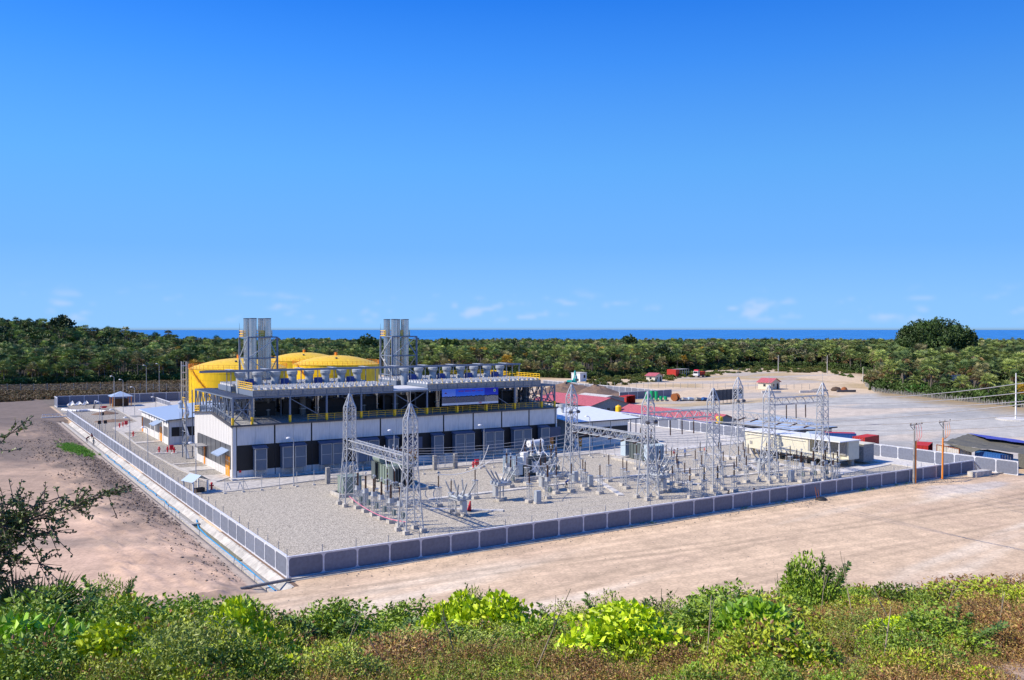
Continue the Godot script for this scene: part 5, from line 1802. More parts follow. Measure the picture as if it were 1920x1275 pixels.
func lattice(o: Node3D, secs: Array, leg_w: float, brace_w: float, panels: Array, m := "galvanised") -> void:
	# secs: [[height, half width], ...]; panels: how many X panels between each pair
	var sg := [Vector3(-1, 0, -1), Vector3(1, 0, -1), Vector3(1, 0, 1), Vector3(-1, 0, 1)]
	for c in 4:
		var g := G.new()
		for i in secs.size() - 1:
			var a: Vector3 = sg[c] * secs[i][1] + Vector3(0, secs[i][0], 0)
			var b: Vector3 = sg[c] * secs[i + 1][1] + Vector3(0, secs[i + 1][0], 0)
			g.thin(a, b, leg_w)
		part(o, "leg", g, m)
	var g := G.new()
	for i in secs.size() - 1:
		for k in panels[i]:
			var h0 := lerpf(secs[i][0], secs[i + 1][0], float(k) / panels[i])
			var h1 := lerpf(secs[i][0], secs[i + 1][0], float(k + 1) / panels[i])
			var w0 := lerpf(secs[i][1], secs[i + 1][1], float(k) / panels[i])
			var w1 := lerpf(secs[i][1], secs[i + 1][1], float(k + 1) / panels[i])
			for c in 4:
				var p: Vector3 = sg[c]
				var q: Vector3 = sg[(c + 1) % 4]
				g.thin(p * w0 + Vector3(0, h0, 0), q * w1 + Vector3(0, h1, 0), brace_w)
				if w0 > 0.3:
					g.thin(q * w0 + Vector3(0, h0, 0), p * w1 + Vector3(0, h1, 0), brace_w)
				if w1 > 0.3 and (k == panels[i] - 1 or k % 2 == 1):
					g.thin(p * w1 + Vector3(0, h1, 0), q * w1 + Vector3(0, h1, 0), brace_w)
	part(o, "bracing", g, m, Vector3.ZERO, "stuff")

func gantry_tower(label: String) -> Node3D:
	var o := thing("gantry_tower", label, "lattice tower", Vector3.ZERO, 0.0, "gantry towers of the switchyard")
	lattice(o, [[0.35, 1.12], [7.6, 0.66], [13.3, 0.62], [15.2, 0.06]], 0.13, 0.055, [4, 5, 2])
	var g := G.new()
	g.cyl(Vector3(0, 15.1, 0), Vector3(0, 16.8, 0), 0.035, 0.02, 5)
	part(o, "spike", g, "galvanised")
	for c in [[-1, -1], [1, -1], [1, 1], [-1, 1]]:
		part(o, "footing", bx(Vector3(c[0] * 1.12 - 0.33, -0.1, c[1] * 1.12 - 0.33), Vector3(c[0] * 1.12 + 0.33, 0.45, c[1] * 1.12 + 0.33)), "concrete")
	return o

func gantry_beam(label: String, a: Vector3, b: Vector3) -> Node3D:
	var d := b - a
	var o := thing("gantry_beam", label, "lattice beam", a, rad_to_deg(atan2(-d.z, d.x)))
	var l := d.length()
	var sg := [Vector3(0, -0.55, -0.5), Vector3(0, -0.55, 0.5), Vector3(0, 0.55, 0.5), Vector3(0, 0.55, -0.5)]
	for c in 4:
		var g := G.new()
		g.thin(sg[c], sg[c] + Vector3(l, 0, 0), 0.12)
		part(o, "chord", g, "galvanised")
	var g := G.new()
	var n := int(l / 0.95)
	for k in n:
		var x0 := l * k / n
		var x1 := l * (k + 1) / n
		for c in 4:
			var p: Vector3 = sg[c]
			var q: Vector3 = sg[(c + 1) % 4]
			if k % 2 == 0:
				g.thin(p + Vector3(x0, 0, 0), q + Vector3(x1, 0, 0), 0.055)
			else:
				g.thin(q + Vector3(x0, 0, 0), p + Vector3(x1, 0, 0), 0.055)
			if k % 2 == 1:
				g.thin(p + Vector3(x1, 0, 0), q + Vector3(x1, 0, 0), 0.05)
	part(o, "lacing", g, "galvanised", Vector3.ZERO, "stuff")
	return o

func sheds(g: G, a: Vector3, b: Vector3, r: float, n := 9) -> void:   # insulator: discs on a core
	g.cyl(a, b, r * 0.55, r * 0.5, 8)
	for k in n:
		var p := a.lerp(b, (k + 0.5) / n)
		var d := (b - a) / n * 0.3
		g.cyl(p - d, p + d * 0.4, r, r * 0.62, 8)

func post_proto(kind: int) -> Node3D:
	var o := thing(["insulator_post", "arrester_post", "transformer_post"][kind], "", "insulator post")
	var h: float = [2.55, 2.5, 2.3][kind]
	lattice(o, [[0.4, 0.25], [h, 0.25]], 0.055, 0.03, [5])
	part(o, "footing", bx(Vector3(-0.45, -0.1, -0.42), Vector3(0.45, 0.42, 0.42)), "concrete")
	part(o, "cap_plate", bx(Vector3(-0.36, h, -0.36), Vector3(0.36, h + 0.12, 0.36)), "galvanised")
	var g := G.new()
	if kind == 0:
		sheds(g, Vector3(0, h + 0.1, 0), Vector3(0, h + 1.65, 0), 0.12, 12)
	elif kind == 1:
		part(o, "base_can", bx(Vector3(-0.28, h + 0.12, -0.28), Vector3(0.28, h + 0.6, 0.28)), "galvanised")
		sheds(g, Vector3(0, h + 0.6, 0), Vector3(0, h + 2.3, 0), 0.19, 10)
	else:
		sheds(g, Vector3(0, h + 0.1, 0), Vector3(0, h + 0.95, 0), 0.15, 6)
		sheds(g, Vector3(0, h + 1.15, 0), Vector3(0, h + 2.0, 0), 0.15, 6)
		part(o, "joint", bx(Vector3(-0.17, h + 0.95, -0.17), Vector3(0.17, h + 1.15, 0.17)), "galvanised")
	part(o, "insulator", g, "brown_porcelain")
	g = G.new()
	var t: float = h + [1.65, 2.3, 2.0][kind]
	g.cyl(Vector3(0, t, 0), Vector3(0, t + 0.22, 0), 0.1, 0.07, 7)
	if kind == 1:
		g.lathe(Vector3(0, t + 0.22, 0), [[0.0, 0.0], [0.17, 0.08], [0.17, 0.2], [0.0, 0.3]], 8)
	part(o, "terminal", g, "galvanised")
	if kind == 1:
		part(o, "counter_box", bx(Vector3(0.28, 0.9, -0.2), Vector3(0.6, 1.6, 0.2)), "green_grey")
	return o

func breaker(label: String) -> Node3D:
	var o := thing("circuit_breaker", label, "circuit breaker", Vector3.ZERO, 0.0, "circuit breakers with slanted bushings")
	for e in [[-0.5, 0.55], [0.75, -0.4]]:
		part(o, "footing", bx(Vector3(e[0] - 0.5, -0.1, e[1] - 0.45), Vector3(e[0] + 0.5, 0.45, e[1] + 0.45)), "concrete")
		part(o, "leg", bx(Vector3(e[0] - 0.09, 0.4, e[1] - 0.09), Vector3(e[0] + 0.09, 2.9, e[1] + 0.09)), "galvanised")
	part(o, "cabinet", bx(Vector3(-1.5, 0.9, -0.45), Vector3(-0.75, 2.7, 0.45)), "galvanised")
	var g := G.new()
	for k in 4:
		g.bar(Vector3(-1.4 + 0.15 * k, 0.4, 0.5), Vector3(-1.4 + 0.15 * k, 2.6, 0.5), 0.05)
	part(o, "conduit", g, "white_paint")
	part(o, "frame", bx(Vector3(-1.5, 2.8, -1.3), Vector3(1.3, 2.95, 1.3)), "galvanised")
	for k in 3:
		var z := -1.1 + k * 1.1
		g = G.new()
		g.cyl(Vector3(-1.3, 3.25, z), Vector3(1.3, 3.25, z), 0.22, 0.22, 12)
		g.cyl(Vector3(-1.45, 3.25, z), Vector3(-1.3, 3.25, z), 0.28, 0.28, 12)
		g.cyl(Vector3(1.3, 3.25, z), Vector3(1.45, 3.25, z), 0.28, 0.28, 12)
		part(o, "tank", g, "silencer")
		for s in [-1.0, 1.0]:
			g = G.new()
			var a := Vector3(s * 0.85, 3.45, z)
			var d := Vector3(s * 0.62, 1.0, (k - 1) * 0.22).normalized()
			g.cyl(a, a + d * 0.4, 0.26, 0.24, 10)
			sheds(g, a + d * 0.4, a + d * 2.5, 0.17, 14)
			g.cyl(a + d * 2.5, a + d * 2.8, 0.06, 0.05, 6)
			part(o, "bushing", g, "grey_porcelain")
	return o

func power_transformer(label: String, at: Vector3, turn: float, body: String, fins: String, drum: bool) -> void:
	var o := thing("power_transformer", label, "transformer", at, turn)
	part(o, "plinth", bx(Vector3(-5.2, -0.1, -3.3), Vector3(5.2, 0.35, 3.3)), "concrete")
	part(o, "oil_pit_kerb", bx(Vector3(-5.4, -0.1, 3.3), Vector3(5.4, 0.55, 3.55)), "concrete_pale")
	part(o, "tank", bx(Vector3(-2.3, 0.5, -1.3), Vector3(2.3, 3.3, 1.3)), body)
	var g := G.new()
	for k in 5:
		g.span(Vector3(-2.1 + k * 1.0, 0.6, 1.3), Vector3(-1.95 + k * 1.0, 3.2, 1.42))
		g.span(Vector3(-2.1 + k * 1.0, 0.6, -1.42), Vector3(-1.95 + k * 1.0, 3.2, -1.3))
	g.span(Vector3(-2.4, 3.3, -1.4), Vector3(2.4, 3.42, 1.4))
	part(o, "stiffeners", g, body)
	for s in [-1.0, 1.0]:
		for k in 9:
			part(o, "radiator_fin", bx(Vector3(s * 3.55 - 0.75, 0.7, -1.75 + k * 0.4), Vector3(s * 3.55 + 0.75, 3.5, -1.62 + k * 0.4)), fins)
		g = G.new()
		g.cyl(Vector3(s * 2.2, 3.2, -0.8), Vector3(s * 4.2, 3.4, -0.8), 0.13, 0.13, 8)
		g.cyl(Vector3(s * 2.2, 0.9, 0.8), Vector3(s * 4.2, 0.8, 0.8), 0.13, 0.13, 8)
		part(o, "radiator_pipe", g, fins)
	g = G.new()
	var ch := 5.1 if drum else 4.1
	g.cyl(Vector3(0.6, ch, -1.3), Vector3(3.4, ch, -1.3), 0.62, 0.62, 16)
	part(o, "conservator", g, "white_paint" if drum else body)
	g = G.new()
	for x in [1.1, 2.9]:
		g.bar(Vector3(x, 3.3, -1.1), Vector3(x, ch - 0.4, -1.3), 0.14)
		g.bar(Vector3(x, 3.3, -1.5), Vector3(x, ch - 0.4, -1.3), 0.14)
	part(o, "conservator_stand", g, "white_paint" if drum else body)
	for k in 3:
		var x := -1.7 + k * 1.6
		g = G.new()
		g.cyl(Vector3(x, 3.3, 0.5), Vector3(x, 3.9, 0.6), 0.38, 0.34, 10)
		part(o, "turret", g, "white_paint" if drum else body)
		g = G.new()
		sheds(g, Vector3(x, 3.9, 0.6), Vector3(x, 5.9, 0.75), 0.17, 11)
		part(o, "bushing", g, "brown_porcelain")
		g = G.new()
		g.cyl(Vector3(x, 5.9, 0.75), Vector3(x, 6.25, 0.78), 0.12, 0.06, 7)
		part(o, "terminal", g, "galvanised")
	for k in 3:
		g = G.new()
		sheds(g, Vector3(-1.2 + k * 0.8, 3.4, -0.6), Vector3(-1.2 + k * 0.8, 4.3, -0.65), 0.12, 6)
		part(o, "low_bushing", g, "brown_porcelain")
	part(o, "control_cabinet", bx(Vector3(-0.9, 0.9, 1.45), Vector3(0.3, 2.6, 1.95)), "white_paint" if drum else body)
	part(o, "tap_changer", bx(Vector3(-2.6, 2.2, 0.6), Vector3(-1.7, 4.2, 1.5)), "white_paint" if drum else body)
	g = G.new()
	g.tube(PackedVector3Array([Vector3(-2.0, 3.4, 1.2), Vector3(-1.6, 4.3, 1.3), Vector3(0.2, 4.4, 1.2), Vector3(0.6, 3.4, 1.2)]), 0.1, 7)
	part(o, "oil_pipe", g, "white_paint" if drum else body)

func wire(nm: String, label: String, cat: String, a: Vector3, b: Vector3, sag: float, r: float, m := "cable", group := "") -> void:
	var path := PackedVector3Array()
	for k in 17:
		var f := k / 16.0
		path.append(a.lerp(b, f) - Vector3(0, 4.0 * sag * f * (1.0 - f), 0) - a)
	var g := G.new()
	g.tube(path, r, 4)
	solo(nm, g, m, label, cat, a, group)

func build_switchyard() -> void:
	var T := [V(18.8, 30.6), V(18.7, 11.6), V(56.4, 30.6), V(56.2, 12.1), V(69.0, 12.1), V(81.4, 12.3), V(94.0, 12.1), V(95.0, 31.5)]
	var tl := ["lattice tower beside the green transformer, carrying the inner end of the first gantry beam", "tall lattice tower closest to the shaded front wall, at the open gravel", "lattice tower before the white roofed workshop with two floodlights", "lattice tower beside the pale blue finned transformer, joined to beams on two sides", "lattice tower with the long red roof behind it, one beam on its hall side", "lattice tower standing before the cream cabin's far part", "lattice tower before the cream cabin's shaded grey end", "farthest lattice tower, rising before the dark hoarding"]
	var t0 := gantry_tower(tl[0])
	t0.position = T[0]
	for k in range(1, 8):
		dup(t0, "gantry_tower", T[k], 0, tl[k])
	var up := Vector3(0, 8.4, 0)
	gantry_beam("lattice beam between the two towers by the green transformer", T[0] + up + Vector3(0, 0, 0.6), T[1] + up - Vector3(0, 0, 0.6))
	gantry_beam("lattice beam leading from the workshop tower to the pale blue transformer tower", T[2] + up + Vector3(0, 0, 0.6), T[3] + up - Vector3(0, 0, 0.6))
	gantry_beam("lattice beam in front of the long red roof", T[3] + Vector3(0.6, 11.6, 0), T[4] + Vector3(-0.6, 11.6, 0))
	gantry_beam("highest lattice beam, before the open grey yard, between the cabin towers", T[5] + Vector3(0.6, 12.6, 0), T[6] + Vector3(-0.6, 12.6, 0))
	gantry_beam("lattice beam passing behind the cabin towers from the farthest tower", T[7] + up + Vector3(0, 0, 0.6), T[6] + up - Vector3(0, 0, 0.6))
	for k in 3:
		var fl := thing("floodlight", ["pair of floodlights on the tower before the workshop", "pair of floodlights on the tower by the pale blue transformer", "pair of floodlights on the farthest lattice tower"][k], "floodlight", [T[2], T[3], T[7]][k] + Vector3(0, 10.9, 0))
		for s in [-1.0, 1.0]:
			var g := G.new()
			g.box(Vector3(s * 0.75, 0, 0.75), Vector3(0.5, 0.35, 0.4), Basis(Vector3.RIGHT, 0.5))
			part(fl, "lamp", g, "trim")
		part(fl, "bracket", bx(Vector3(-0.8, -0.06, 0.62), Vector3(0.8, 0.06, 0.74)), "galvanised")
	# posts with brown insulators, bay by bay
	var bays := [
		["bay of the green transformer", 1, [[18.7, 27.6], [18.7, 24.95], [18.7, 22.3], [18.6, 19.7], [18.7, 17.1], [18.9, 14.9]]],
		["inner row by the green transformer", 0, [[20.8, 26.6], [21.4, 24.0], [23.0, 27.5], [24.6, 25.0], [25.1, 32.2], [25.1, 29.7]]],
		["open gravel between the first two bays", 0, [[28.4, 22.9], [28.0, 18.6], [35.4, 25.1], [40.3, 18.6]]],
		["bay of the transformer with the white drum", 0, [[47.7, 33.3], [50.7, 31.0], [52.6, 32.5], [48.0, 30.8], [47.3, 22.0], [50.1, 22.1]]],
		["gravel before the workshop tower", 0, [[54.1, 24.6], [52.8, 22.3], [52.6, 18.5], [60.2, 25.9], [59.9, 22.1], [58.5, 19.5]]],
		["front rows by the long red roof's towers", 0, [[60.2, 14.2], [62.8, 14.2], [66.9, 17.4], [64.7, 13.6], [75.7, 22.7], [78.3, 19.0], [76.0, 30.0], [72.5, 18.0], [70.0, 21.0]]],
		["row along the front wall near the middle", 2, [[61.5, 9.2], [63.9, 8.8], [66.4, 8.6], [70.4, 9.2]]],
		["row in front of the cream cabin's far end", 0, [[85.5, 22.5], [84.1, 19.8], [88.1, 22.7], [90.5, 20.0], [87.6, 14.0], [92.0, 17.0], [89.9, 13.9], [85.1, 14.0]]],
		["row along the front wall by the cream cabin", 1, [[85.3, 9.2], [87.9, 9.0], [90.4, 8.7]]],
		["second row of the pale blue transformer bay", 0, [[72.0, 33.0], [74.5, 27.0], [70.5, 25.5], [73.0, 14.5], [75.5, 13.5], [78.0, 13.8]]],
		["rows before the white drum transformer", 1, [[44.5, 30.0], [46.0, 33.5], [54.8, 34.0], [56.5, 35.0], [44.0, 19.5]]],
		["inner rows towards the cream cabin", 0, [[81.5, 26.0], [83.5, 29.5], [86.0, 27.0], [88.5, 30.0], [91.0, 26.5], [93.0, 23.0]]],
		["end row by the cabin legs", 2, [[88.9, 7.9], [91.2, 7.8], [93.6, 8.8]]]]
	var protos := [post_proto(0), post_proto(1), post_proto(2)]
	var placed := [false, false, false]
	for b in bays:
		var kind: int = b[1]
		for k in b[2].size():
			var at := V(b[2][k][0], b[2][k][1])
			var label := "%s %s in the %s" % [ORD[k], ["slim brown insulator post", "stout brown arrester post", "double brown insulator post"][kind], b[0]]
			if placed[kind]:
				dup(protos[kind], protos[kind].name, at, 0, label)
			else:
				placed[kind] = true
				protos[kind].position = at
				protos[kind].set_meta("label", label)
				protos[kind].set_meta("group", "lattice posts with brown insulators")
	power_transformer("green power transformer with box tank behind the first gantry", V(29.8, 40.6), 88, "green_grey", "tank_grey", false)
	power_transformer("dark grey power transformer with white drum and pale blue fins", V(52.8, 37.0), 4, "tank_grey", "fin_blue", true)
	power_transformer("power transformer with tall pale blue fins beside the second gantry", V(79.0, 39.6), 86, "tank_grey", "fin_blue", false)
	var br := breaker("circuit breaker with slanted grey bushings alone on the open gravel")
	br.position = V(37.9, 22.2)
	br.scale = Vector3.ONE * 0.78
	dup(br, "circuit_breaker", V(47.6, 25.0), 4, "circuit breaker with slanted bushings in front of the white drum transformer")
	dup(br, "circuit_breaker", V(65.0, 20.0), 2, "circuit breaker with slanted bushings between the middle gantry towers")
	dup(br, "circuit_breaker", V(85.5, 17.0), 0, "circuit breaker with slanted bushings before the cream cabin tower")
	dup(br, "circuit_breaker", V(28.0, 16.2), 90, "circuit breaker partly hidden behind the tower closest to the front wall")
	dup(br, "circuit_breaker", V(61.0, 15.0), 90, "circuit breaker crowded behind the tower by the pale blue transformer")
	# marshalling boxes
	for k in 5:
		var b := thing("kiosk", "%s grey-green control kiosk among the insulator posts, counted from the green transformer" % ORD[k], "control box", V([20.9, 41.0, 55.3, 55.0, 84.6][k], [30.6, 17.6, 28.2, 24.0, 10.6][k]))
		part(b, "body", bx(Vector3(-0.4, 0.25, -0.3), Vector3(0.4, 1.75, 0.35)), "silencer")
		part(b, "plinth", bx(Vector3(-0.5, -0.1, -0.4), Vector3(0.5, 0.25, 0.4)), "concrete")
		part(b, "door", bx(Vector3(-0.34, 0.32, 0.35), Vector3(0.34, 1.68, 0.37)), "silencer")
	var eb := thing("earthing_transformer", "pale green box transformer on a kerb by the first lattice tower", "transformer", V(21.6, 37.6))
	part(eb, "body", bx(Vector3(-1.4, 0.4, -1.1), Vector3(1.4, 2.7, 1.1)), "green_grey")
	part(eb, "kerb", bx(Vector3(-2.2, -0.1, -1.9), Vector3(2.2, 0.5, -1.6)), "concrete")
	part(eb, "kerb", bx(Vector3(-2.2, -0.1, 1.6), Vector3(2.2, 0.5, 1.9)), "concrete")
	part(eb, "kerb", bx(Vector3(-2.2, -0.1, -1.6), Vector3(-1.9, 0.5, 1.6)), "concrete")
	part(eb, "lid", bx(Vector3(-1.5, 2.7, -1.2), Vector3(1.5, 2.82, 1.2)), "green_grey")
	# strain insulators and bus wires
	for k in 6:
		var v := 14.0 + k * 2.9
		var a := V(57.0, v, 8.0)
		var b := V(94.2, v + 0.5, 8.0)
		var c := V(19.3, v, 8.0)
		insulator_string("brown strain insulator on the workshop gantry beam", a, a + Vector3(-1.9, -0.3, 0), "strain insulators of the bus wires")
		insulator_string("brown strain insulator on the farthest gantry beam", b, b + Vector3(-1.9, -0.35, 0), "strain insulators of the bus wires")
		wire("bus_wire", "thin bus wire crossing from the first gantry beam to the workshop gantry beam", "wire", c, V(55.1, v, 7.7), 0.9, 0.03, "cable", "bus wires over the switchyard")
		wire("bus_wire", "thin bus wire crossing from the workshop gantry beam to the farthest beam", "wire", V(57.0, v, 7.9), V(92.3, v + 0.5, 7.65), 1.1, 0.03, "cable", "bus wires over the far switchyard")
	for k in 3:
		for s in 2:
			var p := V([60.4, 85.2][s] + k * 2.3, 12.1, [11.0, 12.0][s])
			insulator_string(["hanging brown insulator under the beam before the red roof", "hanging brown insulator under the highest beam"][s], p, p + Vector3(0.05, -2.3, 0), ["hanging insulators under the red roof beam", "hanging insulators under the highest beam"][s])
			wire("drop_wire", ["drop wire hanging from the beam before the red roof", "drop wire hanging from the highest beam"][s], "wire", p + Vector3(0.05, -2.3, 0), p + Vector3(-0.4, -7.2, 2.2), 0.2, 0.02, "cable", ["drop wires under the red roof beam", "drop wires under the highest beam"][s])
	# jumpers to the transformers and breakers
	var jumps := [[29.2, 42.2, 6.1, 25.1, 32.2, 4.4], [29.2, 40.6, 6.1, 25.1, 29.7, 4.4], [29.2, 39.0, 6.1, 24.6, 25.0, 4.4], [51.2, 36.2, 6.2, 47.7, 33.3, 4.4], [52.8, 36.2, 6.2, 50.7, 31.0, 4.4], [54.4, 36.2, 6.2, 52.6, 32.5, 4.4], [39.4, 22.3, 5.8, 47.3, 22.0, 4.4], [40.3, 18.6, 4.4, 47.6, 26.0, 5.8], [36.6, 22.3, 5.8, 28.4, 22.9, 4.4], [49.2, 25.0, 5.8, 52.6, 32.5, 4.4], [66.5, 20.0, 5.8, 75.7, 22.7, 4.4], [79.0, 38.0, 6.1, 76.0, 30.0, 4.4], [37.0, 24.0, 7.6, 35.4, 25.1, 4.4], [44.0, 24.5, 7.4, 49.0, 29.0, 3.6], [87.0, 17.0, 5.8, 92.0, 17.0, 4.4]]
	for q in jumps.size():
		var j: Array = jumps[q]
		wire("jumper_cable", "thick pale jumper cable " + ["from the green transformer's first bushing", "from the green transformer's second bushing", "from the green transformer's third bushing", "from the white drum transformer's first bushing", "from the white drum transformer's second bushing", "from the white drum transformer's third bushing", "leaving the lone breaker towards the workshop", "from the lone slim post to the second breaker", "from the lone breaker back to the first bay", "rising from the second breaker to the white drum", "from the middle breaker to the red roof posts", "from the pale blue transformer to a post", "hanging loosely over the open gravel", "sagging before the white drum transformer", "from the cabin breaker to a slim post"][q], "cable", V(j[0], j[1], j[2]), V(j[3], j[4], j[5]), 0.75, 0.05, "white_paint", "jumper cables of the switchyard")
	# overhead line leaving over the track to the next tower
	var far := [[150.0, -3.0, 22.6], [153.0, 2.5, 20.0], [156.0, 6.0, 19.0]]
	var ends := [[93.5, 12.1, 12.6], [90.0, 12.1, 12.2], [86.5, 12.1, 12.2]]
	for k in 3:
		wire("overhead_line", "%s overhead conductor running from the highest beam towards the hill" % ORD[k], "wire", V(ends[k][0], ends[k][1], ends[k][2]), V(57.0 - k * 1.5, -83.0 + k * 2.0, 32.0 - k * 2.5), 3.2, 0.045)
		wire("overhead_line", "%s overhead conductor running from the beam before the red roof towards the hill" % ORD[k], "wire", V(60.4 + k * 2.3, 12.1, 11.0), V(50.0 - k * 1.5, -80.0 + k * 2.0, 27.0 - k * 2.0), 3.0, 0.04)

func insulator_string(label: String, a: Vector3, b: Vector3, group: String) -> void:
	var g := G.new()
	sheds(g, Vector3.ZERO, b - a, 0.13, 12)
	solo("insulator_string", g, "brown_porcelain", label, "insulator", a, group)

func lamp_post(label: String, at: Vector3, h: float, turn: float) -> void:
	var o := thing("street_lamp", label, "street lamp", at, turn)
	var g := G.new()
	g.cyl(Vector3(0, 0, 0), Vector3(0, h - 0.6, 0), 0.09, 0.06, 7)
	var path := PackedVector3Array()
	for k in 7:
		var q := k / 6.0 * PI * 0.5
		path.append(Vector3(-0.6 + 0.6 * cos(q), h - 0.6 + 0.6 * sin(q), 0))
	g.tube(path, 0.055, 6)
	part(o, "pole", g, "galvanised")
	g = G.new()
	g.lathe(Vector3(-0.85, h - 0.08, 0), [[0.0, -0.06], [0.34, 0.0], [0.3, 0.14], [0.0, 0.24]], 10)
	part(o, "lamp_head", g, "white_paint")
	part(o, "base_plate", bx(Vector3(-0.22, -0.05, -0.22), Vector3(0.22, 0.14, 0.22)), "concrete_pale")

func build_site_things() -> void:
	lamp_post("curved street lamp in front of the first pair of intakes", V(17.2, 49.2), 7.4, 0)
	lamp_post("curved street lamp in front of the middle of the shaded hall side", V(34.6, 50.3), 7.4, 0)
	lamp_post("curved street lamp in front of the eastern half of the hall", V(51.2, 49.2), 7.4, 0)
	lamp_post("curved street lamp beside the workshop and the third lattice tower", V(75.0, 50.0), 7.6, 0)
	var lp := [[5.4, 61.0, 6.2, "by the white gable of the engine hall"], [2.5, 84.5, 6.6, "along the road across from the fire hydrants"], [2.5, 103.0, 6.8, "along the road across from the gap between buildings"], [2.5, 120.7, 7.0, "along the road across from the low white building"], [2.6, 141.0, 7.2, "inside the long wall near the bare gravel"], [2.6, 144.2, 7.2, "standing closest behind its twin inside the long wall"], [15.2, 209.0, 9.8, "beside the little shelter"], [15.0, 191.4, 9.6, "on the verge of the wide concrete area"], [15.8, 177.7, 8.2, "in the middle of the wide concrete area"], [18.0, 160.0, 6.5, "close to the blue roof of the low building"], [31.0, 246.0, 11.5, "tall one behind the seaward wall"], [36.0, 250.0, 11.8, "tallest one, near the yellow tank"]]
	for l in lp:
		lamp_post("slender street lamp %s" % l[3], V(l[0], l[1]), l[2], 0)
	# post fence between switchyard and road
	var o := thing("yard_fence", "thin steel post and wire fence between switchyard and hall road", "fence")
	var pm := G.new()
	pm.cyl(Vector3(0, 0, 0), Vector3(0, 2.3, 0), 0.045, 0.045, 6)
	var pmm := pm.mesh()
	var base := bx(Vector3(-0.2, -0.05, -0.2), Vector3(0.2, 0.18, 0.2)).mesh()
	for k in 40:
		var u := 6.5 + k * 2.7
		if u > 42.6 and u < 46.0 or u > 22.4 and u < 24.8:
			continue
		part(o, "post", pmm, "galvanised", V(u, 48.0))
		part(o, "post_base", base, "concrete_pale", V(u, 48.0))
		if k % 5 == 1:
			var g := G.new()
			g.thin(V(u + 0.9, 48.0, 0), V(u, 48.0, 1.9), 0.05)
			part(o, "stay", g, "galvanised")
	var wg := G.new()
	for h in [0.3, 0.9, 1.5, 2.1]:
		wg.thin(V(6.5, 48.0, h), V(22.0, 48.0, h), 0.014)
		wg.thin(V(46.0, 48.0, h), V(112.0, 48.0, h), 0.014)
		wg.thin(V(24.9, 48.0, h), V(42.5, 48.0, h), 0.014)
	part(o, "wire", wg, "galvanised")
	for k in 2:
		var q := thing("yard_gate", ["yard gate with two concrete posts by the first lattice tower", "yard gate with two concrete posts in front of the orange door"][k], "gate", V([22.3, 42.5][k], [48.2, 51.0][k]))
		part(q, "gate_post", bx(Vector3(-0.3, -0.1, -0.3), Vector3(0.3, 2.5, 0.3)), "concrete_grey")
		part(q, "gate_post", bx(Vector3(3.7, -0.1, -0.3), Vector3(4.3, 2.5, 0.3)), "concrete_grey")
		for s in 2:
			var g := G.new()
			var x := 0.4 + s * 1.7
			for e in [[0, 0.2, 1.5, 0.2], [0, 2.2, 1.5, 2.2], [0, 0.2, 0, 2.2], [1.5, 0.2, 1.5, 2.2], [0, 1.2, 1.5, 1.2]]:
				g.bar(Vector3(x + e[0], e[1], 0), Vector3(x + e[2], e[3], 0), 0.07)
			for i in 9:
				g.thin(Vector3(x + i * 0.17, 0.2, 0), Vector3(x + i * 0.17, 2.2, 0), 0.025)
			part(q, "gate_leaf", g, "galvanised")
	# fire hydrants and hose boxes
	var hy := [[7.1, 98.7, "on the gravel bed nearest the road"], [8.5, 97.9, "in the middle of the group on the gravel bed"], [9.4, 96.3, "of the group on the gravel bed closest to the hall"], [7.4, 129.0, "in the gravel bed beside the low white building"], [7.7, 149.6, "on the bare gravel near the long wall"], [8.8, 151.8, "standing behind its twin on the bare gravel"], [20.0, 188.0, "at the wide concrete area by the low building"], [49.1, 49.3, "with a box between gate and white drum transformer"], [5.6, 52.0, "by the gazebo behind the long wall"]]
	for h in hy:
		var q := thing("fire_hydrant", "red fire hydrant " + h[2], "fire hydrant", V(h[0], h[1]), 0, "")
		var g := G.new()
		g.cyl(Vector3.ZERO, Vector3(0, 0.95, 0), 0.15, 0.13, 9)
		g.lathe(Vector3(0, 0.95, 0), [[0.18, 0.0], [0.17, 0.14], [0.06, 0.25], [0.0, 0.26]], 9)
		part(q, "body", g, "hydrant_red")
		g = G.new()
		g.cyl(Vector3(-0.32, 0.7, 0), Vector3(0.32, 0.7, 0), 0.09, 0.09, 8)
		part(q, "outlet", g, "hydrant_red")
		if h[0] == 8.5 or h[0] == 49.1 or h[0] == 8.8:
			part(q, "hose_box", bx(Vector3(0.4, 0.5, -0.3), Vector3(1.1, 1.4, 0.1)), "hydrant_red")
			part(q, "box_leg", bx(Vector3(0.7, 0, -0.15), Vector3(0.8, 0.5, -0.05)), "hydrant_red")
		part(q, "pad", bx(Vector3(-0.5, -0.05, -0.5), Vector3(0.5, 0.1, 0.5)), "concrete_pale")
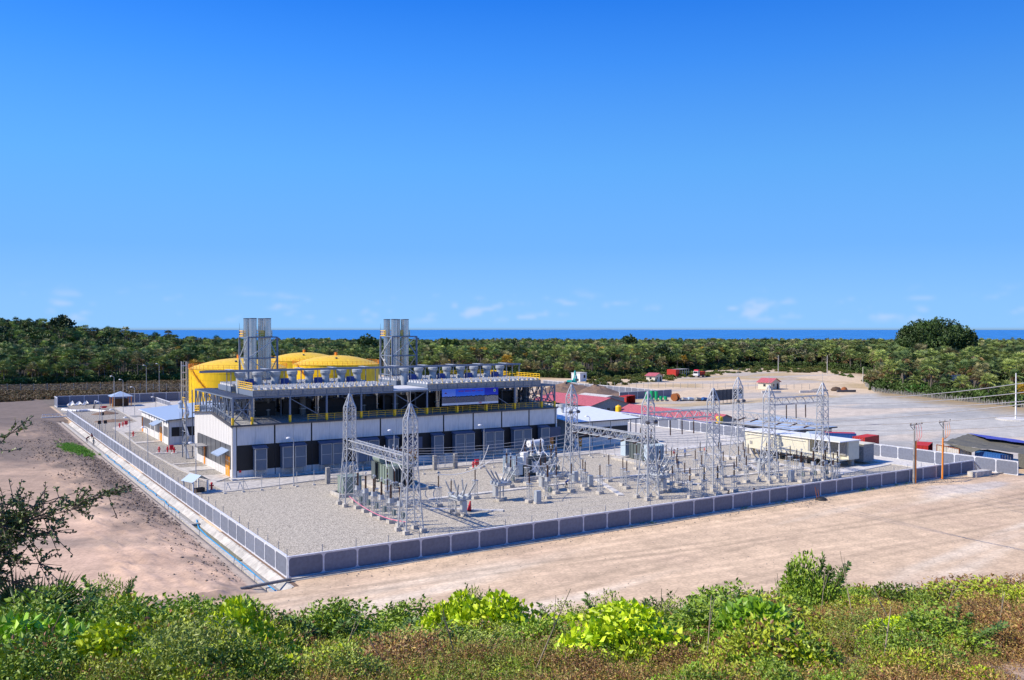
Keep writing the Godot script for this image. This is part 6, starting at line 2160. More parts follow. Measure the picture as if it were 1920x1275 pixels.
	# little shelters
	for k in 2:
		var q := thing("gazebo", ["open hut with pale hipped roof at the seaward end of the yard", "pale sheet roof on posts just behind the long panel wall"][k], "shelter", V([18.0, 3.2][k], [215.5, 51.6][k]), [0, 20][k])
		var g := G.new()
		var w: float = [3.3, 1.5][k]
		var h: float = [3.2, 1.75][k]
		if k == 0:
			for s in 4:
				var c := [Vector3(-w, h, w), Vector3(w, h, w), Vector3(w, h, -w), Vector3(-w, h, -w)]
				g.tri(c[s], c[(s + 1) % 4], Vector3(0, h + 1.5, 0))
			part(q, "roof", g, "roof_blue")
			part(q, "counter", bx(Vector3(-2.2, 0, -2.2), Vector3(2.2, 2.3, 0.0)), "dark_wood")
		else:
			g.quad(Vector3(-w, h, w), Vector3(0, h + 0.9, w), Vector3(0, h + 0.9, -w), Vector3(-w, h, -w))
			g.quad(Vector3(0, h + 0.9, w), Vector3(w, h, w), Vector3(w, h, -w), Vector3(0, h + 0.9, -w))
			part(q, "roof", g, "fin_blue")
			part(q, "crate", bx(Vector3(-0.5, 0, 0.2), Vector3(0.9, 0.7, 1.0)), "dark_wood")
		for s in [[-1, -1], [1, -1], [1, 1], [-1, 1]]:
			part(q, "post", bx(Vector3(s[0] * w * 0.8 - 0.1, 0, s[1] * w * 0.8 - 0.1), Vector3(s[0] * w * 0.8 + 0.1, h, s[1] * w * 0.8 + 0.1)), "orange" if k == 0 else "white_paint")
	var st := thing("trestle", "light wooden trestle standing on the road by the yard fence", "trestle", V(7.6, 50.6, 0.1))
	var tg := G.new()
	for x in [0.0, 1.8]:
		tg.bar(Vector3(x - 0.35, 0, 0.3), Vector3(x, 1.0, 0), 0.08)
		tg.bar(Vector3(x + 0.35, 0, 0.3), Vector3(x, 1.0, 0), 0.08)
	tg.bar(Vector3(-0.2, 1.0, 0), Vector3(2.6, 1.0, 0), 0.1)
	part(st, "frame", tg, "concrete_pale")
	var cn := thing("traffic_cone", "bright pink and white cone on the gravel past the first tower", "cone", V(30.5, 18.2), 15)
	tg = G.new()
	tg.cyl(Vector3(0, 0.1, 0), Vector3(0.2, 1.3, 0), 0.3, 0.08, 9)
	part(cn, "body", tg, "hydrant_red")
	part(cn, "base", bx(Vector3(-0.4, 0, -0.4), Vector3(0.4, 0.1, 0.4)), "black")
	wire("barrier_tape", "pink barrier tape strung along the footings of the first gantry", "tape", V(18.2, 29.4, 1.4), V(18.0, 11.2, 1.3), 0.7, 0.05, "pink_tape")
	# bare gravel clutter
	var g := G.new()
	var path := PackedVector3Array()
	for k in 14:
		path.append(V(1.0 + k * 0.75, 208.0 - k * 1.1 - 3.0 * sin(k * 0.5), 0.3))
	g.tube(path, 0.42, 8)
	solo("membrane_roll", g, "white_paint", "long white roll of membrane lying on the earth behind the long wall", "roll")
	for k in 3:
		var q := thing("signboard", ["first dark little signboard on a lamp pole by the long wall", "second dark little signboard facing the bare gravel", "dark little board farther along the bare gravel"][k], "sign", V([2.3, 3.6, 6.0][k], [142.5, 142.7, 165.0][k], 1.9))
		part(q, "board", bx(Vector3(-0.35, 0, -0.04), Vector3(0.35, 0.8, 0.04)), "black")
		part(q, "post", bx(Vector3(-0.04, -1.9, -0.04), Vector3(0.04, 0, 0.04)), "galvanised")
	heap("small grey gravel heap on the bare ground", V(10.0, 190.0), 2.6, 0.9, 71)
	heap("low brown earth heap on the bare gravel", V(9.0, 168.0), 3.4, 0.5, 73)
	var wb := thing("wheelbarrow", "red wheelbarrow resting on the bare ground by the seaward wall", "wheelbarrow", V(12.0, 207.0))
	g = G.new()
	g.quad(Vector3(-0.9, 0.9, 0.7), Vector3(0.9, 0.9, 0.7), Vector3(0.6, 0.4, 0.4), Vector3(-0.6, 0.4, 0.4))
	g.quad(Vector3(-0.6, 0.4, -0.4), Vector3(0.6, 0.4, -0.4), Vector3(0.9, 0.9, -0.7), Vector3(-0.9, 0.9, -0.7))
	g.span(Vector3(-0.7, 0.35, -0.5), Vector3(0.7, 0.8, 0.5))
	part(wb, "tray", g, "hydrant_red")
	g = G.new()
	g.cyl(Vector3(-1.1, 0.25, -0.07), Vector3(-1.1, 0.25, 0.07), 0.25, 0.25, 10)
	part(wb, "wheel", g, "black")
	g = G.new()
	g.bar(Vector3(-1.1, 0.25, 0.12), Vector3(1.3, 0.7, 0.3), 0.05)
	g.bar(Vector3(-1.1, 0.25, -0.12), Vector3(1.3, 0.7, -0.3), 0.05)
	part(wb, "handle", g, "wood")
	var pl := thing("plastic_sheeting", "crumpled pale plastic sheets before the dark seaward wall", "sheeting", V(6.0, 226.0))
	for k in 3:
		g = G.new()
		sheet(g, Vector3(-2 + k * 2.0, 0.2, 0), Vector3(-0.4 + k * 2.0, 1.4, -0.4), Vector3(0.2 + k * 2.0, 0.5, 0.6), Vector3(-1.8 + k * 2.0, 0.1, 0.8), 0.5)
		part(pl, "sheet", g, "white_paint")
	# mesh fence before the forest
	o = thing("forest_fence", "chain link fence on concrete posts along the forest behind the compound", "fence")
	var fp := bx(Vector3(-0.1, 0, -0.1), Vector3(0.1, 3.4, 0.1)).mesh()
	for k in 46:
		part(o, "post", fp, "concrete_grey", V(-60.0 + k * 4.3, 336.0 - k * 2.6, 0.0))
	wg = G.new()
	for h in 5:
		wg.thin(V(-60, 336, 0.5 + h * 0.62), V(133.5, 219.0, 0.5 + h * 0.62), 0.05)
	for k in 500:
		var q := V(-60, 336, 0.2).lerp(V(133.5, 219.0, 0.2), k / 500.0)
		wg.thin(q, q + Vector3(0, 2.9, 0), 0.03)
	part(o, "mesh", wg, "concrete_grey", Vector3.ZERO, "stuff")
	var stick := thing("rubbish_stakes", "stakes and dark rubbish left on the gutter outside the front wall", "stakes", V(75.5, -1.6))
	g = G.new()
	g.bar(Vector3(0, 0, 0), Vector3(-0.5, 1.9, 0), 0.06)
	g.bar(Vector3(0.5, 0, 0), Vector3(0.1, 1.5, 0), 0.06)
	part(stick, "stake", g, "rust")
	g = G.new()
	g.lathe(Vector3(0.6, 0, 0.2), [[0.9, 0.0], [0.6, 0.3], [0.0, 0.45]], 7)
	part(stick, "rubbish", g, "black")

# ---------------------------------------------------------------- people
func body(o: Node3D, J: Dictionary, shirt: Color, legs: Color, hair: Color) -> void:
	var skin := Color(0.20, 0.105, 0.06)
	var shoe := Color(0.03, 0.03, 0.03)
	var B := []
	for s in ["l", "r"]:
		B.append([J["hip"], J[s + "knee"], 0.09, 0.06, legs])
		B.append([J[s + "knee"], J[s + "foot"], 0.06, 0.042, legs])
		B.append([J[s + "foot"], J[s + "foot"] + J["face"] * 0.16, 0.045, 0.035, shoe])
		B.append([J["neck"] + (J[s + "elbow"] - J["neck"]) * 0.25, J[s + "elbow"], 0.06, 0.045, shirt])
		B.append([J[s + "elbow"], J[s + "hand"], 0.042, 0.033, skin])
		B.append([J[s + "hand"], J[s + "hand"] + (J[s + "hand"] - J[s + "elbow"]).normalized() * 0.1, 0.036, 0.02, skin])
	B.append([J["hip"], J["neck"] - (J["neck"] - J["hip"]) * 0.12, 0.14, 0.165, shirt])
	B.append([J["neck"], J["head"], 0.055, 0.06, skin])
	B.append([J["head"], J["head"] + J["face"] * 0.02 + Vector3(0, 0.06, 0), 0.095, 0.1, skin])
	B.append([J["head"] + J["face"] * 0.09, J["head"] + J["face"] * 0.115 + Vector3(0, -0.015, 0), 0.02, 0.015, skin])
	B.append([J["head"] + Vector3(0, 0.1, 0) - J["face"] * 0.03, J["head"] + Vector3(0, 0.11, 0) + J["face"] * 0.02, 0.1, 0.1, hair])
	var lo := Vector3(9, 9, 9)
	var hi := -lo
	for b in B:
		for e in 2:
			lo = lo.min(b[e] - Vector3.ONE * 0.25)
			hi = hi.max(b[e] + Vector3.ONE * 0.25)
	var c := 0.045
	var n := Vector3i(((hi - lo) / c).ceil()) + Vector3i.ONE
	var f := PackedFloat32Array()
	f.resize(n.x * n.y * n.z)
	f.fill(1.0)
	for b in B:
		var r: float = maxf(b[2], b[3]) + 0.12
		var p0 := Vector3i(((b[0].min(b[1]) - Vector3.ONE * r - lo) / c).floor()).clamp(Vector3i.ZERO, n - Vector3i.ONE)
		var p1 := Vector3i(((b[0].max(b[1]) + Vector3.ONE * r - lo) / c).ceil()).clamp(Vector3i.ZERO, n - Vector3i.ONE)
		var d: Vector3 = b[1] - b[0]
		var dd := maxf(d.length_squared(), 1e-6)
		for z in range(p0.z, p1.z + 1):
			for y in range(p0.y, p1.y + 1):
				for x in range(p0.x, p1.x + 1):
					var q := lo + Vector3(x, y, z) * c
					var t := clampf((q - b[0]).dot(d) / dd, 0.0, 1.0)
					var v := q.distance_to(b[0] + d * t) - lerpf(b[2], b[3], t)
					var i := (z * n.y + y) * n.x + x
					var h := clampf(0.5 + 0.5 * (f[i] - v) / 0.03, 0.0, 1.0)
					f[i] = lerpf(f[i], v, h) - 0.03 * h * (1.0 - h)
	var at := {}
	var g := G.new()
	var col := {}
	for z in n.z - 1:
		for y in n.y - 1:
			for x in n.x - 1:
				var s := Vector3.ZERO
				var m := 0
				for e in [[0, 0, 0, 1, 0, 0], [0, 1, 0, 1, 1, 0], [0, 0, 1, 1, 0, 1], [0, 1, 1, 1, 1, 1], [0, 0, 0, 0, 1, 0], [1, 0, 0, 1, 1, 0], [0, 0, 1, 0, 1, 1], [1, 0, 1, 1, 1, 1], [0, 0, 0, 0, 0, 1], [1, 0, 0, 1, 0, 1], [0, 1, 0, 0, 1, 1], [1, 1, 0, 1, 1, 1]]:
					var a := f[((z + e[2]) * n.y + y + e[1]) * n.x + x + e[0]]
					var b := f[((z + e[5]) * n.y + y + e[4]) * n.x + x + e[3]]
					if (a < 0.0) != (b < 0.0):
						s += Vector3(e[0], e[1], e[2]).lerp(Vector3(e[3], e[4], e[5]), a / (a - b))
						m += 1
				if m > 0:
					var p := lo + (Vector3(x, y, z) + s / m) * c
					var k := (z * n.y + y) * n.x + x
					at[k] = p
					var best := 9.0
					for b in B:
						var d: Vector3 = b[1] - b[0]
						var t := clampf((p - b[0]).dot(d) / maxf(d.length_squared(), 1e-6), 0.0, 1.0)
						var v := absf(p.distance_to(b[0] + d * t) - lerpf(b[2], b[3], t))
						if v < best:
							best = v
							col[k] = b[4]
	var st := [1, n.x, n.x * n.y]
	for z in range(1, n.z - 1):
		for y in range(1, n.y - 1):
			for x in range(1, n.x - 1):
				var k := (z * n.y + y) * n.x + x
				for ax in 3:
					var a := f[k]
					var b: float = f[k + st[ax]]
					if (a < 0.0) == (b < 0.0):
						continue
					var o1: int = st[(ax + 1) % 3]
					var o2: int = st[(ax + 2) % 3]
					var q := [k, k - o1, k - o1 - o2, k - o2]
					if a > 0.0:
						q = [k, k - o2, k - o1 - o2, k - o1]
					if q.all(func(w): return at.has(w)):
						g.col = col[k]
						g.quad(at[q[0]], at[q[1]], at[q[2]], at[q[3]])
	part(o, "body", g, "skin_cloth")

func person(label: String, at: Vector3, turn: float, pose: int, shirt: Color, legs: Color) -> void:
	var o := thing("person", label, "person", at, turn)
	var J := {"face": Vector3(0, 0, 1)}
	if pose == 0:       # standing
		J.merge({"hip": Vector3(0, 0.95, 0), "lknee": Vector3(-0.11, 0.5, 0.03), "rknee": Vector3(0.11, 0.5, 0.02), "lfoot": Vector3(-0.13, 0.05, 0), "rfoot": Vector3(0.14, 0.05, 0.05), "neck": Vector3(0, 1.43, 0), "head": Vector3(0, 1.58, 0.02), "lelbow": Vector3(-0.3, 1.15, 0.0), "relbow": Vector3(0.3, 1.15, 0.0), "lhand": Vector3(-0.28, 0.9, 0.12), "rhand": Vector3(0.28, 0.9, 0.1)})
	elif pose == 1:     # bending forward
		J.merge({"hip": Vector3(0, 0.88, -0.15), "lknee": Vector3(-0.13, 0.47, 0.03), "rknee": Vector3(0.13, 0.47, 0.0), "lfoot": Vector3(-0.16, 0.05, -0.05), "rfoot": Vector3(0.2, 0.05, -0.15), "neck": Vector3(0, 1.1, 0.3), "head": Vector3(0, 1.13, 0.46), "lelbow": Vector3(-0.25, 0.85, 0.38), "relbow": Vector3(0.25, 0.85, 0.36), "lhand": Vector3(-0.15, 0.6, 0.45), "rhand": Vector3(0.15, 0.6, 0.45)})
	else:               # crouching
		J.merge({"hip": Vector3(0, 0.35, -0.15), "lknee": Vector3(-0.17, 0.5, 0.22), "rknee": Vector3(0.17, 0.48, 0.22), "lfoot": Vector3(-0.15, 0.05, 0.0), "rfoot": Vector3(0.15, 0.05, 0.0), "neck": Vector3(0, 0.8, 0.05), "head": Vector3(0, 0.93, 0.12), "lelbow": Vector3(-0.28, 0.6, 0.2), "relbow": Vector3(0.28, 0.6, 0.2), "lhand": Vector3(-0.15, 0.42, 0.42), "rhand": Vector3(0.15, 0.42, 0.42)})
	body(o, J, shirt, legs, Color(0.015, 0.012, 0.01))

func build_people() -> void:
	var R := Color(0.30, 0.03, 0.03)
	var D := Color(0.03, 0.03, 0.04)
	var B := Color(0.04, 0.08, 0.28)
	var W := Color(0.6, 0.6, 0.58)
	person("person in dark red top bending over beside the drain channel", V(-2.5, 124.6, -0.12), 120, 1, Color(0.12, 0.02, 0.03), D)
	person("person in grey top standing in the drain channel", V(-1.8, 120.2, -0.53), -40, 0, Color(0.16, 0.19, 0.2), Color(0.1, 0.1, 0.12))
	person("person in dark red top crouching on the slabs above the channel", V(-0.75, 131.0, -0.02), -90, 2, Color(0.14, 0.03, 0.05), D)
	person("person in white shirt standing before the dark seaward wall, by the earth", V(8.5, 218.0), 180, 0, W, Color(0.3, 0.3, 0.28))
	person("person in pale grey shirt standing before the dark seaward wall, nearer the shelter", V(10.9, 217.6), 150, 0, Color(0.4, 0.42, 0.45), Color(0.15, 0.2, 0.25))
	person("person in black clothes standing on the bare gravel", V(8.6, 201.5), 20, 0, D, D)
	person("person in blue overalls bending by the post before the white drum transformer", V(51.5, 25.2), 80, 1, B, D)
	person("person in blue overalls crouching behind a post, blue back turned", V(48.8, 24.0), 160, 2, B, B)
	person("person in white shirt and orange bag crouching amid the far posts", V(83.0, 39.3), -60, 1, W, Color(0.5, 0.2, 0.02))
	person("person in red shirt standing amid the far posts, next to the grey one", V(86.2, 39.0), 10, 0, Color(0.5, 0.05, 0.04), Color(0.4, 0.38, 0.34))
	person("person in grey shirt standing amid the far posts", V(87.6, 39.6), 200, 0, Color(0.3, 0.3, 0.28), Color(0.05, 0.06, 0.1))
	person("person in blue shirt standing amid the far posts beside the grey one", V(88.8, 38.8), 170, 0, Color(0.03, 0.13, 0.4), D)
	person("person in bright red shirt standing behind the red roof tower", V(93.8, 38.6), 120, 0, R * 1.6, D)
	person("person in dark clothes crouching at the foot of the row along the front wall", V(65.8, 6.0), 90, 2, D, D)
	person("person in dark blue crouching at the front wall, past his workmate", V(70.5, 5.6), 60, 2, Color(0.02, 0.03, 0.08), D)

# ---------------------------------------------------------------- forest
func fan(g: G, o: Vector3, dir: Vector3, size: float, c: Color, blades := 7, droop := 0.15) -> void:
	var up := Vector3.UP
	var sd := dir.cross(up).normalized()
	if sd.length() < 0.5:
		sd = Vector3.RIGHT
	var nn := sd.cross(dir).normalized()
	for k in blades:
		var a := lerpf(-1.35, 1.35, (k + 0.5) / blades)
		var d := (dir * cos(a) + sd * sin(a)).normalized()
		var e := (dir * cos(a + 0.12) + sd * sin(a + 0.12)) * size * 0.55
		var f := (dir * cos(a - 0.12) + sd * sin(a - 0.12)) * size * 0.55
		g.col = c * rng.randf_range(0.8, 1.2)
		var tip := o + d * size * rng.randf_range(0.88, 1.05) - up * droop * size - nn * 0.04
		g.tri(o, o + f, tip)
		g.tri(o, tip, o + e)

func palm_crown(sd: int, green: Color, dead: float, n := 30) -> G:
	rng.seed = sd
	var g := G.new()
	for k in n:
		var el := lerpf(-0.7, 1.35, pow((k + rng.randf()) / n, 0.8))
		var az := k * 2.39996 + rng.randf() * 0.5
		var d := Vector3(cos(az) * cos(el), sin(el), sin(az) * cos(el))
		var c := green * rng.randf_range(0.75, 1.35)
		if el < 0.0 and rng.randf() < dead:
			c = Color(0.22, 0.15, 0.06) * rng.randf_range(0.7, 1.3)
		var stem := rng.randf_range(1.0, 1.9)
		g.col = c * 0.9
		g.thin(Vector3.ZERO, d * stem, 0.05)
		fan(g, d * stem, (d + Vector3(rng.randfn(0, 0.2), rng.randfn(-0.1, 0.2), rng.randfn(0, 0.2))).normalized(), rng.randf_range(1.6, 2.3), c, 7, 0.15 if el > 0.3 else 0.32)
	for k in int(14 * dead) + 4:
		var az := rng.randf() * TAU
		g.col = Color(0.20, 0.14, 0.075) * rng.randf_range(0.6, 1.4)
		fan(g, Vector3(cos(az) * 0.25, -0.3, sin(az) * 0.25), Vector3(cos(az) * 0.5, -1.0, sin(az) * 0.5).normalized(), rng.randf_range(1.4, 2.4), g.col, 4, 0.1)
	return g

func palm_trunk(h: float) -> G:
	var g := G.new()
	g.col = Color(0.17, 0.145, 0.115)
	var p := Vector3.ZERO
	for k in 5:
		var q := Vector3(0.18 * sin(k * 0.9), h * (k + 1) / 5.0, 0.12 * cos(k * 1.3))
		g.cyl(p, q, 0.27 - 0.02 * k, 0.25 - 0.02 * k, 7, false)
		p = q
	return g

func broad_crown(sd: int, r: Vector3, clumps: int, size: float, c: Color, lobes := 12) -> G:
	rng.seed = sd
	var g := G.new()
	var L := []
	for k in lobes:
		var d := rv()
		d.y = absf(d.y) * 0.9 - 0.12
		L.append([d * r * rng.randf_range(0.45, 0.75), rng.randf_range(0.30, 0.5) * minf(r.x, r.y) * 1.25, rng.randf_range(0.75, 1.25)])
	for k in clumps:
		var l: Array = L[rng.randi() % lobes]
		var d := rv()
		if d.y < -0.35:
			d.y *= -0.6
			d = d.normalized()
		var p: Vector3 = l[0] + d * l[1] * rng.randf_range(0.7, 1.05)
		for q in 2:
			var e := (d + rv() * 0.9).normalized()
			var s := e.cross(rv()).normalized()
			g.col = c * (l[2] * rng.randf_range(0.7, 1.3))
			g.leaf(p, e, s, size * rng.randf_range(0.7, 1.3), size * 0.75)
	return g

func great_crown() -> G:
	rng.seed = 91
	var g := G.new()
	var L := []
	for k in 190:
		var d := rv()
		d.y = absf(d.y) - 0.18
		var r := Vector3(22.0, 15.5, 20.0) * (1.0 - 0.5 * pow(rng.randf(), 1.6))
		var p := d * r
		if p.x > 0.0:
			p.y -= p.x * 0.12
		p.y += 2.0 * sin(p.x * 0.35) + rng.randfn(0, 0.8)
		L.append([p, rng.randf_range(2.2, 4.4), rng.randf_range(0.65, 1.35)])
	for k in 22000:
		var l: Array = L[rng.randi() % L.size()]
		var d := rv()
		d.y = d.y * 0.75 + 0.2
		var p: Vector3 = l[0] + d.normalized() * l[1] * rng.randf_range(0.6, 1.08)
		for q in 2:
			var e := (d + rv() * 0.8).normalized()
			g.col = Color(0.055, 0.10, 0.022) * (l[2] * rng.randf_range(0.7, 1.3))
			g.leaf(p, e, e.cross(rv()).normalized(), rng.randf_range(0.7, 1.3), 0.7)
	return g

func tree_trunk(h: float, r: float, spread: float, sd: int) -> G:
	rng.seed = sd
	var g := G.new()
	g.col = Color(0.14, 0.11, 0.085)
	g.cyl(Vector3.ZERO, Vector3(0.1, h * 0.45, 0), r, r * 0.7, 9, false)
	for k in 6:
		var az := k * 1.1
		var e := Vector3(cos(az) * spread, h * rng.randf_range(0.75, 1.0), sin(az) * spread)
		g.cyl(Vector3(0.1, h * 0.4, 0), e * Vector3(0.5, 0.8, 0.5), r * 0.45, r * 0.25, 6, false)
		g.cyl(e * Vector3(0.5, 0.8, 0.5), e, r * 0.25, r * 0.08, 5, false)
	return g

func build_forest() -> void:
	var lm: Material = M["forest_leaf"]
	var greens := [Color(0.20, 0.265, 0.07), Color(0.27, 0.33, 0.085), Color(0.125, 0.19, 0.06), Color(0.27, 0.26, 0.11), Color(0.50, 0.33, 0.04)]
	var crowns := []
	var trunks := []
	for k in 5:
		crowns.append(palm_crown(40 + k, greens[k], [0.15, 0.25, 0.4, 0.75, 0.6][k]).mesh())
		trunks.append(palm_trunk(9.0).mesh())
	var kinds := ["green fan palm", "bright green fan palm", "dark green fan palm", "dry-leaved fan palm", "yellowed fan palm"]
	var trees := []
	for k in 4:
		trees.append(broad_crown(60 + k, Vector3(5.0, 3.6, 5.0), 520, 0.95, [Color(0.065, 0.105, 0.026), Color(0.10, 0.16, 0.028), Color(0.05, 0.085, 0.03), Color(0.17, 0.165, 0.085)][k]).mesh())
	var bush := broad_crown(70, Vector3(2.6, 1.6, 2.6), 330, 0.55, Color(0.085, 0.15, 0.03), 7).mesh()
	# where palms stand: rows from the forest edge backwards
	rng.seed = 77
	var spots := []
	var a := -0.74
	while a < 0.74:
		var e := forest_edge(a)
		var d := e + rng.randf() * 4.0
		while d < e + 115.0:
			if not (a > 0.40 and a < 0.56 and d > 440.0 and d < 530.0):
				spots.append([d, a + rng.randfn(0.0, 0.004)])
			d += rng.randf_range(5.0, 10.0) * (1.0 + (d - e) / 90.0)
		a += rng.randf_range(4.0, 6.5) / e
	spots.sort_custom(func(p, q): return p[0] - forest_edge(p[1]) < q[0] - forest_edge(q[1]))
	var protos := []
	var count := [0, 0, 0, 0, 0]
	var rest := []
	for k in spots.size():
		var s: Array = spots[k]
		var w := st(s[0], s[0] * s[1])
		var kind: int = [0, 0, 1, 2, 2, 3, 1, 0, 3][rng.randi() % 9]
		if rng.randf() < 0.022:
			kind = 4
		var sc := rng.randf_range(0.85, 1.18)
		var sq := rng.randf_range(0.45, 1.1) if s[0] - forest_edge(s[1]) < 25.0 else rng.randf_range(0.85, 1.2)
		if s[1] > 0.41:
			sc *= rng.randf_range(0.7, 1.2)
		var at := V(w.x, w.y, ground_h(w.x, w.y) - 0.1)
		if k < 290 and absf(s[1]) < 0.62:
			var o: Node3D
			if count[kind] == 0:
				o = thing("fan_palm", kinds[kind] + " at the edge of the palm forest", "palm tree", Vector3.ZERO, 0, kinds[kind] + "s at the forest edge")
				part(o, "trunk", trunks[kind], "bark")
				part(o, "crown", crowns[kind], lm, Vector3(0.1, 9.0, 0.1))
				protos.append([kind, o])
			else:
				for p in protos:
					if p[0] == kind:
						o = p[1].duplicate()
						o.name = numbered("fan_palm")
						add_child(o)
			count[kind] += 1
			o.transform = Transform3D(Basis(Vector3.UP, rng.randf() * TAU).scaled(Vector3(sc, sc, sc)), at)
			(o.get_child(0) as Node3D).scale.y = sq
			(o.get_child(1) as Node3D).position.y = 9.0 * sq
		else:
			rest.append([at, sc, kind])
	# the forest behind them, one mass
	a = -0.8
	for k in 11000:
		a = rng.randf_range(-0.72, 0.72)
		var e := forest_edge(a) + 95.0
		var d := e + (2150.0 - e) * pow(rng.randf(), 1.35)
		var w := st(d, d * a)
		rest.append([V(w.x, w.y, ground_h(w.x, w.y) - 0.3), rng.randf_range(0.62, 1.12) + 0.3 * pow(rng.randf(), 6.0), [0, 1, 2, 3, 0, 2][rng.randi() % 6]])
	for kind in 5:
		var list := rest.filter(func(r): return r[2] == kind)
		if list.is_empty():
			continue
		var g := palm_crown(40 + kind, greens[kind], [0.1, 0.15, 0.3, 0.6, 0.5][kind], 26)
		for k in g.p.size():
			g.p[k] = g.p[k] + Vector3(0.1, 10.5, 0.1)
		g.col = Color(0.17, 0.145, 0.115)
		g.cyl(Vector3.ZERO, Vector3(0.1, 10.5, 0.1), 0.26, 0.2, 6, false)
		var i := [0]
		scatter("forest", g.mesh(), lm, list.size(), func():
			var r: Array = list[i[0]]
			i[0] += 1
			var t := rng.randf_range(0.55, 1.4)
			return [r[0], r[1], Color(t, t, t)])
	# broad leaved trees: those that stand out are things, the rest a mass
	var tw := [[-0.165, 520.0, 1.5, 0, "round dark tree above the palms behind the yellow tanks"], [-0.148, 640.0, 1.2, 2, "small dark tree beside the round one behind the tanks"], [-0.07, 560.0, 1.35, 1, "bright green tree just seaward of the farther stack bundle"], [0.0, 660.0, 1.2, 2, "lone dark tree rising over the palms near the middle of the skyline"], [0.132, 700.0, 1.5, 0, "umbrella-shaped tree standing above the middle skyline"], [-0.355, 455.0, 1.15, 1, "light green tree above the palms by the first yellow tank"], [0.115, 478.0, 0.9, 0, "dark bushy tree beside the red roofed cream hut"], [0.145, 520.0, 1.0, 2, "dark green tree in the gap of palms behind the dump truck"], [0.17, 500.0, 1.1, 2, "second dark green tree behind the dump truck"], [0.21, 545.0, 0.85, 1, "bright green bushy tree in the dry thicket"], [0.24, 560.0, 0.9, 1, "fresh green tree at the start of the sandy clearing"], [0.30, 600.0, 1.1, 3, "dry greyish tree in the thicket behind the clearing"], [0.26, 610.0, 1.2, 3, "brown-green tree over the dry thicket"], [0.225, 600.0, 1.2, 3, "pale dry tree seaward of the bright green one"], [-0.51, 640.0, 1.9, 2, "tall dark tree at the end of the wooded hill"], [-0.46, 560.0, 1.2, 2, "dark tree stepping down from the wooded hill"], [-0.425, 600.0, 1.1, 0, "low round tree at the foot of the wooded hill"]]
	for t in tw:
		var w := st(t[1], t[1] * t[0])
		var o := thing("broadleaf_tree", t[4], "tree", V(w.x, w.y, ground_h(w.x, w.y)))
		part(o, "trunk", tree_trunk(9.0, 0.45, 3.0, 5), "bark")
		part(o, "crown", trees[t[3]], lm, Vector3(0, 10.0, 0))
		o.scale = Vector3.ONE * t[2]
	for kind in 4:
		scatter("woods", trees[kind], lm, [620, 420, 520, 420][kind], func():
			var q := rng.randf_range(-0.72, 0.72)
			var d := forest_edge(q) + 60.0 + 1300.0 * pow(rng.randf(), 1.6)
			if rng.randf() < 0.45:
				q = -0.62 + rng.randfn(0.0, 0.075)
				d = 560.0 + rng.randf() * 330.0
			elif kind == 3 or rng.randf() < 0.25:
				q = rng.randf_range(0.17, 0.40)
				d = forest_edge(q) + 10.0 + 120.0 * rng.randf()
			elif rng.randf() < 0.3:
				q = rng.randf_range(0.45, 0.72)
				d = rng.randf_range(430.0, 800.0)
			var w := st(d, d * q)
			var t := rng.randf_range(0.75, 1.25)
			return [V(w.x, w.y, ground_h(w.x, w.y) + rng.randf_range(3.0, 8.0)), rng.randf_range(0.8, 1.5), Color(t, t, t)])
	# undergrowth under the palms
	scatter("undergrowth", bush, lm, 4200, func():
		var q := rng.randf_range(-0.7, 0.7)
		var d := forest_edge(q) - 1.0 + 40.0 * pow(rng.randf(), 1.8)
		if rng.randf() < 0.3:
			q = rng.randf_range(0.41, 0.64)
			d = forest_edge(q) + rng.randf() * 30.0
		var w := st(d, d * q)
		var t := rng.randf_range(0.5, 1.3)
		return [V(w.x, w.y, ground_h(w.x, w.y) + 0.5), rng.randf_range(0.7, 1.9), Color(t, t * rng.randf_range(0.85, 1.0), t)])
	var brush := bush_mesh(411, Vector3(1.0, 0.6, 1.0), 150, 0.45, 0.18, Color(0.10, 0.095, 0.035), Color(0.20, 0.155, 0.075), 5, 0.3)
	rng.seed = 78
	# rough scrub on the banks seaward of the earth field
	scatter("scrub", brush.mesh(), M["leaf"], 6500, func():
		var q := rng.randf_range(-0.66, -0.33)
		var d := forest_edge(q) - 75.0 * pow(rng.randf(), 1.2) - 2.0
		var w := st(d, d * q)
		if w.x > -4.0 and w.y < 232.0:
			w.y = 232.0 + rng.randf() * 20.0
		var t := rng.randf_range(0.6, 1.2)
		return [V(w.x, w.y, ground_h(w.x, w.y)), rng.randf_range(0.5, 1.5), Color(t, t, t)])
	# scrub at the back of the clearing
	scatter("scrub", bush, lm, 620, func():
		var q := rng.randf_range(0.09, 0.385)
		var d := forest_edge(q) - 75.0 * pow(rng.randf(), 2.2) + 3.0
		var w := st(d, d * q)
		var t := rng.randf_range(0.7, 1.4)
		return [V(w.x, w.y, ground_h(w.x, w.y)), rng.randf_range(0.25, 1.0), Color(t * rng.randf_range(1.0, 1.8), t, t)])
	# the great dark tree
	var big := thing("great_tree", "great dark spreading tree towering over the eastern palms", "tree", V(0, 0))
	var bw := st(500.0, 500.0 * 0.478)
	big.position = V(bw.x, bw.y, ground_h(bw.x, bw.y))
	part(big, "trunk", tree_trunk(20.0, 1.6, 14.0, 9), "bark")
	part(big, "crown", great_crown(), lm, Vector3(0, 15.0, 0))
	# hedge of bushes and banana-like plants at the east edge
	rng.seed = 15
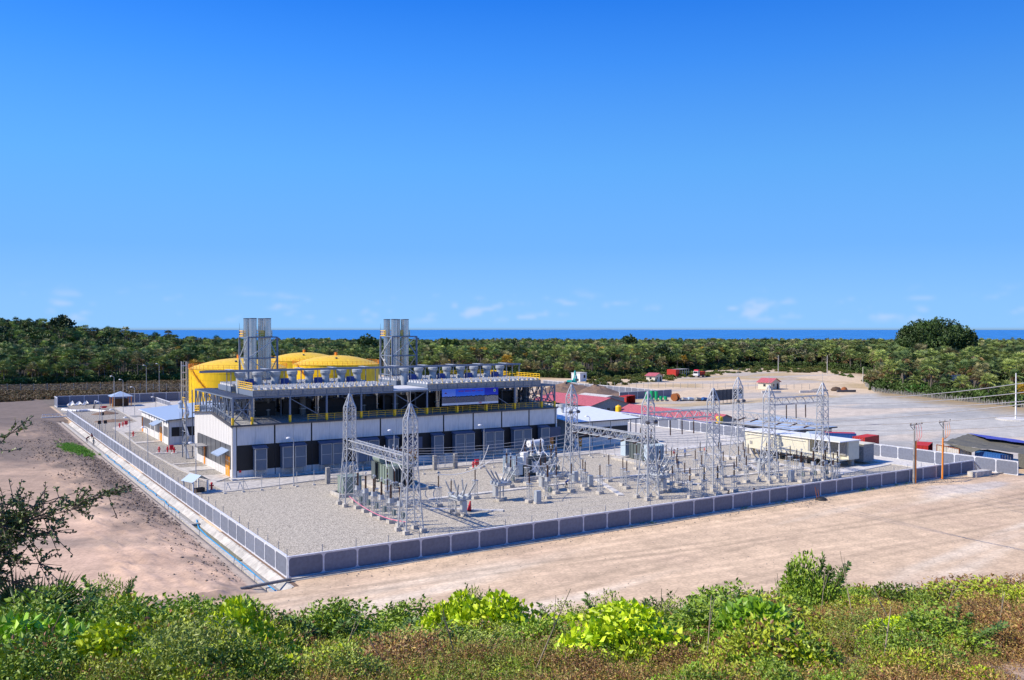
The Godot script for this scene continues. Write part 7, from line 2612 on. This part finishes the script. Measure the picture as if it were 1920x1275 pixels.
	for k in 26:
		var q := 0.412 + 0.18 * k / 26.0
		var d := forest_edge(q) - 2.0 + rng.randf() * 9.0
		var w := st(d, d * q)
		var o := thing("hedge_bush", "leafy green bush of the eastern hedge behind the stick fence", "bush", V(w.x, w.y, ground_h(w.x, w.y) + 1.0), rng.randf() * 360.0, "bushes of the eastern hedge")
		part(o, "foliage", bush, lm)
		o.scale = Vector3.ONE * rng.randf_range(0.9, 1.9)
	var bq := st(322.0, 322.0 * 0.462)
	var bn := thing("banana_plant", "clump of broad bright banana-like leaves by the white sheet", "plant", V(bq.x, bq.y, 0.5))
	var g := G.new()
	for k in 40:
		var az := k * 2.4
		var el := rng.randf_range(0.2, 1.3)
		var d := Vector3(cos(az) * cos(el), sin(el), sin(az) * cos(el))
		g.col = Color(0.07, 0.19, 0.03) * rng.randf_range(0.7, 1.3)
		g.leaf(d * 0.6 + Vector3(rng.randfn(0, 1.5), 0, rng.randfn(0, 1.0)), d, d.cross(Vector3.UP).normalized(), 4.0, 1.1)
	part(bn, "leaves", g, lm)

# ---------------------------------------------------------------- the hillside in front
func bush_mesh(sd: int, r: Vector3, n: int, ln: float, wd: float, ca: Color, cb: Color, lobes := 7, brown := 0.0) -> G:
	rng.seed = sd
	var g := G.new()
	var L := []
	for k in lobes:
		var d := rv()
		d.y = absf(d.y)
		L.append([d * r * rng.randf_range(0.3, 0.72) + Vector3(0, r.y * 0.12, 0), rng.randf_range(0.32, 0.52) * r.x, rng.randf_range(0.8, 1.2)])
	for k in n:
		var l: Array = L[rng.randi() % lobes]
		var d := rv()
		d.y = d.y * 0.9 + 0.12
		d = d.normalized()
		var p: Vector3 = l[0] + Vector3(d.x, d.y * r.y / r.x, d.z) * l[1] * pow(rng.randf(), 0.3)
		if p.y < 0.02:
			continue
		var e := (d * 0.6 + rv() * 0.9 + Vector3(0, 0.1, 0)).normalized()
		var s := e.cross(rv()).normalized()
		g.col = ca.lerp(cb, rng.randf()) * (l[2] * rng.randf_range(0.75, 1.25))
		if rng.randf() < brown:
			g.col = Color(0.26, 0.12, 0.05) * rng.randf_range(0.6, 1.3)
		g.leaf(p, e, s, ln * rng.randf_range(0.6, 1.25), wd * rng.randf_range(0.7, 1.2))
	return g

func twigs(sd: int, r: Vector3, n: int) -> G:
	rng.seed = sd
	var g := G.new()
	g.col = Color(0.16, 0.11, 0.07)
	for k in n:
		var d := rv()
		d.y = absf(d.y) * 0.8 + 0.35
		var e := d * r * rng.randf_range(0.7, 1.0)
		var m := e * 0.5 + Vector3(0, r.y * 0.12, 0)
		g.cyl(Vector3(rng.randfn(0, 0.05), 0, rng.randfn(0, 0.05)), m, 0.022, 0.014, 5, false)
		g.cyl(m, e, 0.014, 0.005, 4, false)
	return g

# airy sprays reaching above a bush, like tamarind shoots
func sprays(sd: int, r: Vector3, n: int, c: Color) -> G:
	rng.seed = sd
	var g := G.new()
	for k in n:
		var az := rng.randf() * TAU
		var o := Vector3(cos(az) * r.x * 0.3, r.y * 0.4, sin(az) * r.z * 0.3)
		var d := Vector3(cos(az) * 0.8, 1.0, sin(az) * 0.8).normalized()
		var len := r.y * rng.randf_range(0.35, 0.6)
		g.col = Color(0.2, 0.16, 0.08)
		var m := o + d * len
		g.cyl(o, m, 0.012, 0.005, 4, false)
		for q in 44:
			var f := rng.randf_range(0.15, 1.0)
			var s := rv()
			s.y *= 0.5
			var b := o + d * len * f + s * 0.02
			g.col = c * rng.randf_range(0.7, 1.35)
			g.leaf(b, (s + d * 0.5).normalized(), d.cross(s).normalized(), 0.12 * (1.2 - f * 0.5), 0.045)
	return g

func build_hillside() -> void:
	var lm: Material = M["leaf"]
	var gr := Color(0.12, 0.24, 0.025)
	var proto := [
		[bush_mesh(201, Vector3(1, 0.9, 1), 4306, 0.078, 0.046, Color(0.191, 0.322, 0.031), Color(0.306, 0.430, 0.032), 9), 0],          # 0 mid green bush
		[bush_mesh(202, Vector3(1, 0.8, 1), 3293, 0.102, 0.088, Color(0.325, 0.477, 0.017), Color(0.517, 0.615, 0.017), 8), 0],          # 1 lime vine mound
		[bush_mesh(203, Vector3(1, 0.8, 1), 3800, 0.070, 0.036, Color(0.135, 0.215, 0.027), Color(0.211, 0.307, 0.032), 8, 0.12), 0],     # 2 dark small leaved
		[bush_mesh(204, Vector3(1, 0.75, 1), 1900, 0.139, 0.083, Color(0.173, 0.384, 0.017), Color(0.325, 0.553, 0.022), 8), 0],           # 3 broad bright leaves, close
		[bush_mesh(205, Vector3(1, 0.6, 1), 3546, 0.064, 0.025, Color(0.343, 0.218, 0.065), Color(0.468, 0.336, 0.086), 9, 0.5), 0],      # 4 dry brown brush
		[bush_mesh(206, Vector3(1, 0.9, 1), 3293, 0.064, 0.032, Color(0.249, 0.322, 0.054), Color(0.345, 0.416, 0.065), 7), 1],            # 5 airy bush with sprays
		[bush_mesh(207, Vector3(1, 0.85, 1), 3546, 0.083, 0.042, Color(0.326, 0.384, 0.032), Color(0.392, 0.461, 0.032), 8, 0.15), 0]]     # 6 yellow green
	var base := []
	for k in 7:
		var o := Node3D.new()
		part(o, "foliage", proto[k][0], lm)
		part(o, "stems", twigs(300 + k, Vector3(0.8, 0.8, 0.8), 12), "bark")
		if proto[k][1] == 1 or k == 0:
			part(o, "shoots", sprays(320 + k, Vector3(1, 1.1, 1), 9, Color(0.15, 0.25, 0.05)), lm)
		base.append(o)
	# column, top row in the photograph's own frame turned into bearing, distance and size
	var L := [
		[-0.545, 12.5, 1.05, 0.95, 3, "glossy broad leaved bush at the lower corner of the hillside"],
		[-0.50, 14.0, 0.8, 0.7, 3, "smaller glossy broad leaved bush next to the corner one"],
		[-0.53, 19.0, 1.3, 1.1, 0, "green bush in front of the spiky fan palm"],
		[-0.455, 23.0, 0.7, 2.0, 5, "tall feathery green shoot beside the fan palm"],
		[-0.42, 21.0, 1.3, 1.0, 6, "yellow-green bush between the fan palm and the vine mound"],
		[-0.36, 26.0, 1.5, 1.0, 2, "low dark bush at the slope edge below the drain end"],
		[-0.325, 15.5, 0.75, 1.35, 1, "lime vine climbing over a bush, largest on the slope"],
		[-0.27, 20.5, 1.05, 1.35, 2, "dense dark bush behind the lime vine"],
		[-0.215, 21.5, 1.25, 1.1, 0, "green bush spreading beyond the dense dark one"],
		[-0.30, 13.0, 0.9, 0.7, 1, "low lime vine at the bottom of the slope"],
		[-0.22, 12.0, 0.8, 0.55, 6, "pale yellow-green leaves at the bottom edge"],
		[-0.38, 13.0, 0.9, 0.65, 0, "mid green bush near the bottom beside the glossy leaves"],
		[-0.44, 16.5, 0.8, 0.8, 2, "small dark bush above the glossy leaves"],
		[-0.17, 27.0, 1.6, 0.75, 4, "brown dry brush at the slope edge, before the pale track"],
		[-0.12, 27.0, 1.35, 1.15, 0, "rounded green bush at the slope edge, before the wall corner"],
		[-0.065, 24.0, 1.0, 1.6, 1, "upright lime vine mound on the slope edge"],
		[-0.02, 23.0, 1.35, 1.5, 1, "broad lime vine mound touching the upright one"],
		[-0.045, 27.0, 0.6, 2.1, 5, "thin feathery shoot rising behind the lime mounds"],
		[0.02, 26.0, 1.3, 1.0, 2, "dark bush in the shade of the broad lime mound"],
		[-0.11, 17.0, 1.0, 0.8, 5, "feathery green bush low on the slope below the lime mounds"],
		[-0.05, 15.0, 0.8, 0.7, 5, "feathery fresh green plant near the bottom middle"],
		[-0.14, 13.5, 1.1, 0.6, 4, "rusty brown brush at the bottom, beside the feathery plant"],
		[0.07, 31.0, 1.5, 1.7, 5, "feathery bush at the slope edge with long shoots"],
		[0.12, 30.0, 1.3, 2.1, 5, "tall feathery bush with drooping shoots before the track"],
		[0.155, 32.0, 1.6, 1.2, 0, "green bush between the two tall feathery ones"],
		[0.18, 33.0, 1.4, 1.9, 5, "taller feathery bush leaning towards the track"],
		[0.105, 20.0, 1.5, 0.9, 1, "bright lime vine patch in the middle of the slope"],
		[0.15, 21.0, 1.3, 0.8, 6, "yellow-green patch beside the lime vine"],
		[0.05, 16.0, 1.3, 0.6, 4, "wide dry brown brush below the lime vine patch"],
		[0.13, 15.0, 1.2, 0.6, 4, "dry brown brush near the bottom, past the middle"],
		[0.22, 34.0, 1.5, 0.9, 4, "reddish dry brush on the slope edge by the leaning bush"],
		[0.245, 29.0, 1.6, 1.55, 0, "big leafy green bush standing high over the slope edge"],
		[0.285, 30.0, 1.3, 1.45, 5, "airy bush adjoining the big leafy one"],
		[0.32, 31.0, 1.3, 1.6, 6, "yellow-green bush along the slope edge"],
		[0.36, 29.0, 1.4, 1.45, 0, "second big leafy bush, beside bare sandy patches"],
		[0.345, 22.0, 0.9, 1.5, 0, "slender leafy sapling with dark stems on the slope"],
		[0.39, 30.0, 1.1, 1.3, 6, "yellow-tinged bush past the second big leafy one"],
		[0.30, 18.0, 1.2, 0.8, 6, "low yellow-green bush among brown brush"],
		[0.25, 16.0, 1.1, 0.8, 0, "low green bush near the bottom, in the eastern half"],
		[0.21, 24.0, 1.1, 0.9, 2, "dark blue-green bush in the brown slope"],
		[0.43, 32.0, 1.8, 0.9, 4, "reddish brown brush along the eastern slope edge"],
		[0.48, 31.0, 1.8, 1.0, 4, "rusty dry brush farther along the eastern slope edge"],
		[0.53, 30.0, 1.9, 1.2, 4, "tall rusty brush at the eastern end of the slope edge"],
		[0.58, 28.0, 1.9, 1.4, 4, "rusty brush against the edge of the view to the east"],
		[0.47, 24.0, 1.5, 0.8, 6, "yellowish brush on the eastern slope"],
		[0.54, 22.0, 1.5, 0.8, 6, "olive brush on the eastern slope below the rusty edge"],
		[0.40, 20.0, 0.7, 0.6, 6, "tiny bright bush beside the bare sandy patch"],
		[0.50, 15.0, 0.9, 0.6, 0, "low green bush close to the lower eastern corner"],
		[0.27, 12.0, 0.7, 0.5, 6, "bright small leaves at the bottom edge, east of the middle"]]
	for b in L:
		var w := st(b[1], b[1] * b[0])
		var o: Node3D = base[b[4]].duplicate()
		o.name = numbered(["bush", "vine_mound", "dark_bush", "broadleaf_bush", "dry_brush", "feathery_bush", "pale_bush"][b[4]])
		add_child(o)
		rng.seed = int(b[1] * 100.0 + b[0] * 1000.0)
		o.transform = Transform3D(Basis(Vector3.UP, rng.randf() * TAU).scaled(Vector3(b[2] * 1.3, b[3] * 1.2 / 0.95, b[2] * 1.3)), V(w.x, w.y, ground_h(w.x, w.y) - 0.05))
		if b[4] == 5:
			o.scale.y *= 0.8
		tag(o, b[5], ["bush", "vine", "bush", "bush", "brush", "bush", "bush"][b[4]])
	for o in base:
		o.free()
	fan_palm_bush()
	overhanging_tree()
	ground_cover(lm, proto.map(func(p): return p[0].mesh()))

func fan_palm_bush() -> void:
	var w := st(19.5, 19.5 * -0.55)
	var o := thing("fan_palm_shrub", "spiky dark fan palm shrub on the slope under the overhanging tree", "palm", V(w.x, w.y, ground_h(w.x, w.y)))
	rng.seed = 5
	for k in 9:
		var g := G.new()
		var az := k * 0.78 + 0.3
		var el := rng.randf_range(0.5, 1.2)
		var d := Vector3(cos(az) * cos(el), sin(el), sin(az) * cos(el))
		var p := d * rng.randf_range(0.6, 1.0)
		g.col = Color(0.10, 0.13, 0.05)
		g.cyl(Vector3.ZERO, p, 0.018, 0.012, 5, false)
		var sd := d.cross(Vector3.UP).normalized().rotated(d, rng.randfn(0, 0.5))
		for i in 26:
			var a := lerpf(-1.7, 1.7, (i + 0.5) / 26.0)
			var e := (d * cos(a) + sd * sin(a)).normalized()
			g.col = Color(0.055, 0.095, 0.035).lerp(Color(0.13, 0.19, 0.06), rng.randf())
			g.leaf(p, e, e.cross(d.cross(sd)).normalized(), rng.randf_range(0.75, 1.0), 0.05)
		part(o, "frond", g, "leaf")
	var t := G.new()
	t.col = Color(0.14, 0.11, 0.08)
	t.cyl(Vector3(0, -0.2, 0), Vector3(0, 0.3, 0), 0.14, 0.1, 8)
	part(o, "stem", t, "bark")

func overhanging_tree() -> void:
	# a small tree just outside the frame whose leafy boughs reach in
	var w := st(7.6, -5.6)
	var base := V(w.x, w.y, ground_h(w.x, w.y))
	var o := thing("overhanging_tree", "small-leaved tree at the hill edge with boughs reaching over the earth field", "tree", base)
	var F := Vector3(0.538, 0, -0.843)
	var R := Vector3(0.843, 0, 0.538)
	var g := G.new()
	g.col = Color(0.13, 0.10, 0.08)
	g.cyl(Vector3(0, -0.3, 0), Vector3(0.1, 1.8, 0), 0.12, 0.08, 9, false)
	part(o, "trunk", g, "bark")
	rng.seed = 33
	var top := 22.4 - base.y
	# boughs: [end to the right, end height above eye-level reference, forward]
	var boughs := [[2.35, 0.33, 0.3, 90], [2.05, 0.2, 0.2, 90], [1.8, 0.28, 0.4, 70], [1.6, 0.1, 0.1, 130], [1.75, -0.05, 0.3, 100], [1.5, -0.2, 0.0, 150], [1.7, -0.35, 0.2, 80], [1.42, 0.02, 0.2, 150], [1.35, -0.3, -0.1, 150], [1.4, 0.22, 0.3, 120], [1.5, -0.5, 0.1, 80], [1.36, 0.95, 0.3, 40]]
	for b in boughs:
		g = G.new()
		var lf := G.new()
		var s := Vector3(0.1, 1.5, 0)
		var e: Vector3 = R * (b[0] - 0.08) + F * b[2] + Vector3(0, top + b[1] - 0.14, 0)
		var m := s.lerp(e, 0.5) + Vector3(0, 0.22, 0)
		var path := PackedVector3Array()
		for k in 9:
			var f := k / 8.0
			path.append(s.lerp(m, f).lerp(m.lerp(e, f), f))
		g.col = Color(0.15, 0.11, 0.085)
		for k in 8:
			g.cyl(path[k], path[k + 1], 0.018 - 0.002 * k, 0.016 - 0.002 * k, 5, false)
		for k in int(b[3] * 0.5):
			var f := rng.randf_range(0.5, 1.0)
			var p := path[int(f * 7.99)]
			var d := (rv() * Vector3(1, 0.8, 1) + (e - s).normalized() * 0.6).normalized()
			var tl := rng.randf_range(0.08, 0.3)
			g.thin(p, p + d * tl, 0.006)
			for q in 9:
				var c := p + d * tl * rng.randf_range(0.3, 1.0)
				var dd := (rv() + d * 0.4).normalized()
				lf.col = Color(0.06, 0.095, 0.03).lerp(Color(0.19, 0.25, 0.06), pow(rng.randf(), 1.6))
				lf.leaf(c, dd, dd.cross(rv()).normalized(), rng.randf_range(0.03, 0.048), 0.024)
		var bn := part(o, "bough", g, "bark")
		part(bn, "leaves", lf, "leaf")

func ground_cover(lm: Material, low: Array) -> void:
	rng.seed = 51
	var herb := bush_mesh(401, Vector3(0.36, 0.38, 0.36), 200, 0.065, 0.036, Color(0.158, 0.265, 0.021), Color(0.343, 0.424, 0.030), 5)
	var lime := bush_mesh(402, Vector3(0.35, 0.26, 0.35), 152, 0.059, 0.050, Color(0.325, 0.461, 0.017), Color(0.478, 0.568, 0.022), 4)
	var dry := bush_mesh(403, Vector3(0.42, 0.5, 0.42), 300, 0.055, 0.016, Color(0.390, 0.224, 0.060), Color(0.520, 0.392, 0.108), 6, 0.3)
	var olive := bush_mesh(404, Vector3(0.36, 0.5, 0.36), 240, 0.052, 0.02, Color(0.216, 0.254, 0.026), Color(0.306, 0.360, 0.053), 6, 0.12)
	var straw := G.new()
	tuft(straw, 46, 0.55, 0.25, Color(0.499, 0.353, 0.115), Color(0.353, 0.416, 0.065), 0.018)
	rng.seed = 52
	var place := func(kind: int) -> Array:
		for tries in 60:
			var s := 10.5 + 36.0 * pow(rng.randf(), 1.2)
			var a := rng.randf_range(-0.66, 0.66)
			var w := st(s, s * a)
			var f := na.get_noise_2d(w.x * 12.0 + 200.0 * (1 if kind == 2 else 0), w.y * 12.0)
			var dryness := clampf(0.26 + 0.66 * a + f * 1.2, 0.02, 0.9)
			if a < -0.28 and s < 17.0:
				dryness *= 0.45
			if s > 29.0:
				dryness = lerpf(dryness, 0.6, 0.4)
			var pick := rng.randf()
			var ok := false
			match kind:
				0: ok = pick > dryness
				1: ok = pick > dryness + 0.3 and f < 0.1
				2: ok = pick < dryness
				3: ok = pick < 0.35 + 0.6 * a + f
				4: ok = pick < dryness * 0.7
			var d := nb.get_noise_2d(w.x * 12.0, w.y * 12.0) + na.get_noise_2d(w.x * 2.2, w.y * 2.2) * 0.5
			if s * a > 1.0 and s < 30.0 and d > 0.04 and rng.randf() < 0.95:
				ok = false
			if ok:
				var t := rng.randf_range(0.7, 1.25)
				return [V(w.x, w.y, ground_h(w.x, w.y) - 0.03), rng.randf_range(0.35, 1.0) * (1.0 + 0.3 * f), Color(t, t * rng.randf_range(0.9, 1.05), t), rng.randfn(0, 0.15)]
		return [Vector3(0, -30, 0), 0.01, Color.WHITE]
	var shrubs := [[0, 150, 0.0], [2, 120, 0.0], [6, 110, 0.25], [1, 55, 0.0], [3, 40, 0.0], [4, 150, 0.45], [5, 60, 0.0]]
	for e in shrubs:
		var sm: Mesh = low[e[0]]
		scatter("scrub", sm, lm, e[1], func():
			for tries in 40:
				var s := 11.0 + 23.0 * pow(rng.randf(), 1.25)
				var a := rng.randf_range(-0.64, 0.64)
				if rng.randf() < (0.5 - 0.8 * a if e[0] != 4 else 0.6 + 0.6 * a):
					var w := st(s, s * a)
					var patch := nb.get_noise_2d(w.x * 14.0 + 31.0, w.y * 14.0)
					if (patch < 0.0) != (e[0] == 4) and rng.randf() < 0.85:
						continue
					var t := rng.randf_range(0.75, 1.2)
					return [V(w.x, w.y, ground_h(w.x, w.y) - 0.05), rng.randf_range(0.35, 0.95) * (1.6 if rng.randf() < 0.16 else 1.0) * (0.55 + s / 40.0) * (1.0 if s < 25.0 or a > 0.05 else 0.62), Color(t, t, t)]
			return [Vector3(0, -30, 0), 0.01, Color.WHITE])
	rng.seed = 53
	var ms := [herb, lime, dry, olive, straw]
	for k in 5:
		scatter(["herbs", "creeper", "dry_ferns", "weeds", "dry_grass"][k], ms[k].mesh(), lm, [7000, 2600, 7500, 6000, 2500][k], place.bind(k))
	# bare stalks
	for k in 16:
		var a: float = [-0.06, 0.02, 0.1, 0.17, 0.22, 0.31, 0.35, 0.39, 0.44, 0.49, 0.55, -0.2, -0.35, 0.13, 0.27, 0.42][k]
		var s: float = [14, 13, 15, 17, 13, 19, 20, 18, 16, 21, 17, 15, 17, 22, 24, 13][k]
		var w := st(s, s * a)
		var g := G.new()
		g.col = Color(0.42, 0.34, 0.23)
		var tip := Vector3(rng.randfn(0, 0.3), rng.randf_range(0.8, 1.5), rng.randfn(0, 0.3))
		g.cyl(Vector3.ZERO, tip, 0.014, 0.006, 5, false)
		g.cyl(tip * 0.6, tip * 0.8 + Vector3(rng.randfn(0, 0.2), 0.2, 0), 0.008, 0.004, 4, false)
		solo("dry_stalk", g, "bark", "bare pale dry stalk sticking out of the slope brush", "stalk", V(w.x, w.y, ground_h(w.x, w.y)), "bare stalks on the slope")
	rng.seed = 90
	for k in 44:                                               # reddish twigs on the skyline of the slope
		var a := rng.randf_range(-0.3, 0.62)
		var s := rng.randf_range(31.0, 37.0)
		var w := st(s, s * a)
		var g := G.new()
		for q in 5:
			g.col = Color(0.25, 0.15, 0.10)
			var e := Vector3(rng.randfn(0, 0.28), rng.randf_range(0.8, 1.6), rng.randfn(0, 0.28))
			g.thin(Vector3.ZERO, e, 0.016)
			for r in 14:
				g.col = Color(0.30, 0.15, 0.10) * rng.randf_range(0.6, 1.3)
				var d := rv()
				g.leaf(e * rng.randf_range(0.4, 1.0), d, d.cross(rv()).normalized(), 0.11, 0.05)
		solo("twiggy_weed", g, lm, "reddish twiggy weed standing up along the slope edge", "weed", V(w.x, w.y, ground_h(w.x, w.y)), "twiggy weeds along the slope edge")
